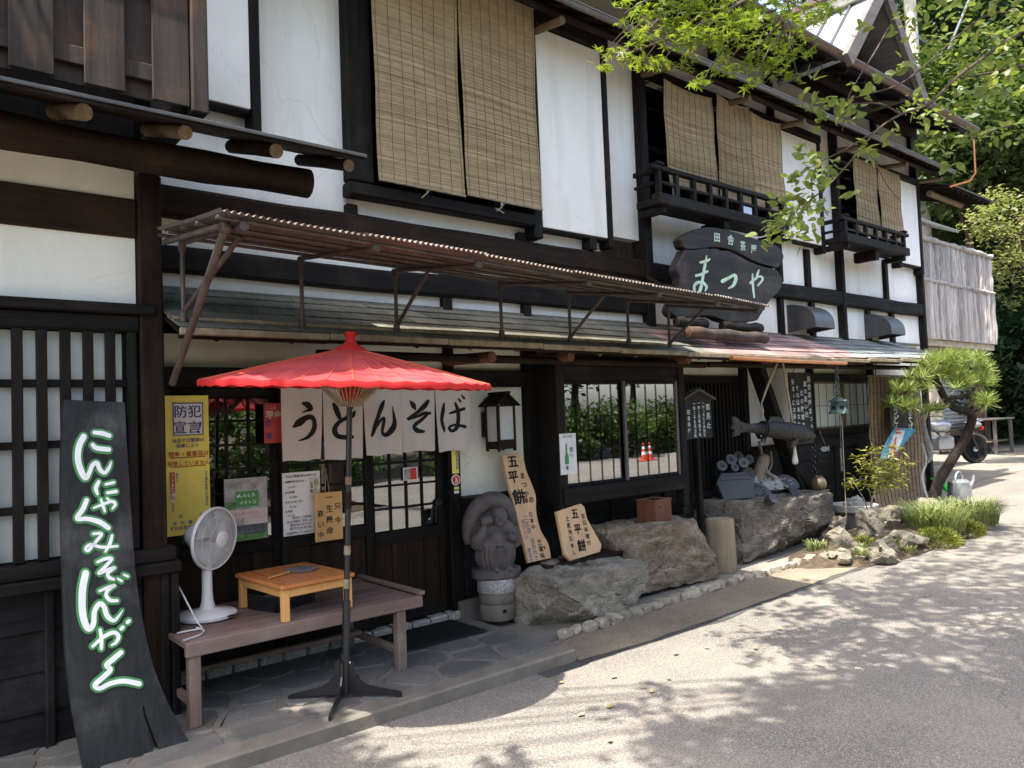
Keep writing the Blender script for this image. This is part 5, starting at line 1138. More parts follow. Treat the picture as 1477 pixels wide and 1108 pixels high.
for z0, m_, lb in ((1.065, 'paper_yellow', 'tiny yellow label under the round sticker'), (1.035, 'paper', 'tiny white label under the round sticker')):
    tag(B().box(3.50, 3.545, 4.9245, 4.9265, z0, z0+.022).obj('label', m_), lb, 'label')
# ---------------------------------------------------------------- boulders
def rock_mesh(c, size, seed, sub=5, planes=14, amp=.05, strata=.0, sdir=(.3, .2, 1), rotz=0.0, cuts=(), boxy=.72, pr=(.98, 1.22), fac=4.2, facet=.55):
    rd = random.Random(seed); pl = []
    for a in range(3):
        for s in (-1, 1):
            n = [rd.uniform(-.12, .12) for _ in range(3)]; n[a] = s; pl.append((Vector(n).normalized(), boxy*rd.uniform(.92, 1.05)))
    for _ in range(planes):
        n = Vector((rd.gauss(0, 1), rd.gauss(0, 1), rd.gauss(0, .8))).normalized(); pl.append((n, rd.uniform(*pr)))
    for n, d in cuts: pl.append((Vector(n).normalized(), d))
    bm = bmesh.new(); bmesh.ops.create_icosphere(bm, subdivisions=sub, radius=1.0); sd = Vector(sdir).normalized(); rz = rotm('Z', rotz)
    off = Vector((seed*3.7, seed*1.3, seed*.7)); hs = Vector(size)/2
    for v in bm.verts:
        d = v.co.normalized(); r = 1e9
        for n, q in pl:
            k = d.dot(n)
            if k > .05: r = min(r, q/k)
        p = d*r; q = Vector((p.x*hs.x, p.y*hs.y, p.z*hs.z))/boxy
        s1 = mnoise.fractal(q*2.6+off, 1.0, 2.0, 4); s2 = mnoise.noise(q*9+off); s3 = mnoise.noise(q*22+off)
        rid = abs(mnoise.noise(q*4.2+off*2)); s4 = mnoise.noise(q*50+off); cr = mnoise.noise(q*3.1-off); crack = max(0, 1-abs(cr)/.035); wq = q+mnoise.noise_vector(q*3+off)*.05
        dd_, pp_ = mnoise.voronoi((wq+off)*fac); cell = pp_[0]; rv = mnoise.noise_vector(cell*5.3); fz = ((wq+off)*fac-cell).dot(rv)/fac; edge = max(0, 1-(dd_[1]-dd_[0])/.10)
        disp = amp*(s1*.7+s2*.25+s3*.14+s4*.07-rid*.4-crack*.4-edge*.16)+fz*facet
        if strata: t_ = q.dot(sd)*(9.0)+s1*.6; disp += strata*(abs((t_ % 1)-.5)-.25)
        q = q + d*disp; v.co = rz @ q
    zmin = min(v.co.z for v in bm.verts)
    for v in bm.verts:
        if v.co.z < zmin+.03: v.co.z = zmin+.03
    me = bpy.data.meshes.new('rock'); bm.normal_update(); bm.to_mesh(me); bm.free()
    me.polygons.foreach_set('use_smooth', [True]*len(me.polygons)); me.set_sharp_from_angle(angle=R(24))
    return me
def rock(name, label, c, size, seed, mat, cat='rock', group=None, **kw):
    me = rock_mesh(c, size, seed, **kw); me.materials.append(MAT[mat]); o = bpy.data.objects.new(name, me); COL.objects.link(o)
    zmin = min(v.co.z for v in me.vertices); _setorigin(o, (c[0], c[1], c[2]-zmin-.012), None); return tag(o, label, cat, group)
rock('boulder', 'long grey boulder beside the stone statue', (4.36, 4.42, .012), (1.14, .50, .45), 4, 'rock_grey', sub=6, amp=.032, facet=.22, strata=.02, sdir=(.5, .3, .8), rotz=R(1), cuts=(((-.7, -.5, -.5), .66), ((.9, -.2, -.35), .74), ((.05, -.1, 1), .64)))
rock('boulder', 'brown stepped boulder carrying the small wooden box', (5.48, 4.60, .04), (1.08, .60, .585), 9, 'rock_brown', sub=6, amp=.034, facet=.24, strata=.03, sdir=(.2, .5, .8), rotz=R(-4), cuts=(((.75, -.7, .35), .74), ((-.8, -.3, .5), .86), ((.04, .02, 1), .66)))
rock('boulder', 'dark flat topped boulder carrying old roof tiles', (7.40, 4.62, .075), (1.72, .66, .62), 15, 'rock_dark', sub=6, amp=.036, facet=.26, strata=.04, sdir=(.1, .8, .35), rotz=R(-3), boxy=.80, cuts=(((-.5, -.8, .1), .78), ((.3, -.7, -.75), .70), ((0, 0, 1), .80)))
# cobbles edging the concrete strip, each a stone of the apron
ap = bpy.data.objects['apron']; cob = []
for k in range(5):
    me = rock_mesh((0, 0, 0), (.125, .09, .085), 40+k, sub=3, planes=4, amp=.006, boxy=.95, facet=.0); me.materials.append(MAT['cobble']); me.polygons.foreach_set('use_smooth', [True]*len(me.polygons)); cob.append(me)
x = 3.84; rs = random.Random(21)
while x < 7.7:
    o = bpy.data.objects.new('cobble', cob[rs.randrange(5)]); COL.objects.link(o); s_ = rs.uniform(.8, 1.15)
    _setorigin(o, (x, apron_line(x)+rs.uniform(-.018, .018), gz(x)+.032), ap); o.scale = (s_, s_*rs.uniform(.9, 1.1), s_*rs.uniform(.8, 1.05)); o.rotation_euler = (rs.uniform(-.2, .2), rs.uniform(-.2, .2), rs.uniform(-.35, .35)+(math.pi if rs.random() < .5 else 0)); x += .118*s_*rs.uniform(1.0, 1.22)
# ---------------------------------------------------------------- stone statue on its drums
def remesh(bb, name, mat, parent, voxel, post=None, smooth_it=6):
    o = bb.obj(name, mat, None, fix=False, origin=(0, 0, 0)); m1 = o.modifiers.new('r', 'REMESH'); m1.mode = 'VOXEL'; m1.voxel_size = voxel
    m2 = o.modifiers.new('s', 'SMOOTH'); m2.iterations = smooth_it; m2.factor = .5
    me = bpy.data.meshes.new_from_object(o.evaluated_get(bpy.context.evaluated_depsgraph_get())); bpy.data.objects.remove(o)
    if post:
        for v in me.vertices: v.co = post(v.co.copy())
    A = np.array([v.co for v in me.vertices]); lo, hi = A.min(0), A.max(0); org = Vector(((lo[0]+hi[0])/2, (lo[1]+hi[1])/2, lo[2]))
    for v in me.vertices: v.co -= org
    me.polygons.foreach_set('use_smooth', [True]*len(me.polygons)); me.materials.clear(); me.materials.append(MAT[mat])
    q = bpy.data.objects.new(name, me); COL.objects.link(q); _setorigin(q, org, parent); return q
PDX, PDY = 3.70, 4.69
pd = thing('stone_pedestal', 'round pedestal of three stacked stone drums under the statue', 'pedestal', (PDX, PDY, TZ))
for z0, z1, r, m_ in ((TZ+.004, .205, .142, 'concrete'), (.207, .285, .140, 'concrete'), (.287, .392, .150, 'granite')): B().lathe([(0, z0), (r-.006, z0), (r, z0+.008), (r, z1-.008), (r-.006, z1), (0, z1)], (PDX, PDY, 0), 32).obj('drum', m_, pd, smooth=40)
B().box(PDX-.055, PDX-.03, PDY-.146, PDY-.13, .15, .172).obj('notch', 'black_ink', pd)
STT = thing('stone_statue', 'grey stone statue of a smiling robed figure with sack and mallet', 'statue', (PDX, PDY, .394))
sr = rotm('Z', R(-20)); s0 = Vector((PDX, PDY, .394))
def S(x, y, z): return s0 + sr @ Vector((x*.88, y*.92, z*.95))
bb = B()
bb.lathe([(0, 0), (.185, 0), (.195, .01), (.195, .06), (.185, .07), (0, .07)], s0, 36, sr, sy=.78)
bb.ball(S(0, .01, .17), (.155, .125, .15), 24, 16, sr).ball(S(-.07, -.025, .20), (.085, .10, .145), 20, 14, sr).ball(S(.075, -.025, .20), (.08, .10, .145), 20, 14, sr)
bb.ball(S(0, .01, .33), (.118, .095, .125), 24, 16, sr).ball(S(0, -.045, .30), (.095, .075, .085), 20, 14, sr)
bb.ball(S(-.02, .06, .46), (.165, .045, .125), 24, 14, sr); bb.ball(S(.022, -.045, .478), (.070, .064, .076), 24, 16, sr).ball(S(0.01, .0, .42), (.06, .055, .05), 16, 12, sr)
bb.tube(smooth_path([S(-.225, .05, .27), S(-.222, .055, .37), S(-.185, .055, .48), S(-.105, .05, .575), S(.01, .05, .61), S(.11, .05, .57), S(.165, .05, .48), S(.175, .055, .39)], 6), [.03+.042*math.sin(math.pi*i/42)**.7 for i in range(43)], 14)
bb.tube([S(-.085, -.01, .42), S(-.15, -.04, .37), S(-.175, -.07, .33)], [.05, .058, .05], 12).tube([S(-.185, -.075, .31), S(-.165, -.105, .36), S(-.15, -.115, .405)], [.058, .045, .026], 12).ball(S(-.155, -.055, .29), (.075, .05, .06), 16, 12, sr)
bb.tube([S(.085, -.01, .42), S(.145, -.04, .36), S(.155, -.08, .315)], [.05, .055, .045], 12).tube([S(.155, -.08, .31), S(.10, -.125, .325), S(.07, -.135, .34)], [.042, .034, .024], 12).ball(S(.165, -.05, .29), (.055, .05, .065), 16, 12, sr)
bb.tube([S(-.155, -.125, .36), S(-.125, -.115, .45)], [.016, .018], 10).ball(S(-.145, -.118, .40), (.03, .028, .03), 12, 10, sr)
bb.lathe([(0, -.045), (.034, -.045), (.038, -.02), (.038, .02), (.034, .045), (0, .045)], S(-.115, -.112, .468), 18, sr @ rotm('Y', R(80)))
for q, r in (((.012, -.095, .47), (.013, .014, .013)), ((-.018, -.083, .458), (.021, .015, .018)), ((.042, -.083, .458), (.021, .015, .018)), ((-.014, -.086, .497), (.022, .010, .006)), ((.038, -.086, .497), (.022, .010, .006)), ((.012, -.085, .425), (.030, .018, .018)), ((.012, -.088, .443), (.018, .012, .005)), ((-.052, -.02, .468), (.011, .016, .024)), ((.076, -.02, .468), (.011, .016, .024)), ((.012, -.03, .54), (.055, .05, .022)), ((-.055, -.125, .075), (.035, .05, .022)), ((.06, -.125, .075), (.035, .05, .022))): bb.ball(S(q[0]+.010, q[1]-(.016 if q[2] > .4 else 0), q[2]+.003), r, 12, 8, sr)
bb.tube([S(.115*math.cos(a), .0+.108*math.sin(a)-.012, .272-.008*math.sin(a*3)) for a in np.linspace(0, 2*math.pi, 25)], .011, 6, False)
def robe(c):
    l = sr.transposed() @ (c-s0)
    if .07 < l.z < .265:
        a = math.atan2(l.y, l.x); k = min(1, (l.z-.07)/.03)*min(1, (.265-l.z)/.03); d = .006*math.sin(a*26+1.2*math.sin(l.z*9))*k; n = Vector((l.x, l.y, 0)).normalized(); l = l+n*d
    return s0 + sr @ l
remesh(bb, 'figure', 'statue_stone', STT, .0048, robe, 1)
# ---------------------------------------------------------------- wooden signs leaning on the wall
SB = thing('slat_bench', 'low dark slatted bench behind the grey boulder', 'bench', (4.45, 4.7, .03))
for k in range(6): box_obj('slat', 'brown_wood_x', SB, 4.05, 5.0, 4.50+k*.062, 4.50+k*.062+.052, .415, .437, .003)
for x in (4.12, 4.88):
    for yy in (4.52, 4.80): box_obj('leg', 'brown_wood_z', SB, x, x+.045, yy, yy+.045, .03, .389, .003)
    box_obj('crossbar', 'brown_wood_y', SB, x, x+.045, 4.50, 4.865, .39, .414, .003)
def leaning(name, label, pix, z0y, lean, th, mat):
    o = Vector((0, z0y[1], z0y[0])); n = Vector((0, -1, lean)).normalized(); v = Vector((0, lean, 1)).normalized()
    P2 = []
    for q in pix:
        p = on_plane(*q, o, n); P2.append((p.x, (p-o).dot(v)))
    t_ = thing(name, label, 'sign', (sum(p[0] for p in P2)/len(P2), z0y[1], z0y[0])); bd = B().prism(P2[::-1] if True else P2, o, XU, v, th, bev=.004).obj('board', mat, t_)
    def at(px, py): return on_plane(px, py, o, n) + n*.0028
    return t_, at, v
def signtext(t_, at, v, cols, mat, seed=3):
    bb = B()
    for s_, px, py, size, pitch, kw in cols: put(bb, s_, at(px, py), XU, v, size, vertical=True, pitch=pitch, seed=seed+len(s_), **{**dict(jit=.13, bold=.010), **kw})
    return tag(bb.obj('lettering', mat, t_, fix=False), kind='stuff')
w_ = smooth_path([(725, 656), (732, 690), (742, 730), (752, 770), (763, 812)], 4); w2 = smooth_path([(795, 805), (791, 785), (780, 765), (774, 740), (773, 715), (766, 695), (759, 678), (755, 662), (746, 653)], 4)
t_, at, v = leaning('wavy_wood_sign', 'tall wavy edged pale wood sign with brush writing leaning behind the statue', [tuple(q) for q in w_]+[tuple(q) for q in w2], (.44, 4.62), .27, .03, 'sign_pine')
signtext(t_, at, v, [('五', 739, 666, .105, .1, dict(bold=.01, heavy=.02)), ('平', 740, 688, .105, .1, dict(bold=.01, heavy=.02)), ('餅', 748, 717, .125, .1, dict(bold=.01, heavy=.02)), ('まつや', 753, 686, .06, .078, dict(bold=.01, heavy=.01)), ('の', 766, 721, .055, .05, dict(bold=.01, heavy=.01))], 'black_ink')
signtext(t_, at, v, [('日本中', 765, 742, .045, .052, {}), ('乞賞味', 778, 782, .05, .055, {})], 'black_ink', 8); signtext(t_, at, v, [('二番目', 759, 747, .045, .052, {}), ('おいしい', 754, 752, .040, .042, {}), ('云われて', 768, 780, .046, .046, {}), ('居ます', 763, 794, .04, .04, {})], 'ink_blue', 12)
for px, py, r in ((759, 722, .022), (785, 790, .014)): B().lathe([(0, 0), (r, 0), (r*.6, .0012), (0, .0014)], at(px, py), 14, Vector((0, -1, .27)).to_track_quat('Z', 'Y').to_matrix(), sx=.8).obj('knot', 'red_box_wood', t_)
t_, at, v = leaning('cut_corner_wood_sign', 'short pale wood sign with cut corners standing on the slatted bench', [(803, 738), (815, 800), (823, 809), (866, 796), (868, 786), (847, 748), (843, 731), (838, 726)], (.44, 4.53), .25, .03, 'sign_pine')
signtext(t_, at, v, [('五', 829, 741, .088, .1, dict(bold=.01, heavy=.022)), ('平', 833, 763, .088, .1, dict(bold=.01, heavy=.022)), ('餅', 839, 787, .10, .1, dict(bold=.01, heavy=.022)), ('家伝味噌付', 841, 745, .045, .055, {}), ('土産用', 818, 748, .047, .056, {}), ('五本入', 823, 777, .047, .058, {})], 'black_ink', 5)
# wall lantern
WLT = thing('wall_lantern', 'small wooden wall lantern with roof and white paper sides', 'lantern', (3.92, 4.9, 1.35)); lx0, lx1, ly0, ly1 = 3.80, 4.02, 4.745, 4.915
for xx in (lx0+.018, lx1-.04):
    for yy in (ly0, ly1-.022): box_obj('corner_post', 'brown_wood_z', WLT, xx, xx+.022, yy, yy+.022, 1.345, 1.715, .002)
box_obj('paper', 'lamp_paper', WLT, lx0+.026, lx1-.026, ly0+.008, ly1-.008, 1.425, 1.70, 0)
box_obj('base_panel', 'brown_wood_x', WLT, lx0+.030, lx1-.030, ly0+.004, ly1-.004, 1.362, 1.422, .002)
for z in (1.422, 1.70): box_obj('rail', 'brown_wood_x', WLT, lx0+.04, lx1-.04, ly0-.001, ly0+.006, z, z+.014, .001)
for s in (-1, 1):
    ang = R(38)*s; B().obox((3.91+s*.062, 4.835, 1.757), (.165, .235, .012), rotm('Y', ang), .003).obj('roof_board', 'black_wood_y', WLT)
box_obj('ridge', 'black_wood_y', WLT, 3.885, 3.935, 4.715, 4.955, 1.803, 1.822, .003); B().prism([(-.08, 0), (.08, 0), (0, .065)], (3.91, 4.765, 1.718), XU, ZU, .012).obj('gable', 'brown_wood_x', WLT); box_obj('backplate', 'black_wood_z', WLT, 3.84, 3.98, 4.917, 4.995, 1.46, 1.66, .003)
# small poster on the corner of the bay
y = 4.648; t_ = sheet('small_white_poster', 'small white poster with a green bottle on the bay window corner post', 'poster', 'paper', 4.385, 4.575, 1.12, 1.46, y, .002)
bb = B().box(4.448, 4.462, y-.0075, y-.006, 1.29, 1.375).prism([(-.02, 0), (.02, 0), (.02, .06), (.007, .10), (-.007, .10), (-.02, .06)], (4.455, y-.0085, 1.205), XU, ZU, .0015); bb.obj('bottle', 'green_paint', t_)
text_part(t_, [('空へ', 4.51, 1.325, .045, dict(vertical=True, jit=.15)), ('豊', 4.455, 1.175, .035, dict(jit=.1)), ('新しいお酒', 4.43, 1.435, .02, {})], 'black_ink', y-.0085)
# goods dimly seen inside the bay window
sh_ = thing('display_shelf', 'dark display shelf inside the bay window', 'shelf', (5.2, 5.2, .9))
for z in (1.0, 1.38): box_obj('board', 'log_wood_x', sh_, 4.5, 5.95, 5.02, 5.3, z, z+.025, .003)
for x in (4.52, 5.2, 5.9): box_obj('upright', 'log_wood_z', sh_, x, x+.03, 5.28, 5.31, .92, 1.8, .003)
rs = random.Random(8)
for k in range(13):
    zz = 1.027 if k < 8 else 1.407; x = 4.62+(k % 8)*.165 if k < 8 else 4.66+(k-8)*.26; r = rs.uniform(.032, .055); h = rs.uniform(.11, .24)
    tag(B().lathe([(0, 0), (r*.8, 0), (r, h*.15), (r, h*.6), (r*.45, h*.8), (r*.4, h), (0, h)], (x, 5.12+rs.uniform(-.03, .05), zz), 16).obj('jar', rs.choice(['bowl_glaze', 'brass', 'cream_trim', 'stone_grey', 'paper_beige']), smooth=40), 'small jar on the display shelf behind the shop window', 'jar', 'goods on the display shelf')
# box on the boulder, stump
bks = .68
BV = lambda q: Vector((q[0]*bks, q[1]*bks, q[2]))
BX = thing('wooden_box', 'reddish brown wooden box on the brown boulder', 'box', (5.42, 4.60, .60)); br = rotm('Z', R(6)); bc = Vector((5.44, 4.56, .575))
for s in (-1, 1):
    B().obox(bc+br @ BV((s*.175, 0, .125)), tuple(q_*k_ for q_, k_ in zip((.02, .30, .24), (bks, bks, 1))), br, .003).obj('side', 'red_box_wood', BX); B().obox(bc+br @ BV((0, s*.141, .125)), tuple(q_*k_ for q_, k_ in zip((.329, .018, .24), (bks, bks, 1))), br, .003).obj('side', 'red_box_wood', BX)
B().obox(bc+br @ BV((0, 0, .006)), tuple(q_*k_ for q_, k_ in zip((.40, .34, .012), (bks, bks, 1))), br, .003).obj('plinth', 'red_box_wood', BX); B().obox(bc+br @ BV((0, 0, .238)), tuple(q_*k_ for q_, k_ in zip((.325, .26, .008), (bks, bks, 1))), br, .001).obj('lid', 'inner_dark', BX); B().obox(bc+br @ BV((-.10, -.151, .19)), tuple(q_*k_ for q_, k_ in zip((.05, .004, .012), (bks, bks, 1))), br).obj('slot', 'black_ink', BX)
for s in (-1, 1): B().obox(bc+br @ BV((s*.17, 0, .251)), tuple(q_*k_ for q_, k_ in zip((.04, .32, .012), (bks, bks, 1))), br, .003).obj('rim', 'red_box_wood', BX); B().obox(bc+br @ BV((0, s*.14, .2515)), tuple(q_*k_ for q_, k_ in zip((.299, .035, .011), (bks, bks, 1))), br, .003).obj('rim', 'red_box_wood', BX)
SX, SYY = 6.28, 4.46
bb = B(); prof = [(.0, .0), (.138, .0), (.142, .03), (.138, .20), (.134, .42), (.131, .488), (.125, .498), (.0, .500)]
bb.grid(lambda u, v: (lambda r, z, a: (SX+r*math.cos(a)*(1+.025*math.sin(a*3+1)+.012*math.sin(a*11)), SYY+r*math.sin(a)*(1+.02*math.cos(a*2)), gz(SX)+.03+z))(*prof[int(round(v*7))], 2*math.pi*u), 48, 7, close_u=True)
sp_ = tag(bb.obj('log_stump', 'stump_wood', smooth=40), 'upright bare log stump between the brown and dark boulders', 'stump')
# roofed notice board on a post
RB_ = thing('roofed_notice_board', 'black roofed notice board with white writing on a post before the lattice', 'sign', (6.4, 4.72, .1)); ry = 4.72
box_obj('post', 'black_wood_z', RB_, 6.36, 6.42, ry+.02, ry+.075, .1, 1.74, .004); bd = B().prism([(6.14, 1.33), (6.60, 1.33), (6.60, 1.71), (6.37, 1.80), (6.14, 1.71)], (0, ry, 0), XU, ZU, .018, bev=.003).obj('board', 'plank_black', RB_)
for s in (-1, 1): B().obox((6.37+s*.128, ry+.01, 1.775), (.30, .09, .022), rotm('Y', R(21)*s), .003).obj('roof_board', 'grey_wood_x', RB_)
bb = B()
for s_, x, z, sz, pt in (('車馬止', 6.535, 1.645, .072, .093), ('一四つ草もの休憩処', 6.458, 1.685, .038, .040), ('一旅と見談話す処', 6.385, 1.685, .040, .045), ('一是ニ子を見る処', 6.310, 1.68, .040, .045), ('田舎茶屋', 6.215, 1.60, .050, .062)): put(bb, s_, (x, ry-.003, z), XU, ZU, sz, vertical=True, pitch=pt, jit=.14, bold=.014, seed=9)
tag(bb.obj('lettering', 'white_ink', RB_, fix=False), kind='stuff')
# ---------------------------------------------------------------- old roof tiles piled on the dark boulder
def tiles_frame(loc, yaw, lean): return Matrix.Translation(Vector(loc)) @ Matrix.Rotation(yaw, 4, 'Z') @ Matrix.Rotation(lean, 4, 'X')
def oni(label, loc, yaw, lean, s=1.0, mat='tile_grey'):
    t_ = thing('ridge_end_tile', label, 'roof tile', loc, 'old roof tiles on the dark boulder'); M4 = tiles_frame(loc, yaw, lean); m3 = M4.to_3x3()
    def T(x, y, z): return M4 @ Vector((x*s, y*s, z*s))
    B().prism([(-.17*s, .0), (.15*s, .0), (.19*s, .20*s), (.12*s, .28*s), (-.14*s, .28*s), (-.21*s, .18*s)], T(0, 0, 0), m3 @ XU, m3 @ ZU, .13*s, bev=.008).obj('face', mat, t_)
    B().prism([(-.16*s, .20*s), (.15*s, .20*s), (.14*s, .225*s), (-.15*s, .225*s)], T(0, -.006, 0), m3 @ XU, m3 @ ZU, .01).obj('moulding', mat, t_); B().prism([(-.14*s, .245*s), (.13*s, .245*s), (.12*s, .268*s), (-.13*s, .268*s)], T(0, -.006, 0), m3 @ XU, m3 @ ZU, .01).obj('moulding', mat, t_)
    for x, z, r in ((-.13, .34, .055), (-.02, .40, .058), (.10, .36, .055), (.0, .315, .04)):
        B().lathe([(.022*s, -.012), (r*s, -.012), (r*s, .17*s), (0, .17*s)], T(x, -.03, z), 18, m3 @ rotm('X', R(-90+0)) ).obj('roll_tile', mat, t_, smooth=40)
        B().lathe([(.024*s, 0), (r*.92*s, 0), (r*.92*s, .004), (.024*s, .004), (.024*s, 0)], T(x, -.046, z), 18, m3 @ rotm('X', R(-90))).obj('rim', 'iron', t_, smooth=40); B().lathe([(0, 0), (.026*s, 0), (.026*s, .002), (0, .002)], T(x, -.0445, z), 14, m3 @ rotm('X', R(-90))).obj('hole', 'black_ink', t_)
    return t_
TOP = .56+gz(7.3)
oni('grey ridge end roof tile with three round rolls, left of the pile', (6.88, 4.62, TOP+.06), R(-32), R(-24), 1.05); oni('brownish ridge end roof tile at the back of the pile', (7.22, 4.78, TOP+.10), R(-30), R(-18), .95, 'statue_stone')
def disc_tile(label, loc, yaw, lean, r, mat, pattern='tile_pale', half=False):
    t_ = thing('round_tile', label, 'roof tile', loc, 'old roof tiles on the dark boulder'); M4 = tiles_frame(loc, yaw, lean); m3 = M4.to_3x3()
    pts = [(r*1.15*math.cos(a), r*math.sin(a)+r*.9) for a in np.linspace(-.35 if half else 0, math.pi+(.35 if half else math.pi), 28, endpoint=half)]
    B().prism(pts, M4 @ Vector((0, 0, 0)), m3 @ XU, m3 @ ZU, .07, bev=.006).obj('body', mat, t_)
    rd = random.Random(int(r*1000)+len(label)); bb = B()
    for i in range(9):
        a = 2*math.pi*i/9; c = (r*.55*math.cos(a), r*.5*math.sin(a)+r*.9)
        stroke(bb, [(c[0]*1e3-20, c[1]*1e3, 9), (c[0]*1e3+rd.uniform(-10, 10), c[1]*1e3+rd.uniform(8, 22), 14), (c[0]*1e3+22, c[1]*1e3+rd.uniform(-14, 8), 7)], lambda a_, b_, l: M4 @ Vector((a_/1e3, -.003-l, b_/1e3)), .0004*i)
    bb.obj('relief', pattern, t_, fix=False); return t_
disc_tile('oval patterned roof tile lying low at the left front of the pile', (7.10, 4.50, TOP+.03), R(-25), R(-42), .125, 'tile_grey', 'black_ink')
disc_tile('white roof tile with dark crest pattern in the middle of the pile', (7.42, 4.58, TOP+.02), R(-22), R(-26), .16, 'tile_pale', 'black_ink', True)
disc_tile('grey roof tile with petal pattern at the right of the pile', (7.80, 4.60, TOP+.02), R(-28), R(-32), .135, 'tile_grey', 'tile_pale', True)
t_ = thing('tile_fragment', 'small ribbed tile fragment at the right front of the pile', 'roof tile', (7.66, 4.46, TOP), 'old roof tiles on the dark boulder')
for k in range(5): B().bar((7.60+k*.035, 4.44, TOP+.01), (7.63+k*.028, 4.52, TOP+.12), .016, .03, .004).obj('rib', 'tile_grey', t_)
tag(B().lathe([(0, 0), (.05, 0), (.055, .01), (.05, .06), (0, .062)], (7.0, 4.37, TOP+.045), 20, rotm('X', R(60)), sx=1.3).obj('tile_fragment', 'tile_grey', smooth=40), 'short oval tile stub at the front edge of the boulder', 'roof tile', 'old roof tiles on the dark boulder')
tag(B().tube(smooth_path([(7.28, 4.72, TOP+.02), (7.42, 4.75, TOP+.22), (7.52, 4.74, TOP+.40), (7.56, 4.72, TOP+.47)], 4), [.05, .055, .06, .065, .07, .072, .072, .07, .07, .065, .06, .055, .04], 12).obj('driftwood_log', 'driftwood', smooth=50), 'thick pale driftwood log propped behind the roof tiles', 'driftwood')
bb = B(); bb.tube(smooth_path([(7.62, 4.76, TOP+.0), (7.60, 4.80, TOP+.25), (7.66, 4.84, TOP+.45), (7.64, 4.85, TOP+.62)], 4), .018, 8); bb.tube(smooth_path([(7.63, 4.80, TOP+.22), (7.74, 4.78, TOP+.34), (7.78, 4.80, TOP+.5)], 4), .013, 8); bb.tube(smooth_path([(7.45, 4.66, TOP+.30), (7.68, 4.62, TOP+.14), (7.92, 4.60, TOP+.04)], 4), .022, 8)
tag(bb.obj('driftwood_branch', 'driftwood', smooth=50), 'forked pale driftwood branch right of the roof tiles', 'driftwood')
# ---------------------------------------------------------------- carp, beam, boards, bell, kettle
tag(B().bar((7.52, 4.78, 2.12), (8.33, 4.74, .45), .10, .17, .012, up=(0, 1, 0)).obj('slanting_beam', 'black_wood_z'), 'thick black slanting beam propped against the wall behind the carp', 'beam')
tag(B().bar((8.0, 4.70, 1.05), (8.50, 4.62, .42), .05, .06, .006).obj('leaning_board', 'black_wood_z'), 'narrow dark board leaning beside the slanting beam', 'board')
t = NT('carp_skin'); p = t.pos((1, 1, 1.2)); v_ = t.vor(p, 34, 'F1', 0); n = t.noise(t.pos(), 14, 4, .6)
t.col(t.mix(.6, t.ramp(v_, [(.05, (.042, .037, .032)), (.5, (.014, .013, .012))]), t.ramp(n, [(.3, (.012, .0115, .011)), (.7, (.044, .039, .034))]))).rough(.5).spec(.35); t.bump(v_, .8, .012)
CP = thing('carved_carp', 'carved wooden carp hanging on ropes above the dark boulder', 'carving', (7.4, 4.5, 1.3)); c0 = Vector((6.76, 4.50, 1.425)); c1 = Vector((8.14, 4.48, 1.275))
prof = [(0, .060, .018), (.08, .050, .022), (.16, .050, .030), (.26, .064, .042), (.38, .084, .056), (.52, .102, .068), (.66, .107, .074), (.78, .098, .074), (.86, .084, .068), (.93, .058, .052), (.98, .034, .036), (1.0, .020, .024)]
PP_ = smooth_path(prof, 6)
def body(u, v):
    i = min(len(PP_)-1, int(round(v*(len(PP_)-1)))); t_, h, w = PP_[i]; a = 2*math.pi*u; c = c0.lerp(c1, t_)+Vector((0, .02*math.sin(t_*6), .012*math.sin(t_*3.1)))
    sc = 1+.03*math.sin(a*14+(math.pi if i % 2 else 0))*(1 if .15 < t_ < .84 else 0); gill = .93 if abs(t_-.845) < .012 else 1.0
    return c + Vector((0, w*math.cos(a)*sc*gill, h*math.sin(a)*sc*gill*(1 if math.sin(a) > 0 else .9)))
bb = B().grid(body, 36, len(PP_)-1, close_u=True); bb.ball(body(0, 1.0)-Vector((.0, .026, 0)), (.02, .026, .02), 10, 8); bb.obj('body', 'carp_skin', CP, smooth=60)
for s in (-1, 1): B().ball(c0.lerp(c1, .905)+Vector((0, s*.060, .025)), .014, 10, 8).obj('eye', 'black_ink', CP, smooth=60)
B().prism([(0, -.035), (0, .04), (-.14, .12), (-.19, .10), (-.17, .04), (-.20, .0), (-.16, -.03), (-.19, -.09), (-.10, -.085)], c0+Vector((.04, -.014, 0)), XU, ZU, .028, bev=.006).obj('tail_fin', 'carp_skin', CP)
B().prism([(.50, .10), (.56, .16), (.70, .155), (.82, .12), (.82, .09)], c0+Vector((0, -.010, -.065)), XU, ZU, .022, bev=.005).obj('dorsal_fin', 'carp_skin', CP)
B().prism([(.98, -.02), (.90, -.11), (.80, -.12), (.84, -.05)], c0+Vector((0, -.088, -.125)), XU, ZU, .016, bev=.004).obj('pectoral_fin', 'carp_skin', CP)
B().prism([(.45, -.04), (.40, -.12), (.33, -.11), (.36, -.04)], c0+Vector((0, -.03, -.055)), XU, ZU, .016, bev=.004).obj('pelvic_fin', 'carp_skin', CP)
for k, tt in enumerate((.27, .30)):
    c = c0.lerp(c1, tt); B().tube([c+Vector((.03*math.sin(a), .062*math.cos(a), .086*math.sin(a))) for a in np.linspace(0, 2*math.pi, 21)], .011, 6, False).obj('rope_band', 'black_ink', CP, smooth=60)
tag(B().tube([(7.14, 4.49, 1.49), (7.17, 4.49, 1.58), (7.15, 4.49, 1.66), (7.22, 4.48, 1.78), (7.28, 4.45, 1.92), (7.36, 4.40, 2.10)], [.006, .011, .007, .012, .014, .014], 8).obj('hanging_rope', 'rope', smooth=60), 'rope and chain holding the tail end of the carp', 'rope', 'ropes of the carp')
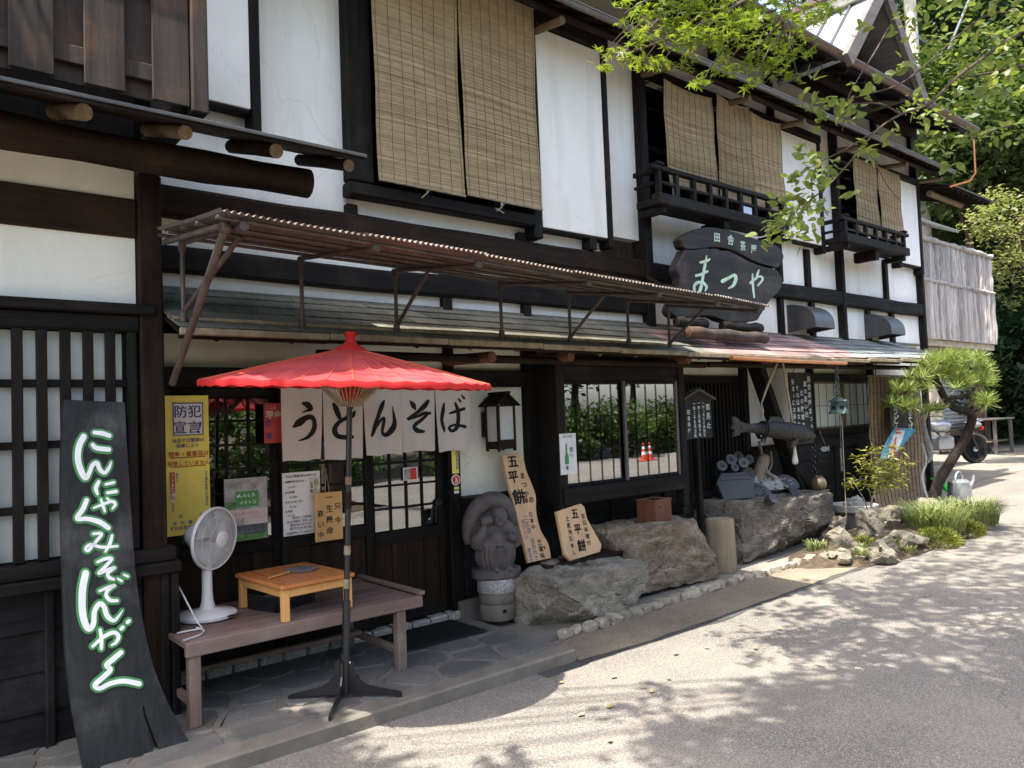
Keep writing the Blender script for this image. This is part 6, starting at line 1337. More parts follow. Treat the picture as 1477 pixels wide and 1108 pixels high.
tag(B().tube([(7.74, 4.49, 1.42), (7.62, 4.46, 1.76), (7.48, 4.42, 2.10)], .014, 8).obj('hanging_rope', 'rope', smooth=60), 'slanting rope holding the head end of the carp', 'rope', 'ropes of the carp')
tag(B().tube([(7.66, 4.44, 1.20), (7.665, 4.44, 1.12), (7.66, 4.44, 1.02)], [.012, .018, .034], 8).ball((7.66, 4.44, 1.01), (.036, .03, .02), 10, 6).obj('tassel', 'tag_cloth', smooth=60), 'pale cloth tassel hanging below the carp', 'tassel')
HB = thing('hanging_board', 'tall black board with white vertical writing hanging behind the carp', 'sign', (8.3, 4.70, 1.2)); B().box(8.08, 8.56, 4.70, 4.72, 1.18, 2.01, .003).obj('board', 'plank_black', HB)
for x in (8.18, 8.44): B().tube([(x, 4.71, 2.01), (x-.02, 4.62, 2.14)], .004, 5).obj('cord', 'black_metal', HB)
bb = B()
for s_, x, z, sz, pt in (('田舎茶屋まつやは', 8.50, 1.935, .076, .094), ('旅の思い出', 8.41, 1.88, .074, .09), ('北の故郷です', 8.325, 1.77, .074, .093), ('それはあなた', 8.235, 1.83, .068, .083), ('気まゝにお茶を', 8.145, 1.90, .066, .08)): put(bb, s_, (x, 4.697, z), XU, ZU, sz, vertical=True, pitch=pt, jit=.14, bold=.01, heavy=.012, seed=4)
tag(bb.obj('lettering', 'white_ink', HB, fix=False), kind='stuff')
tag(B().tube([(6.12, 4.13, 2.085), (7.2, 4.12, 2.072), (8.28, 4.13, 2.072)], .024, 10).obj('copper_rail', 'copper', smooth=60), 'copper coloured pole fixed under the eave above the carp', 'pole')
def chain(p, q, n, r, mat, name, label, group=None):
    bb = B(); p = Vector(p); q = Vector(q)
    for i in range(n):
        c = p.lerp(q, (i+.5)/n); L = (q-p).length/n*.62; ax = Vector((1, 0, 0)) if i % 2 else Vector((0, 1, 0)); bb.tube([c+ax*(r*2.2*math.cos(a))+ZU*(L*math.sin(a)) for a in np.linspace(0, 2*math.pi, 9)], r*.7, 4, False)
    return tag(bb.obj(name, mat, smooth=60), label, 'chain', group)
chain((8.40, 4.30, 2.08), (8.40, 4.30, 1.72), 9, .011, 'verdigris', 'lantern_chain', 'chain from the eave to the hanging bronze lantern')
BL = thing('bronze_lantern', 'greenish bronze hanging lantern bell with openwork sides', 'lantern', (8.40, 4.30, 1.45)); n6 = rotm('Z', R(20))
B().lathe([(0, .155), (.025, .15), (.05, .135), (.115, .11), (.12, .10), (.09, .10), (.085, .06), (.10, .0), (.125, -.035), (.118, -.038), (.09, .0), (.075, .06), (0, .095)], (8.40, 4.30, 1.555), 6, n6).obj('bell', 'verdigris', BL)
for k in range(6):
    a = R(20+30+60*k); c = Vector((8.40+.086*math.cos(a), 4.30+.086*math.sin(a), 1.59)); B().lathe([(0, 0), (.022, 0), (.02, .003), (0, .003)], c, 10, Vector((math.cos(a), math.sin(a), 0)).to_track_quat('Z', 'Y').to_matrix()).obj('opening', 'black_ink', BL)
tag(B().tube([(8.41, 4.30, 1.5), (8.41, 4.30, 1.30), (8.40, 4.30, 1.12)], .004, 5).prism([(-.02, 0), (.02, 0), (.02, -.26), (-.02, -.26)], (8.40, 4.30, 1.13), XU, ZU, .004).obj('bell_strip', 'verdigris'), 'cord with a blue green paper strip below the bronze lantern', 'strip')
tag(B().tube([(8.46, 4.30, 1.48), (8.47, 4.32, .34)], .005, 5).obj('rain_cord', 'rope'), 'long thin cord hanging to the stone basin', 'cord')
chain((8.28, 4.56, 1.18), (8.30, 4.58, .86), 9, .010, 'black_metal', 'kettle_chain', 'black chain holding the small brass kettle')
tag(B().tube([(8.22, 4.56, 1.5), (8.28, 4.56, 1.18)], .005, 5).obj('hook_rod', 'black_metal'), 'thin rod above the kettle chain', 'rod')
KT = thing('brass_kettle', 'small tarnished brass kettle hanging on a chain', 'kettle', (8.34, 4.56, .66)); B().lathe([(0, .0), (.06, .0), (.085, .03), (.09, .075), (.075, .12), (.045, .14), (.05, .15), (.0, .16)], (8.34, 4.56, .66), 22).obj('body', 'brass', KT, smooth=50); B().tube([(8.27, 4.54, .70), (8.23, 4.52, .75), (8.21, 4.51, .80)], [.02, .014, .01], 8).obj('spout', 'brass', KT, smooth=50); B().tube([(8.34+.07*math.cos(a), 4.56, .78+.08*math.sin(a)) for a in np.linspace(0, math.pi, 11)], .006, 6).obj('handle', 'black_metal', KT, smooth=60); box_obj('stand', 'log_wood_x', KT, 8.25, 8.45, 4.48, 4.63, .635, .655)
tag(B().prism([(-.09, 0), (-.05, .028), (.03, .03), (.07, .01), (.10, .035), (.10, -.035), (.07, -.01), (.03, -.03), (-.05, -.028)], (8.42, 4.5, 1.115), XU, ZU, .012, bev=.003).tube([(8.44, 4.495, 1.14), (8.32, 4.50, 1.33)], .003, 4).obj('fish_ornament', 'tile_pale'), 'small pale fish shaped ornament hanging right of the carp', 'ornament')
# stone basin
bs = Vector((8.98, 4.48, gz(9)+.03)); BN = thing('stone_basin', 'round stone water basin on a stone base under the frosted window', 'basin', bs)
B().lathe([(0, .0), (.20, .0), (.215, .03), (.215, .19), (0, .19)], bs, 28).obj('base', 'stone_grey', BN, smooth=40); B().lathe([(0, .192), (.23, .192), (.27, .22), (.272, .285), (.25, .292), (.225, .27), (0, .262)], bs, 28).obj('bowl', 'granite', BN, smooth=40)
for k in range(5): rock('basin_stone', 'pale stone heaped in the round basin', (bs.x-.12+.06*k, bs.y+.04*math.sin(k*2), bs.z+.262), (.13, .11, .12), 60+k, 'tile_pale', 'stone', 'stones in the basin', sub=2, amp=.01)
# ---------------------------------------------------------------- reed screen with sign and flag
SCY = 4.58
SC = thing('reed_screen', 'tall brown reed screen hanging at the end of the building', 'screen', (10.5, SCY, .2)); z0, z1, x0, x1 = .17, 1.97, 9.74, 11.22; nz = 150
def scr(u, v):
    j = int(round(v*nz*2)); x = x0+(x1-x0)*u+.01*math.sin(v*7)*(u-.5); return (x+.015*math.sin(v*40)*(1 if u in (0, 1) else 0), SCY-(.006 if j % 2 else 0)+.03*math.sin(u*4+1)*math.sin(v*3)-.12*max(0, .18-v)**1.3*4, z0+(z1-z0)*v)
B().grid(scr, 16, nz*2).obj('reed_sheet', 'reed_screen', SC, fix=False)
for i in range(15):
    u = (i+.3)/14.6; B().tube([Vector(scr(u, vv))+Vector((0, -.008, 0)) for vv in np.linspace(0, 1, 10)], .0035, 4, False).obj('string', 'brown_wood_z', SC)
B().tube([scr(u, 1.0) for u in (0, .5, 1)], .016, 8).obj('top_rod', 'bamboo_strip', SC, smooth=60)
for x in (9.95, 11.0): B().tube([(x, SCY, 1.98), (x, SCY-.02, 2.16)], .006, 5).obj('hook', 'black_metal', SC)
SN = thing('hanging_sign_board', 'black board with white noodle lettering hanging on the reed screen', 'sign', (10.5, 4.5, 1.2)); B().box(10.10, 10.82, 4.49, 4.51, 1.19, 1.70, .003).obj('board', 'plank_black', SN); bb = B()
for s_, x, z, sz, pt in (('田舎そば', 10.68, 1.64, .125, .118), ('茶うどん', 10.26, 1.635, .125, .118)): put(bb, s_, (x, 4.487, z), XU, ZU, sz, vertical=True, pitch=pt, jit=.16, bold=.01, heavy=.02, seed=2, wx=1.2)
tag(bb.obj('lettering', 'white_ink', SN, fix=False), kind='stuff')
FY = 4.40; FL = thing('soda_flag', 'blue cloth flag with red lettering in front of the reed screen', 'flag', (10.1, FY, 1.0)); q = [PY(1240+x/5.54, 540+yy/5.54, FY) for x, yy in ((285, 420), (435, 440), (385, 540), (320, 640), (235, 660), (162, 688), (215, 560))]
def fl(u, v):
    A_, B_, C_, D_ = q[0], q[1], q[3], q[5]; a = A_.lerp(B_, u); b_ = D_.lerp(C_, u); p = a.lerp(b_, v); return (p.x, FY+.03*math.sin(u*5+v*3), p.z)
B().grid(fl, 10, 12).obj('cloth', 'flag_blue', FL, smooth=180, fix=False)
B().grid(lambda u, v: (lambda p: (p[0], p[1]-.004, p[2]))(fl(.20+.36*u, .08+.88*v)), 6, 10).obj('white_field', 'paper', FL, smooth=180, fix=False)
bb = B(); d1 = (Vector(fl(.38, .9))-Vector(fl(.38, .1)))
for ch, v in zip('ラムネ', (.22, .50, .78)):
    c = Vector(fl(.38, v)); put(bb, ch, (c.x, c.y-.010, c.z), XU, (Vector((-.25, 0, .97))).normalized(), .20, bold=.01, heavy=.022, shear=.25, jit=.03, wx=1.15)
tag(bb.obj('lettering', 'sticker_red', FL, fix=False), kind='stuff'); B().tube([q[0]+Vector((-.02, .01, 0)), q[0]+Vector((.30, .12, .30))], .005, 5).obj('string', 'rope', FL)
# ---------------------------------------------------------------- foliage helpers
def rand_rot(n, rng, up=.0):
    # random frames; up > 0 pulls the leaf normals towards the zenith
    N = rng.normal(size=(n, 3)); N[:, 2] = np.abs(N[:, 2])*(1+up*3)+up; N /= np.linalg.norm(N, axis=1)[:, None]
    T = rng.normal(size=(n, 3)); T -= (T*N).sum(1)[:, None]*N; T /= np.linalg.norm(T, axis=1)[:, None]; return T, np.cross(N, T), N
def scatter(tv, tf, P, T, Bn, N, S):
    tv = np.asarray(tv, float); V = (P[:, None, :] + S[:, None, None]*(tv[None, :, 0:1]*T[:, None, :]+tv[None, :, 1:2]*Bn[:, None, :]+tv[None, :, 2:3]*N[:, None, :])).reshape(-1, 3)
    F = (np.asarray(tf)[None]+np.arange(len(P))[:, None, None]*len(tv)).reshape(-1, len(tf[0])); return V, F
LEAF = ([(0, 0, 0), (.28, .45, .05), (0, 1.0, -.08), (-.28, .45, .05)], [(0, 1, 2, 3)])
OVAL = ([(0, 0, 0), (.22, .22, .05), (.27, .5, .06), (.15, .8, .0), (0, 1.0, -.06), (-.15, .8, .0), (-.27, .5, .06), (-.22, .22, .05)], [(0, 1, 2, 3), (0, 3, 4, 5), (0, 5, 6, 7)])
def maple_leaf():
    pts = [(0, 0, 0)]; ang = [-150, -105, -52, 0, 52, 105, 150]; ln = [.45, .75, .95, 1.05, .95, .75, .45]; fs = []
    ring = []
    for i, (a, l) in enumerate(zip(ang, ln)):
        if i: m = (ang[i-1]+a)/2; ring.append((.24*math.sin(R(m)), .24*math.cos(R(m)), .01))
        else: ring.append((.12*math.sin(R(-170)), .12*math.cos(R(-170)), 0))
        w = 9; ring.append((l*.55*math.sin(R(a-w)), l*.55*math.cos(R(a-w)), .0)); ring.append((l*math.sin(R(a)), l*math.cos(R(a)), -.10*l)); ring.append((l*.55*math.sin(R(a+w)), l*.55*math.cos(R(a+w)), .0))
    ring.append((.12*math.sin(R(170)), .12*math.cos(R(170)), 0)); pts += ring
    for i in range(1, len(ring)): fs.append((0, i+1, i))
    return pts, fs
MAPLE = maple_leaf()
def clumps(rng, centres, radii, n_per):
    P = []
    for c, r, n in zip(centres, radii, n_per):
        r = np.array(r if hasattr(r, '__len__') else (r, r, r*.7)); d = rng.normal(size=(n, 3)); d /= np.linalg.norm(d, axis=1)[:, None]; q = rng.random(n)**.45
        P.append(np.array(c)+d*q[:, None]*r)
    return np.concatenate(P)
def limb(bb, pts, r0, r1, n=8, k=4):
    P = smooth_path([tuple(p) for p in pts], k); m = len(P); bb.tube([Vector(p) for p in P], [r0+(r1-r0)*(i/(m-1))**.8 for i in range(m)], n); return bb
def make_tree(name, label, base, trunk_pts, r0, crown, n_clump, per, leaf, leaf_mat, size, seed, group=None, up=.4, limbs=7, bark='bark', clr=.55, cat='tree'):
    rng = np.random.default_rng(seed); t_ = thing(name, label, cat, base, group); top = Vector(trunk_pts[-1]); bb = B(); limb(bb, trunk_pts, r0, r0*.3, 10)
    cc, cr = np.array(crown[0]), np.array(crown[1]); d = rng.normal(size=(n_clump, 3)); d /= np.linalg.norm(d, axis=1)[:, None]; q = rng.random(n_clump)**.38
    C_ = cc + d*q[:, None]*cr
    for i in range(limbs):
        a = Vector(trunk_pts[-1 - (i % 2)]).lerp(Vector(trunk_pts[len(trunk_pts)//2]), rng.random()*.7); e = Vector(C_[i % n_clump]); m_ = a.lerp(e, .5)+Vector((0, 0, .12*(e-a).length)); limb(bb, [a, m_, e], r0*.32, r0*.06, 6, 3)
    bb.obj('trunk', bark, t_, smooth=60)
    P = clumps(rng, C_, [clr*(.6+.8*rng.random()) for _ in range(n_clump)], [per]*n_clump); T, Bn, N = rand_rot(len(P), rng, up); S = size*(.6+.8*rng.random(len(P)))
    V, F = scatter(leaf[0], leaf[1], P, T, Bn, N, S); big_mesh('crown', V, F, leaf_mat, t_, tuple(base)); return t_
# ---------------------------------------------------------------- wooded hill behind the right end
def hill(u, v):
    x = 16+(90-16)*u; y = -30+(90+30)*v; d = max(0, (x-30)+max(0, y-6)*.45) if y < 20 else max(0, (x-30)+6.3)
    d = max(d, (y-18)*1.0 if x > 14 else 0); z = gz(14)-.05+.75*max(0, d)*min(1, max(0, (y+9)/8)) if d > 0 else -.4
    return (x, y, min(z, 34)+.5*mnoise.noise(Vector((x*.2, y*.2, 0))) if d > 0 else -.5)
tag(B().grid(hill, 50, 60).obj('hill', 'forest_floor', smooth=180), kind='structure')
def bank(u, v):
    x = -60+(15.9+60)*u; y = 16+60*v; return (x, y, -.3+.8*(y-16)*min(1, v*8)+.5*mnoise.noise(Vector((x*.2, y*.2, 0))))
tag(B().grid(bank, 40, 30).obj('hillside', 'forest_floor', smooth=180), kind='structure')
rg = np.random.default_rng(5)
spots = [(1320, 60, 24, 'dark cedar rising behind the cross gable'), (1380, 120, 30, 'dark cedar right of the downpipe, behind the balcony'), (1440, 160, 27, 'dark cedar at the right edge behind the pale tree'), (1350, 260, 34, 'shaded cedar low on the hill behind the annex roof'), (1460, 380, 33, 'shaded cedar lowest on the hill at the right edge'), (1410, 330, 42, 'far cedar in the gap beside the bark balcony'), (1300, -60, 36, 'tall far cedar reaching above the picture over the gable'), (1420, -60, 38, 'tall far cedar reaching above the picture at the right'), (1475, 40, 44, 'farthest cedar at the upper right corner')]
for i, (px, py, dp, lb) in enumerate(spots):
    c = PD(px, py, dp); rad = 3.0+.05*dp; gx = Vector((c.x, c.y, max(gz(14), c.z-5.5)))
    make_tree('cedar_tree', lb, gx, [gx, gx.lerp(c, .5)+Vector((.15, 0, 0)), c+Vector((0, 0, 1.5))], .28, ((c.x, c.y, c.z), (rad, rad, rad*1.45)), 95, 170, LEAF, 'cedar_leaf', .24, 100+i, 'trees on the hill', .25, 6, clr=1.0)
for i, (px, py, dp, lb) in enumerate([(1448, 550, 25, 'dark bush at the foot of the hill right of the pine'), (1425, 500, 27, 'dark bush below the bark balcony'), (1478, 515, 23, 'dark bush at the right edge above the lane'), (1470, 590, 28, 'lowest dark bush at the far end of the lane'), (1445, 455, 28, 'dark bush under the pale sunlit tree')]):
    c = PD(px, py, dp); gx = Vector((c.x, c.y, gz(14)-.1)); make_tree('hill_bush', lb, gx, [gx, Vector((c.x, c.y, c.z))], .08, ((c.x, c.y, c.z), (2.6, 2.6, 2.0)), 50, 150, LEAF, 'cedar_leaf', .2, 140+i, 'bushes at the foot of the hill', .3, 4, clr=.8, cat='bush')
# sunlit bright tree left of the cedars, seen above the roof
c = PD(1385, 150, 20); gx = Vector((c.x, c.y, gz(14))); make_tree('bright_tree', 'bright green tree beyond the gable roof', gx, [gx, gx.lerp(c, .6), c], .16, ((c.x, c.y, c.z), (1.5, 1.5, 1.9)), 60, 130, LEAF, 'wood_leaf', .14, 61, None, .5, 8, clr=.55)
# pale sunlit tree with layered branches right of the bark balcony
c = PD(1455, 360, 15.5); gx = Vector((c.x+1.6, c.y-.3, gz(14))); make_tree('pale_tree', 'pale sunlit tree with layered branches right of the bark balcony', gx, [gx, gx+Vector((-.1, .1, 1.8)), Vector((c.x+.9, c.y, c.z-.2)), Vector((c.x+.3, c.y, c.z+.9))], .12, ((c.x+.15, c.y, c.z), (.95, .9, 1.25)), 55, 62, LEAF, 'pale_leaf', .10, 62, None, .9, 16, clr=.34)
# utility pole behind the roof and its stay
up0 = PD(1316, 60, 21); up1 = Vector((up0.x, up0.y, 0)); UPL = thing('utility_pole', 'pale concrete utility pole rising behind the gable roof', 'pole', up1)
B().tube([up1, Vector((up0.x, up0.y, 13.5))], [.19, .15], 14).obj('shaft', 'cream_trim', UPL, smooth=60); B().tube([Vector((up0.x, up0.y, 9.2)), PD(1400, -5, 19.5)], .035, 6).obj('stay', 'steel', UPL, smooth=60)
B().box(up0.x-.02, up0.x+.9, up0.y-.06, up0.y+.06, 11.6, 11.72).obj('crossarm', 'steel', UPL)
# ---------------------------------------------------------------- garden at the corner: bed, rocks, grasses, shrub, pine
def bed(u, v):
    a = 2*math.pi*u; x = 8.55+1.75*v*math.cos(a)*(1+.08*math.sin(3*a)); y = 3.92+.60*v*math.sin(a)*(1+.06*math.cos(2*a)); return (x, y, gz(x)+.005+.17*(1-v*v)+.02*mnoise.noise(Vector((x*5, y*5, 0))))
tag(B().grid(bed, 40, 10, close_u=True).obj('planting_bed', 'soil', smooth=180), kind='structure')
gr_ = [((7.50, 3.50), (.32, .28, .21), 'rounded dark speckled rock at the front of the garden'), ((7.97, 3.84), (.27, .22, .38), 'tall pointed ochre rock in the garden'), ((7.24, 3.86), (.30, .18, .12), 'flat low rock at the left tip of the garden'), ((7.62, 3.98), (.24, .20, .22), 'pale rock left of the tall ochre rock'), ((8.20, 3.55), (.36, .26, .17), 'wide flat mossy rock in the garden middle'), ((7.78, 3.60), (.24, .20, .18), 'pale lit rock beside the dark speckled rock'), ((8.75, 3.98), (.32, .28, .28), 'grey rock behind the grasses'), ((9.75, 3.95), (.36, .30, .30), 'grey rock at the foot of the pine'), ((9.35, 4.15), (.34, .30, .26), 'shaded rock left of the pine foot'), ((10.1, 3.75), (.28, .24, .24), 'rock at the right end of the garden'), ((7.38, 3.74), (.30, .16, .14), 'slanting narrow rock at the left of the garden'), ((8.1, 4.25), (.25, .22, .25), 'shaded rock by the stone basin')]
for i, ((x, y), s_, lb) in enumerate(gr_): rock('garden_rock', lb, (x, y, gz(x)+.02+.05*(1 if .2 < abs(x-8.5) < 1.0 else 0)), s_, 70+i, 'rock_garden', 'rock', 'rocks of the corner garden', sub=4, amp=.05, planes=22, rotz=i*1.1, boxy=.98, pr=(.82, 1.05))
for i in range(16):                    # small stones packed between them
    a = i*2.4; x = 8.1+1.05*math.cos(a)*(.4+.6*((i*37) % 10)/10); y = 3.72+.36*math.sin(a*1.3)
    rock('small_stone', 'small stone packed between the garden rocks', (x, y, gz(x)+.05), (.13+.05*(i % 3), .11, .09+.03*(i % 2)), 300+i, 'rock_garden', 'stone', 'small stones of the corner garden', sub=2, amp=.02, planes=12, boxy=.95, pr=(.82, 1.05))
def tuft(name, label, c, n, h, spread, mat, seed, cat, group=None, w=.0065, droop=.85):
    rng = np.random.default_rng(seed); V = []; F = []
    for i in range(n):
        a = rng.random()*2*math.pi; r0 = spread*.6*rng.random()**.5; b0 = np.array([c[0]+r0*math.cos(a), c[1]+r0*math.sin(a), c[2]]); L = h*(.6+.6*rng.random()); out = spread*.62*(.3+.7*rng.random()); an = a+rng.normal()*.5; d = np.array([math.cos(an), math.sin(an), 0]); s = np.array([-d[1], d[0], 0])*w*(.7+.6*rng.random()); m = 4
        for j in range(m+1):
            t_ = j/m; p = b0+d*out*t_**1.4+np.array([0, 0, L*(t_-droop*t_*t_*.75)]); k = (1-t_)**.6; V += [p-s*k, p+s*k]
        o = len(V)-2*(m+1)
        for j in range(m): F.append((o+2*j, o+2*j+1, o+2*j+3, o+2*j+2))
    o = big_mesh(name, np.array(V), np.array(F), mat, None, c); return tag(o, label, cat, group)
tuft('grass_clump', 'wide striped grass clump in the garden middle', (8.95, 3.58, gz(8.9)+.10), 620, .66, .50, 'grass_blade', 1, 'grass clump', 'grass clumps of the corner garden')
tuft('grass_clump', 'arching grass clump at the right end of the garden', (9.75, 3.50, gz(9.8)+.05), 620, .66, .46, 'grass_blade', 2, 'grass clump', 'grass clumps of the corner garden')
tuft('grass_clump', 'small grass clump beside the dark speckled rock', (7.98, 3.45, gz(7.9)+.03), 90, .16, .12, 'grass_blade', 3, 'grass clump', 'grass clumps of the corner garden'); tuft('grass_clump', 'thin grass clump left of the tall ochre rock', (7.42, 4.12, gz(7.4)+.06), 90, .26, .16, 'grass_blade', 4, 'grass clump', 'grass clumps of the corner garden')
def cushion(label, c, rad, n, seed):
    rng = np.random.default_rng(seed); d = rng.normal(size=(n, 3)); d[:, 2] = np.abs(d[:, 2]); d /= np.linalg.norm(d, axis=1)[:, None]; bump_ = 1+.12*np.sin(d[:, 0]*7+seed)*np.cos(d[:, 1]*6)
    P = np.array(c)+d*np.array(rad)*(bump_*(.9+.12*rng.random(n)))[:, None]; N = d+rng.normal(size=(n, 3))*.3; N /= np.linalg.norm(N, axis=1)[:, None]; T = np.cross(N, rng.normal(size=(n, 3))); T /= np.linalg.norm(T, axis=1)[:, None]
    V, F = scatter([(-.10, 0, 0), (.10, 0, 0), (.03, .0, 1), (-.03, .0, 1)], [(0, 1, 2, 3)], P, T, np.cross(N, T), N, .045*(.6+.7*rng.random(n))); return tag(big_mesh('moss_cushion', V, F, 'moss', None, c), label, 'moss', 'moss cushions of the corner garden')
cushion('yellow green moss cushion under the wide grass clump', (8.62, 3.42, gz(8.6)), (.26, .20, .16), 2600, 5); cushion('green moss cushion under the arching grass clump', (9.30, 3.42, gz(9.3)), (.30, .18, .15), 2400, 6); cushion('pale moss cushion between the pale rocks', (7.80, 3.82, gz(7.8)+.06), (.16, .13, .09), 1200, 7)
for i, (x, y) in enumerate(((7.60, 3.74), (8.0, 3.62), (8.35, 3.78), (8.45, 3.42), (7.36, 3.62), (8.15, 4.02), (9.1, 3.85), (9.95, 3.55))): tuft('grass_clump', 'short weedy tuft sprouting between the garden rocks', (x, y, gz(x)+.09), 60, .15, .13, 'grass_blade', 20+i, 'grass clump', 'weedy tufts between the garden rocks')
# shrub with feathery yellow green leaves
sb = Vector((8.25, 4.0, gz(8.2)+.12)); SH = thing('feathery_shrub', 'small shrub with feathery yellow green leaves before the reed screen', 'shrub', sb); bb = B(); dd = 8.25*.642+4.0*.766
tips = [PD(px, py, 8.15) for px, py in ((1242, 662), (1262, 650), (1285, 648), (1302, 668), (1275, 690), (1295, 690), (1258, 678), (1230, 695), (1282, 665), (1270, 705))]
hubp = PD(1268, 700, 8.15); limb(bb, [sb, PD(1256, 745, 8.15), PD(1258, 720, 8.15), hubp], .016, .009, 7)
for p in tips: limb(bb, [PD(1258, 722, 8.15) if p.z < hubp.z+.05 else hubp, hubp.lerp(p, .55)+Vector((0, 0, .04)), p], .007, .003, 5, 3)
limb(bb, [sb, PD(1250, 730, 8.15), PD(1228, 690, 8.15)], .009, .004, 6); bb.obj('stem', 'driftwood', SH, smooth=60)
rng = np.random.default_rng(31); P = clumps(rng, [tuple(p) for p in tips]+[tuple(hubp.lerp(p, .6)) for p in tips], [.12]*20, [30]*20); T, Bn, N = rand_rot(len(P), rng, .6); V, F = scatter([(0, 0, 0), (.10, .4, .03), (0, 1, -.1), (-.10, .4, .03)], [(0, 1, 2, 3)], P, T, Bn, N, .085*(.6+.7*rng.random(len(P)))); big_mesh('foliage', V, F, 'shrub_leaf', SH, tuple(sb))
wood('pine_bark', (.026, .019, .015), 'z', rough=.9, contrast=.6, fine=14, bump=.9)
# garden pine with a bent trunk
DPN = 9.75; pb = PD(1346, 728, DPN); pb = Vector((pb.x, pb.y, gz(10)+.1)); PI = thing('garden_pine', 'small garden pine with a bent dark trunk and flat needle pads', 'pine tree', pb); bb = B()
limb(bb, [pb, PD(1352, 700, DPN), PD(1372, 665, DPN), PD(1392, 632, DPN), PD(1402, 604, DPN-.05), PD(1396, 594, DPN-.05), PD(1376, 588, DPN), PD(1362, 573, DPN), PD(1352, 552, DPN), PD(1345, 540, DPN)], .072, .036, 12)
for a, b_, m_ in (((1352, 552), (1300, 572), (1325, 548)), ((1350, 550), (1380, 520), (1360, 525)), ((1362, 573), (1410, 555), (1390, 572)), ((1396, 594), (1425, 575), (1412, 590)), ((1352, 556), (1330, 520), (1338, 535)), ((1370, 582), (1348, 585), (1356, 590))): limb(bb, [PD(*a, DPN), PD(*m_, DPN-.1), PD(*b_, DPN-.05)], .03, .012, 8, 4)
bb.obj('trunk', 'pine_bark', PI, smooth=60)
rng = np.random.default_rng(33); V = []; F = []
def needles(c, n, L, upv):
    for i in range(n):
        d = rng.normal(size=3)*.75+np.array(upv); d /= np.linalg.norm(d); s = np.cross(d, rng.normal(size=3)); s /= np.linalg.norm(s); s *= .0042; l = L*(.75+.4*rng.random()); o = len(V); b0 = np.array(c)+d*.01
        V.extend([b0-s, b0+s, b0+d*l+s*.4, b0+d*l-s*.4]); F.append((o, o+1, o+2, o+3))
for px, py, rx, ry, nt in ((1297, 586, 27, 6, 30), (1312, 560, 30, 6, 30), (1338, 542, 30, 7, 32), (1388, 518, 30, 6, 32), (1355, 522, 28, 7, 28), (1410, 550, 20, 6, 24), (1421, 580, 13, 6, 18), (1384, 556, 18, 6, 16), (1346, 592, 10, 4, 8), (1412, 533, 12, 5, 10), (1372, 538, 22, 6, 16)):
    for k in range(nt):
        a = rng.random()*2*math.pi; q = rng.random()**.5; c = PD(px+rx*q*math.cos(a), py+ry*q*math.sin(a), DPN+rng.normal()*.20); needles(c, 26, .135, (rng.normal()*.35, -.25+rng.normal()*.35, .75))
big_mesh('needles', np.array(V), np.array(F), 'pine_needle', PI, tuple(pb))
# ---------------------------------------------------------------- motorcycle, shed and odds and ends in the yard
mc = Vector((17.7, 6.75, gz(14)+.006)); mrot = rotm('Z', R(146)); MC = thing('motorcycle', 'black and silver motorcycle parked in the yard beyond the reed screen', 'motorcycle', mc)
def Q(x, y, z): return mc + mrot @ Vector((x, y, z))
for x, r, w in ((.70, .30, .05), (-.66, .30, .06)):
    wl_ = group_part('wheel', MC, Q(x, 0, r)); rx_ = mrot @ rotm('X', R(90))
    B().lathe([(r-.09, -w*.5), (r-.03, -w), (r, -w*.55), (r, w*.55), (r-.03, w), (r-.09, w*.5), (r-.09, -w*.5)], Q(x, 0, r), 32, rx_).obj('tyre', 'rubber', wl_, smooth=50)
    B().lathe([(r-.11, -.02), (r-.085, -.025), (r-.085, .025), (r-.11, .02), (r-.11, -.02)], Q(x, 0, r), 32, rx_).obj('rim', 'steel', wl_, smooth=50); B().lathe([(0, -.05), (.055, -.05), (.055, .05), (0, .05)], Q(x, 0, r), 16, rx_).obj('hub', 'silver_paint', wl_, smooth=40)
    for k in range(10): a = 2*math.pi*k/10; B().tube([Q(x+.05*math.cos(a), 0, r+.05*math.sin(a)), Q(x+(r-.1)*math.cos(a+.15), 0, r+(r-.1)*math.sin(a+.15))], .008, 5).obj('spoke', 'steel', wl_)
    B().tube([Q(x+(r+.03)*math.cos(a), 0, r+(r+.03)*math.sin(a)) for a in np.linspace(R(40), R(150), 9)], .055, 8, flat=.35).obj('mudguard', 'silver_paint', MC, smooth=60)
for s in (-1, 1): B().tube([Q(.70, s*.09, .30), Q(.42, s*.09, .98)], .022, 8).obj('fork', 'steel', MC, smooth=60); B().tube([Q(-.66, s*.10, .30), Q(-.50, s*.12, .72)], .025, 8).obj('shock_absorber', 'black_metal', MC, smooth=60)
B().ball(Q(.12, 0, .82), (.29, .15, .14), 20, 12, mrot).obj('fuel_tank', 'silver_paint', MC, smooth=60); B().ball(Q(-.38, 0, .80), (.36, .14, .075), 20, 12, mrot @ rotm('Y', R(4))).obj('seat', 'seat_vinyl', MC, smooth=60); B().ball(Q(-.70, 0, .82), (.16, .10, .07), 14, 10, mrot).obj('tail', 'silver_paint', MC, smooth=60)
B().obox(Q(.05, 0, .45), (.42, .24, .30), mrot, .04).obj('engine', 'silver_paint', MC); 
for k in range(5): B().obox(Q(.10, 0, .52+.035*k), (.26, .30, .012), mrot, .002).obj('fin', 'steel', MC)
B().tube([Q(.25, -.14, .50), Q(.20, -.16, .26), Q(-.2, -.18, .22), Q(-.75, -.19, .30)], [.025, .025, .03, .045], 10).obj('exhaust', 'steel', MC, smooth=60); B().tube([Q(.42, 0, .95), Q(.1, 0, .62), Q(.12, 0, .25), Q(-.35, 0, .25), Q(-.40, 0, .70), Q(.40, 0, .88)], .025, 8).obj('frame', 'black_metal', MC, smooth=60)
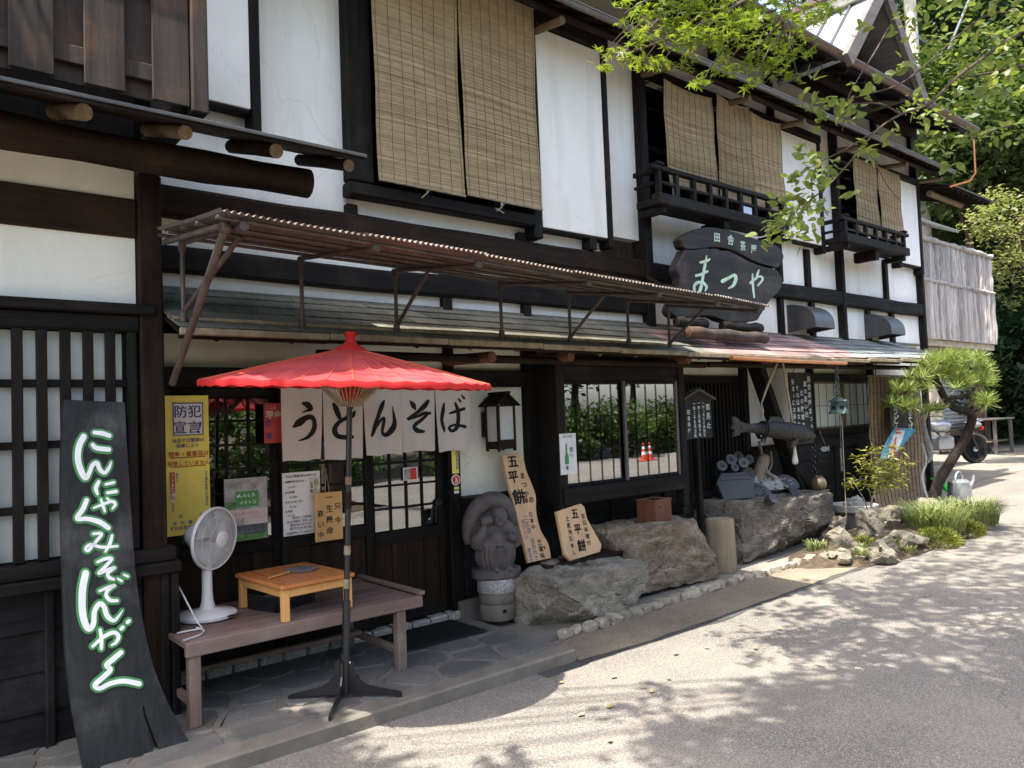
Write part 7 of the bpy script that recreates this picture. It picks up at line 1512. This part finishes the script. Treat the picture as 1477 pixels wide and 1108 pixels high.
B().tube([Q(.25, -.36, 1.03), Q(.38, -.2, 1.05), Q(.42, 0, 1.0), Q(.38, .2, 1.05), Q(.25, .36, 1.03)], .014, 8).obj('handlebar', 'steel', MC, smooth=60)
for s in (-1, 1): B().tube([Q(.34, s*.26, 1.04), Q(.36, s*.32, 1.20)], .007, 6).obj('mirror_stem', 'steel', MC, smooth=60); B().ball(Q(.34, s*.34, 1.23), (.02, .065, .045), 12, 8, mrot).obj('mirror', 'steel', MC, smooth=60)
B().ball(Q(.58, 0, .92), (.09, .095, .095), 16, 12, mrot).obj('headlight', 'steel', MC, smooth=60); B().grid(lambda u, v: Q(.60-.14*v-.10*(2*u-1)**2, .24*(2*u-1)*(1-.35*v), 1.0+.30*v), 8, 6).obj('windscreen', 'window_glass', MC, smooth=180, fix=False); B().ball(Q(.60, 0, 1.0), (.10, .20, .08), 14, 10, mrot).obj('fairing', 'seat_vinyl', MC, smooth=60)
B().tube([Q(-.55, -.14, .86), Q(-.85, -.12, .93), Q(-.90, 0, .94), Q(-.85, .12, .93), Q(-.55, .14, .86)], .016, 8).obj('grab_rail', 'steel', MC, smooth=60); B().obox(Q(-.86, 0, .74), (.04, .12, .07), mrot, .01).obj('tail_light', 'sticker_red', MC)
SD = thing('shed', 'low shed with white corrugated shutter behind the motorcycle', 'shed', (24, 9, gz(14))); g0 = gz(14)
for k in range(15): z = g0+.62+k*.112; B().tube([(21.5, 9.0, z+.055), (25.9, 9.0, z+.055)], .058, 8).obj('shutter_slat', 'shutter_white', SD, smooth=80)
for x in (21.4, 26.0): box_obj('post', 'grey_wood_z', SD, x-.08, x+.08, 8.9, 9.1, g0, g0+2.41, .01)
box_obj('lower_board', 'log_wood_x', SD, 21.5, 25.9, 8.95, 9.02, g0+.35, g0+.62); box_obj('lower_board', 'brown_wood_x', SD, 21.5, 25.9, 8.96, 9.03, g0, g0+.348); box_obj('side_board', 'driftwood', SD, 26.1, 26.9, 8.97, 9.03, g0, g0+2.3); box_obj('roof', 'brown_wood_x', SD, 21.0, 26.2, 8.85, 12.5, g0+2.42, g0+2.5)
LM = thing('lumber_rack', 'rough wooden rack with stacked planks beside the motorcycle', 'rack', (21.8, 7.2, g0))
for x in (21.2, 22.3): 
    for yy in (6.9, 7.4): box_obj('leg', 'grey_wood_z', LM, x, x+.07, yy, yy+.07, g0, g0+.85, .006)
for k in range(5): box_obj('plank', 'driftwood', LM, 21.1, 22.5, 6.88+k*.13, 6.88+k*.13+.115, g0+.85+.004*(k % 2), g0+.89, .005)
for k in range(3): box_obj('plank', 'log_wood_x', LM, 21.15, 22.4, 7.0+k*.14, 7.0+k*.14+.12, g0+.30, g0+.33, .005)
# beside the screen: a folded blue-grey parasol, a white pipe, green netting, a watering can
tag(B().tube(smooth_path([PD(1330, 588, 10.2), PD(1333, 620, 10.2), PD(1342, 655, 10.2), PD(1338, 668, 10.2)], 4), [.02, .03, .035, .035, .04, .04, .045, .045, .04, .035, .03, .02, .01], 10, flat=.5).obj('folded_tarpaulin', 'photo_grey', smooth=60), 'folded blue grey tarpaulin hanging by the edge of the reed screen', 'tarpaulin')
tag(B().tube(smooth_path([PD(1330, 640, 10.3), PD(1336, 665, 10.3), PD(1330, 690, 10.3), PD(1342, 735, 10.3)], 4), .018, 8).obj('white_hose', 'white_plastic', smooth=60), 'white bent hose at the edge of the reed screen', 'hose')
bb = B()
for k in range(9):
    a = PD(1342+k*3, 690+k*1.5, 11.3); b_ = PD(1372+k*6, 708+k*5, 11.3); bb.tube(smooth_path([a, a.lerp(b_, .5)+Vector((0, 0, .05*math.sin(k*2))), b_], 4), .012, 6)
for k in range(5): bb.tube([PD(1346+k*14, 690+k*9, 11.28), PD(1360+k*14, 712+k*9, 11.28)], .010, 6)
tag(bb.obj('garden_net', 'hose_green', smooth=60), 'bright green plastic garden net behind the pine trunk', 'net')
wc = PZ(1385, 722, gz(12)+.02); WC = thing('watering_can', 'grey watering can behind the pine', 'watering can', wc); B().lathe([(0, 0), (.15, 0), (.155, .02), (.14, .26), (.10, .29), (0, .295)], wc, 20).obj('body', 'silver_paint', WC, smooth=40); B().tube(smooth_path([wc+Vector((.12, 0, .05)), wc+Vector((.30, -.06, .22)), wc+Vector((.33, -.07, .33))], 3), .022, 8).obj('spout', 'silver_paint', WC, smooth=60); B().tube([wc+Vector((.13*math.cos(a), 0, .27+.13*math.sin(a))) for a in np.linspace(0, math.pi, 11)], .014, 6).obj('handle', 'silver_paint', WC, smooth=60)
# ---------------------------------------------------------------- the tall tree over the road: its lower sprays hang into view, its crown dapples the road
MT = thing('maple_tree', 'maple tree beside the road whose green sprays hang into the picture', 'tree', (6.6, -3.2, 0)); rng = np.random.default_rng(51); bb = B()
limb(bb, [(6.6, -3.2, -.05), (6.5, -3.0, 1.6), (6.2, -2.6, 3.4), (5.6, -1.8, 5.2), (5.0, -.8, 6.6)], .22, .09, 12); limb(bb, [(5.9, -2.2, 4.4), (5.6, -.4, 5.0), (5.0, 1.4, 4.9), (4.55, 2.35, 4.35)], .08, .022, 8)
sprays = []                            # (px, py, depth, leaves, radius)
for px, py, n, r in ((985, 12, 70, .17), (1040, 14, 95, .20), (1095, 18, 95, .20), (1140, 22, 75, .18), (940, 18, 36, .13), (1010, 50, 80, .17), (1060, 52, 95, .18), (1110, 62, 80, .17), (975, 50, 50, .14), (925, 52, 32, .12), (895, 78, 22, .11), (865, 96, 14, .085), (925, 92, 18, .10), (955, 90, 22, .10), (985, 95, 14, .08), (1012, 118, 20, .085), (1045, 98, 26, .11), (1080, 92, 40, .12), (1120, 98, 30, .11), (1145, 72, 36, .13), (1165, 25, 40, .14), (1200, 12, 30, .13), (900, 20, 20, .11), (1150, 108, 12, .08), (1085, 120, 14, .07), (875, 72, 8, .07)):
    sprays.append((px, py, 4.45+.35*rng.normal(), n, r))
hubm = Vector(PD(1130, -40, 4.6)); limb(bb, [(5.0, 1.4, 4.9), hubm, PD(1060, 10, 4.5), PD(980, 50, 4.45), PD(890, 82, 4.4)], .03, .004, 7)
for px, py, d, n, r in sprays:
    q = PD(px, py, d); a = PD(min(1130, px+60), min(py*.45-10, py-10), 4.5); limb(bb, [a, a.lerp(q, .5)+Vector((0, 0, .03)), q], .007, .0025, 5, 3)
bb2 = bb; P = clumps(rng, [tuple(PD(px, py, d)) for px, py, d, n, r in sprays], [(r, r, r*.5) for *_, r in sprays], [int(s[3]*.85) for s in sprays]); T, Bn, N = rand_rot(len(P), rng, .55); V, F = scatter(MAPLE[0], MAPLE[1], P, T, Bn, N, .042*(.7+.6*rng.random(len(P)))); big_mesh('hanging_sprays', V, F, 'maple_leaf', MT, (6.6, -3.2, 0))
# crown above the frame, placed by the shade it throws on the road
C_ = []; rad = []; num = []
def shade_at(px, py, h, r, n): g = PZ(px, py, .05); p = g - SUN_DIR*(h/(-SUN_DIR.z)); C_.append((p.x, p.y, p.z)); rad.append((r, r, r*.4)); num.append(n)
for k in range(190):
    px = 900+620*rng.random()**.8; py = 838+300*rng.random(); dens = min(1, max(0, (px-880)/430))*.6+min(1, max(0, (py-900)/220))*.35+(.2 if px > 1150 else 0)
    if py > 1040-(px-900)*.35 or px > 1130:
        if rng.random() < dens+.12: shade_at(px, py, 5.6+1.5*rng.random(), .22+.18*rng.random(), 36)
for k in range(46): shade_at(1130+380*rng.random(), 980+150*rng.random(), 6.2+1.5*rng.random(), .40, 60)
for px, py in ((700, 1104), (730, 1092), (955, 985), (985, 1040), (905, 1012)): shade_at(px, py, 5.8, .16, 18)
for px in range(90, 500, 26):  # unseen leaf clumps added to shade the terrace front and road corner
    for py in (1000, 1040, 1075, 1105):
        if py > 1010 or px > 200: shade_at(px+13*rng.random(), py+12*rng.random(), 6.4, .17, 34)
for px in range(0, 560, 36): shade_at(px, 1128+.1*(560-px), 6.6, .42, 110)
P = clumps(rng, C_, rad, num); T, Bn, N = rand_rot(len(P), rng, .5); V, F = scatter(LEAF[0], LEAF[1], P, T, Bn, N, .115*(.7+.6*rng.random(len(P)))); big_mesh('crown', V, F, 'maple_leaf', MT, (6.6, -3.2, 0))
for i in range(0, len(C_), 9): e = Vector(C_[i]); a = Vector((5.0, -.8, 6.6)); limb(bb2, [a, a.lerp(e, .5)+Vector((0, 0, .5)), e], .03, .006, 5, 3)
bb2.obj('trunk', 'bark', MT, smooth=60)
# second tree with broad leaves: thin branches crossing the right of the picture
BT_ = thing('cherry_tree', 'broad leaved tree at the right whose thin branches cross the view', 'tree', (8.6, -2.4, 0)); bb = B(); limb(bb, [(8.6, -2.4, -.05), (8.5, -2.2, 1.5), (8.3, -1.7, 3.2), (8.0, -1.0, 4.8), (7.6, -.4, 6.0)], .20, .07, 12)
rng = np.random.default_rng(77); D0 = 4.2
def br(pts, r0, r1): limb(bb, [PD(px, py, d) for px, py, d in pts], r0, r1, 6, 5)
limb(bb, [(8.3, -1.7, 3.2), PD(1700, 30, 6.0), PD(1560, 20, 5.2), PD(1477, 42, 4.9)], .03, .012, 8)
br([(1477, 42, 4.9), (1430, 75, 4.7), (1380, 112, 4.5), (1340, 150, 4.4), (1300, 165, 4.35), (1265, 188, 4.3), (1225, 235, 4.2), (1190, 272, 4.15), (1165, 292, 4.1), (1150, 318, 4.1)], .011, .003)
br([(1477, 20, 4.9), (1430, 20, 4.8), (1390, 45, 4.6), (1345, 85, 4.5), (1300, 120, 4.4), (1255, 135, 4.3), (1215, 145, 4.3)], .008, .0025); br([(1300, 165, 4.35), (1270, 150, 4.3), (1235, 150, 4.25), (1195, 155, 4.2)], .006, .002)
br([(1265, 188, 4.3), (1220, 215, 4.25), (1180, 235, 4.2), (1165, 245, 4.2)], .006, .002); br([(1282, 40, 4.6), (1262, 75, 4.5), (1240, 110, 4.4), (1222, 145, 4.3), (1215, 190, 4.3)], .006, .002); br([(1262, 232, 4.3), (1278, 265, 4.3), (1300, 292, 4.3)], .004, .002)
br([(1477, 95, 4.7), (1430, 105, 4.6), (1385, 112, 4.5)], .010, .005); br([(1477, 175, 4.8), (1430, 190, 4.7), (1390, 205, 4.6)], .008, .003)
lc = []
for px, py, n, r in ((1175, 150, 16, .085), (1205, 155, 20, .09), (1228, 160, 18, .08), (1240, 128, 10, .07), (1165, 115, 8, .06), (1185, 178, 8, .05), (1245, 215, 10, .06), (1258, 222, 10, .06), (1180, 235, 16, .09), (1160, 225, 12, .07), (1170, 262, 18, .09), (1145, 255, 10, .06), (1195, 245, 8, .06), (1150, 300, 30, .11), (1120, 330, 26, .10), (1165, 325, 24, .10), (1135, 310, 24, .10), (1110, 345, 14, .08), (1150, 345, 14, .07), (1130, 285, 12, .07), (1180, 300, 10, .06), (1265, 110, 8, .06), (1300, 95, 8, .06), (1240, 40, 8, .06), (1180, 265, 8, .05), (1227, 275, 5, .04)): lc.append((PD(px, py, 4.2+.1*rng.normal()), r, n))
for px, py, n, r in ((1320, 150, 22, .12), (1350, 175, 26, .12), (1370, 140, 26, .13), (1400, 100, 34, .16), (1430, 60, 40, .18), (1460, 30, 44, .2), (1380, 60, 30, .16), (1340, 60, 20, .14), (1310, 30, 20, .13), (1420, 140, 24, .13), (1455, 110, 30, .16), (1395, 200, 14, .09), (1345, 205, 14, .09), (1365, 235, 10, .07), (1440, 190, 18, .12), (1470, 190, 20, .13), (1470, 70, 36, .18), (1350, 15, 26, .16), (1400, 15, 40, .18), (1290, 195, 8, .06)): lc.append((PD(px, py, 4.7+.3*rng.normal()), r, n))
P = clumps(rng, [tuple(c) for c, r, n in lc], [(r, r, r*.7) for c, r, n in lc], [n for c, r, n in lc]); T, Bn, N = rand_rot(len(P), rng, .25); V, F = scatter(OVAL[0], OVAL[1], P, T, Bn, N, .062*(.6+.7*rng.random(len(P)))); big_mesh('leaves', V, F, 'broad_leaf', BT_, (8.6, -2.4, 0))
C_ = []; rad = []; num = []           # its crown over the road further right
for k in range(150):
    px = 1230+280*rng.random(); py = 770+110*rng.random()
    if rng.random() < .42: shade_at(px, py, 7.0+2.5*rng.random(), .35, 26)
for k in range(50): C_.append((8.2+1.8*rng.normal(), -1.6+1.2*rng.normal(), 7.2+1.0*rng.normal())); rad.append((.6, .6, .4)); num.append(60)
P = clumps(rng, C_, rad, num); T, Bn, N = rand_rot(len(P), rng, .5); V, F = scatter(LEAF[0], LEAF[1], P, T, Bn, N, .13*(.7+.6*rng.random(len(P)))); big_mesh('crown', V, F, 'broad_leaf', BT_, (8.6, -2.4, 0))
for i in range(0, len(C_), 8): e = Vector(C_[i]); a = Vector((7.6, -.4, 6.0)); limb(bb, [a, a.lerp(e, .5)+Vector((0, 0, .4)), e], .03, .006, 5, 3)
bb.obj('trunk', 'bark', BT_, smooth=60)
# ---------------------------------------------------------------- the far side of the road, seen in the window panes
for i, x in enumerate((-9, -5.5, -2, 1.5, 5, 8.2, 13, 17.5, 22, 27)):
    hh = 2.0+.9*math.sin(i*2.3); b0 = Vector((x, (-4.6 if x < 7 else -7.6)-.5*math.sin(i*1.7), 0)); make_tree('roadside_bush', 'leafy bush on the far side of the road, mirrored in the panes', b0, [b0, b0+Vector((.1, 0, hh*.6))], .07, ((b0.x, b0.y, hh*.62), (2.1, 1.1, hh*.62)), 60, 90, LEAF, 'hedge_leaf', .15, 200+i, 'bushes across the road', .4, 5, clr=.5, cat='bush')
for i, (x, y_) in enumerate(((-12, -9), (-4, -10), (4, -9.5), (10, -11), (15, -10), (20, -11), (26, -9), (34, -12), (7, -15), (13, -16), (18, -17), (24, -15), (30, -17))):
    b0 = Vector((x, y_, 0)); make_tree('roadside_tree', 'tall tree across the road, mirrored in the panes', b0, [b0, b0+Vector((.2, 0, 3)), b0+Vector((.1, .1, 6))], .22, ((x, y_, 6.2), (3.2, 2.6, 3.4)), 70, 95, LEAF, 'wood_leaf', .26, 230+i, 'trees across the road', .4, 7, clr=.9)
for i, (x, y_) in enumerate(((16.8, -5.0), (17.25, -5.15))):
    c = Vector((x, y_, gz(14))); TC = thing('traffic_cone', 'red and white traffic cone across the road, mirrored in the shop window', 'traffic cone', c, 'traffic cones'); B().box(x-.15, x+.15, y_-.15, y_+.15, c.z, c.z+.03, .01).obj('base', 'cone_orange', TC)
    for z0, z1, m_ in ((.03, .22, 'cone_orange'), (.22, .34, 'white_paint'), (.34, .46, 'cone_orange'), (.46, .56, 'white_paint'), (.56, .70, 'cone_orange')): r = lambda z: .14-.155*z; B().lathe([(r(z0)*.75, z0*.72+.008), (r(z1)*.75, z1*.72+.008)], c, 20).obj('band', m_, TC, smooth=60)
tag(B().grid(lambda u, v: (7.5+36*u, -7.0+4.395*v, gz(7.5+36*u)-.004), 40, 4).obj('side_road', 'asphalt', smooth=180), kind='structure')
def lane(u, v): x = 27+22*u; return (x, 4.5+7*v+(x-27)*.35, gz(14)+.012+.11*max(0, x-29))
tag(B().grid(lane, 20, 6).obj('lane', 'asphalt', smooth=180), kind='structure')
for i, (x, y_, z_, lb) in enumerate(((23.5, 5.2, 7.4, 'leafy tree added to shade the lane right of the yard'), (26.5, 8.6, 7.6, 'leafy tree added to shade the lane behind the shed'), (29.0, 5.6, 7.2, 'leafy tree added to shade the far bend of the lane'), (21.2, 6.4, 7.8, 'leafy tree added to shade the yard beside the motorcycle'))):  # trees added so that their crowns shade the lane and yard
    b0 = Vector((x+.4, 4.6, 0)); make_tree('lane_shade_tree', lb, b0, [b0, b0.lerp(Vector((x, y_, z_)), .4)+Vector((0, 0, 1)), Vector((x, y_, z_))], .2, ((x, y_, z_), (2.8, 2.6, 1.3)), 70, 110, LEAF, 'wood_leaf', .22, 260+i, None, .4, 8, clr=.8)
# fallen leaves
rs = random.Random(77)
for px, py in ((1068, 903), (1125, 909), (1090, 936), (975, 944), (886, 977), (940, 998), (965, 980), (880, 1020), (838, 1032), (880, 1070), (810, 985), (470, 1060), (1335, 868), (1430, 872), (1020, 935), (950, 855), (705, 985)):
    p = PZ(px, py, .006); p.z = gz(p.x)+.008; pts = [(.0, -.5), (.22, -.2), (.30, .1), (.16, .38), (0, .55), (-.16, .38), (-.30, .1), (-.22, -.2)]; a = rs.uniform(0, 6.28); s_ = rs.uniform(.035, .055); u = Vector((math.cos(a), math.sin(a), rs.uniform(-.2, .3))).normalized(); v = u.cross(Vector((0, 0, 1))).normalized(); v = Vector((v.x, v.y, rs.uniform(-.2, .2))).normalized()
    tag(B().prism([(x*s_, y*s_) for x, y in pts], p+Vector((0, 0, .006)), v, u, .0012).obj('fallen_leaf', 'fallen_leaf'), 'small dry yellow leaf fallen on the road', 'leaf', 'leaves fallen on the road')
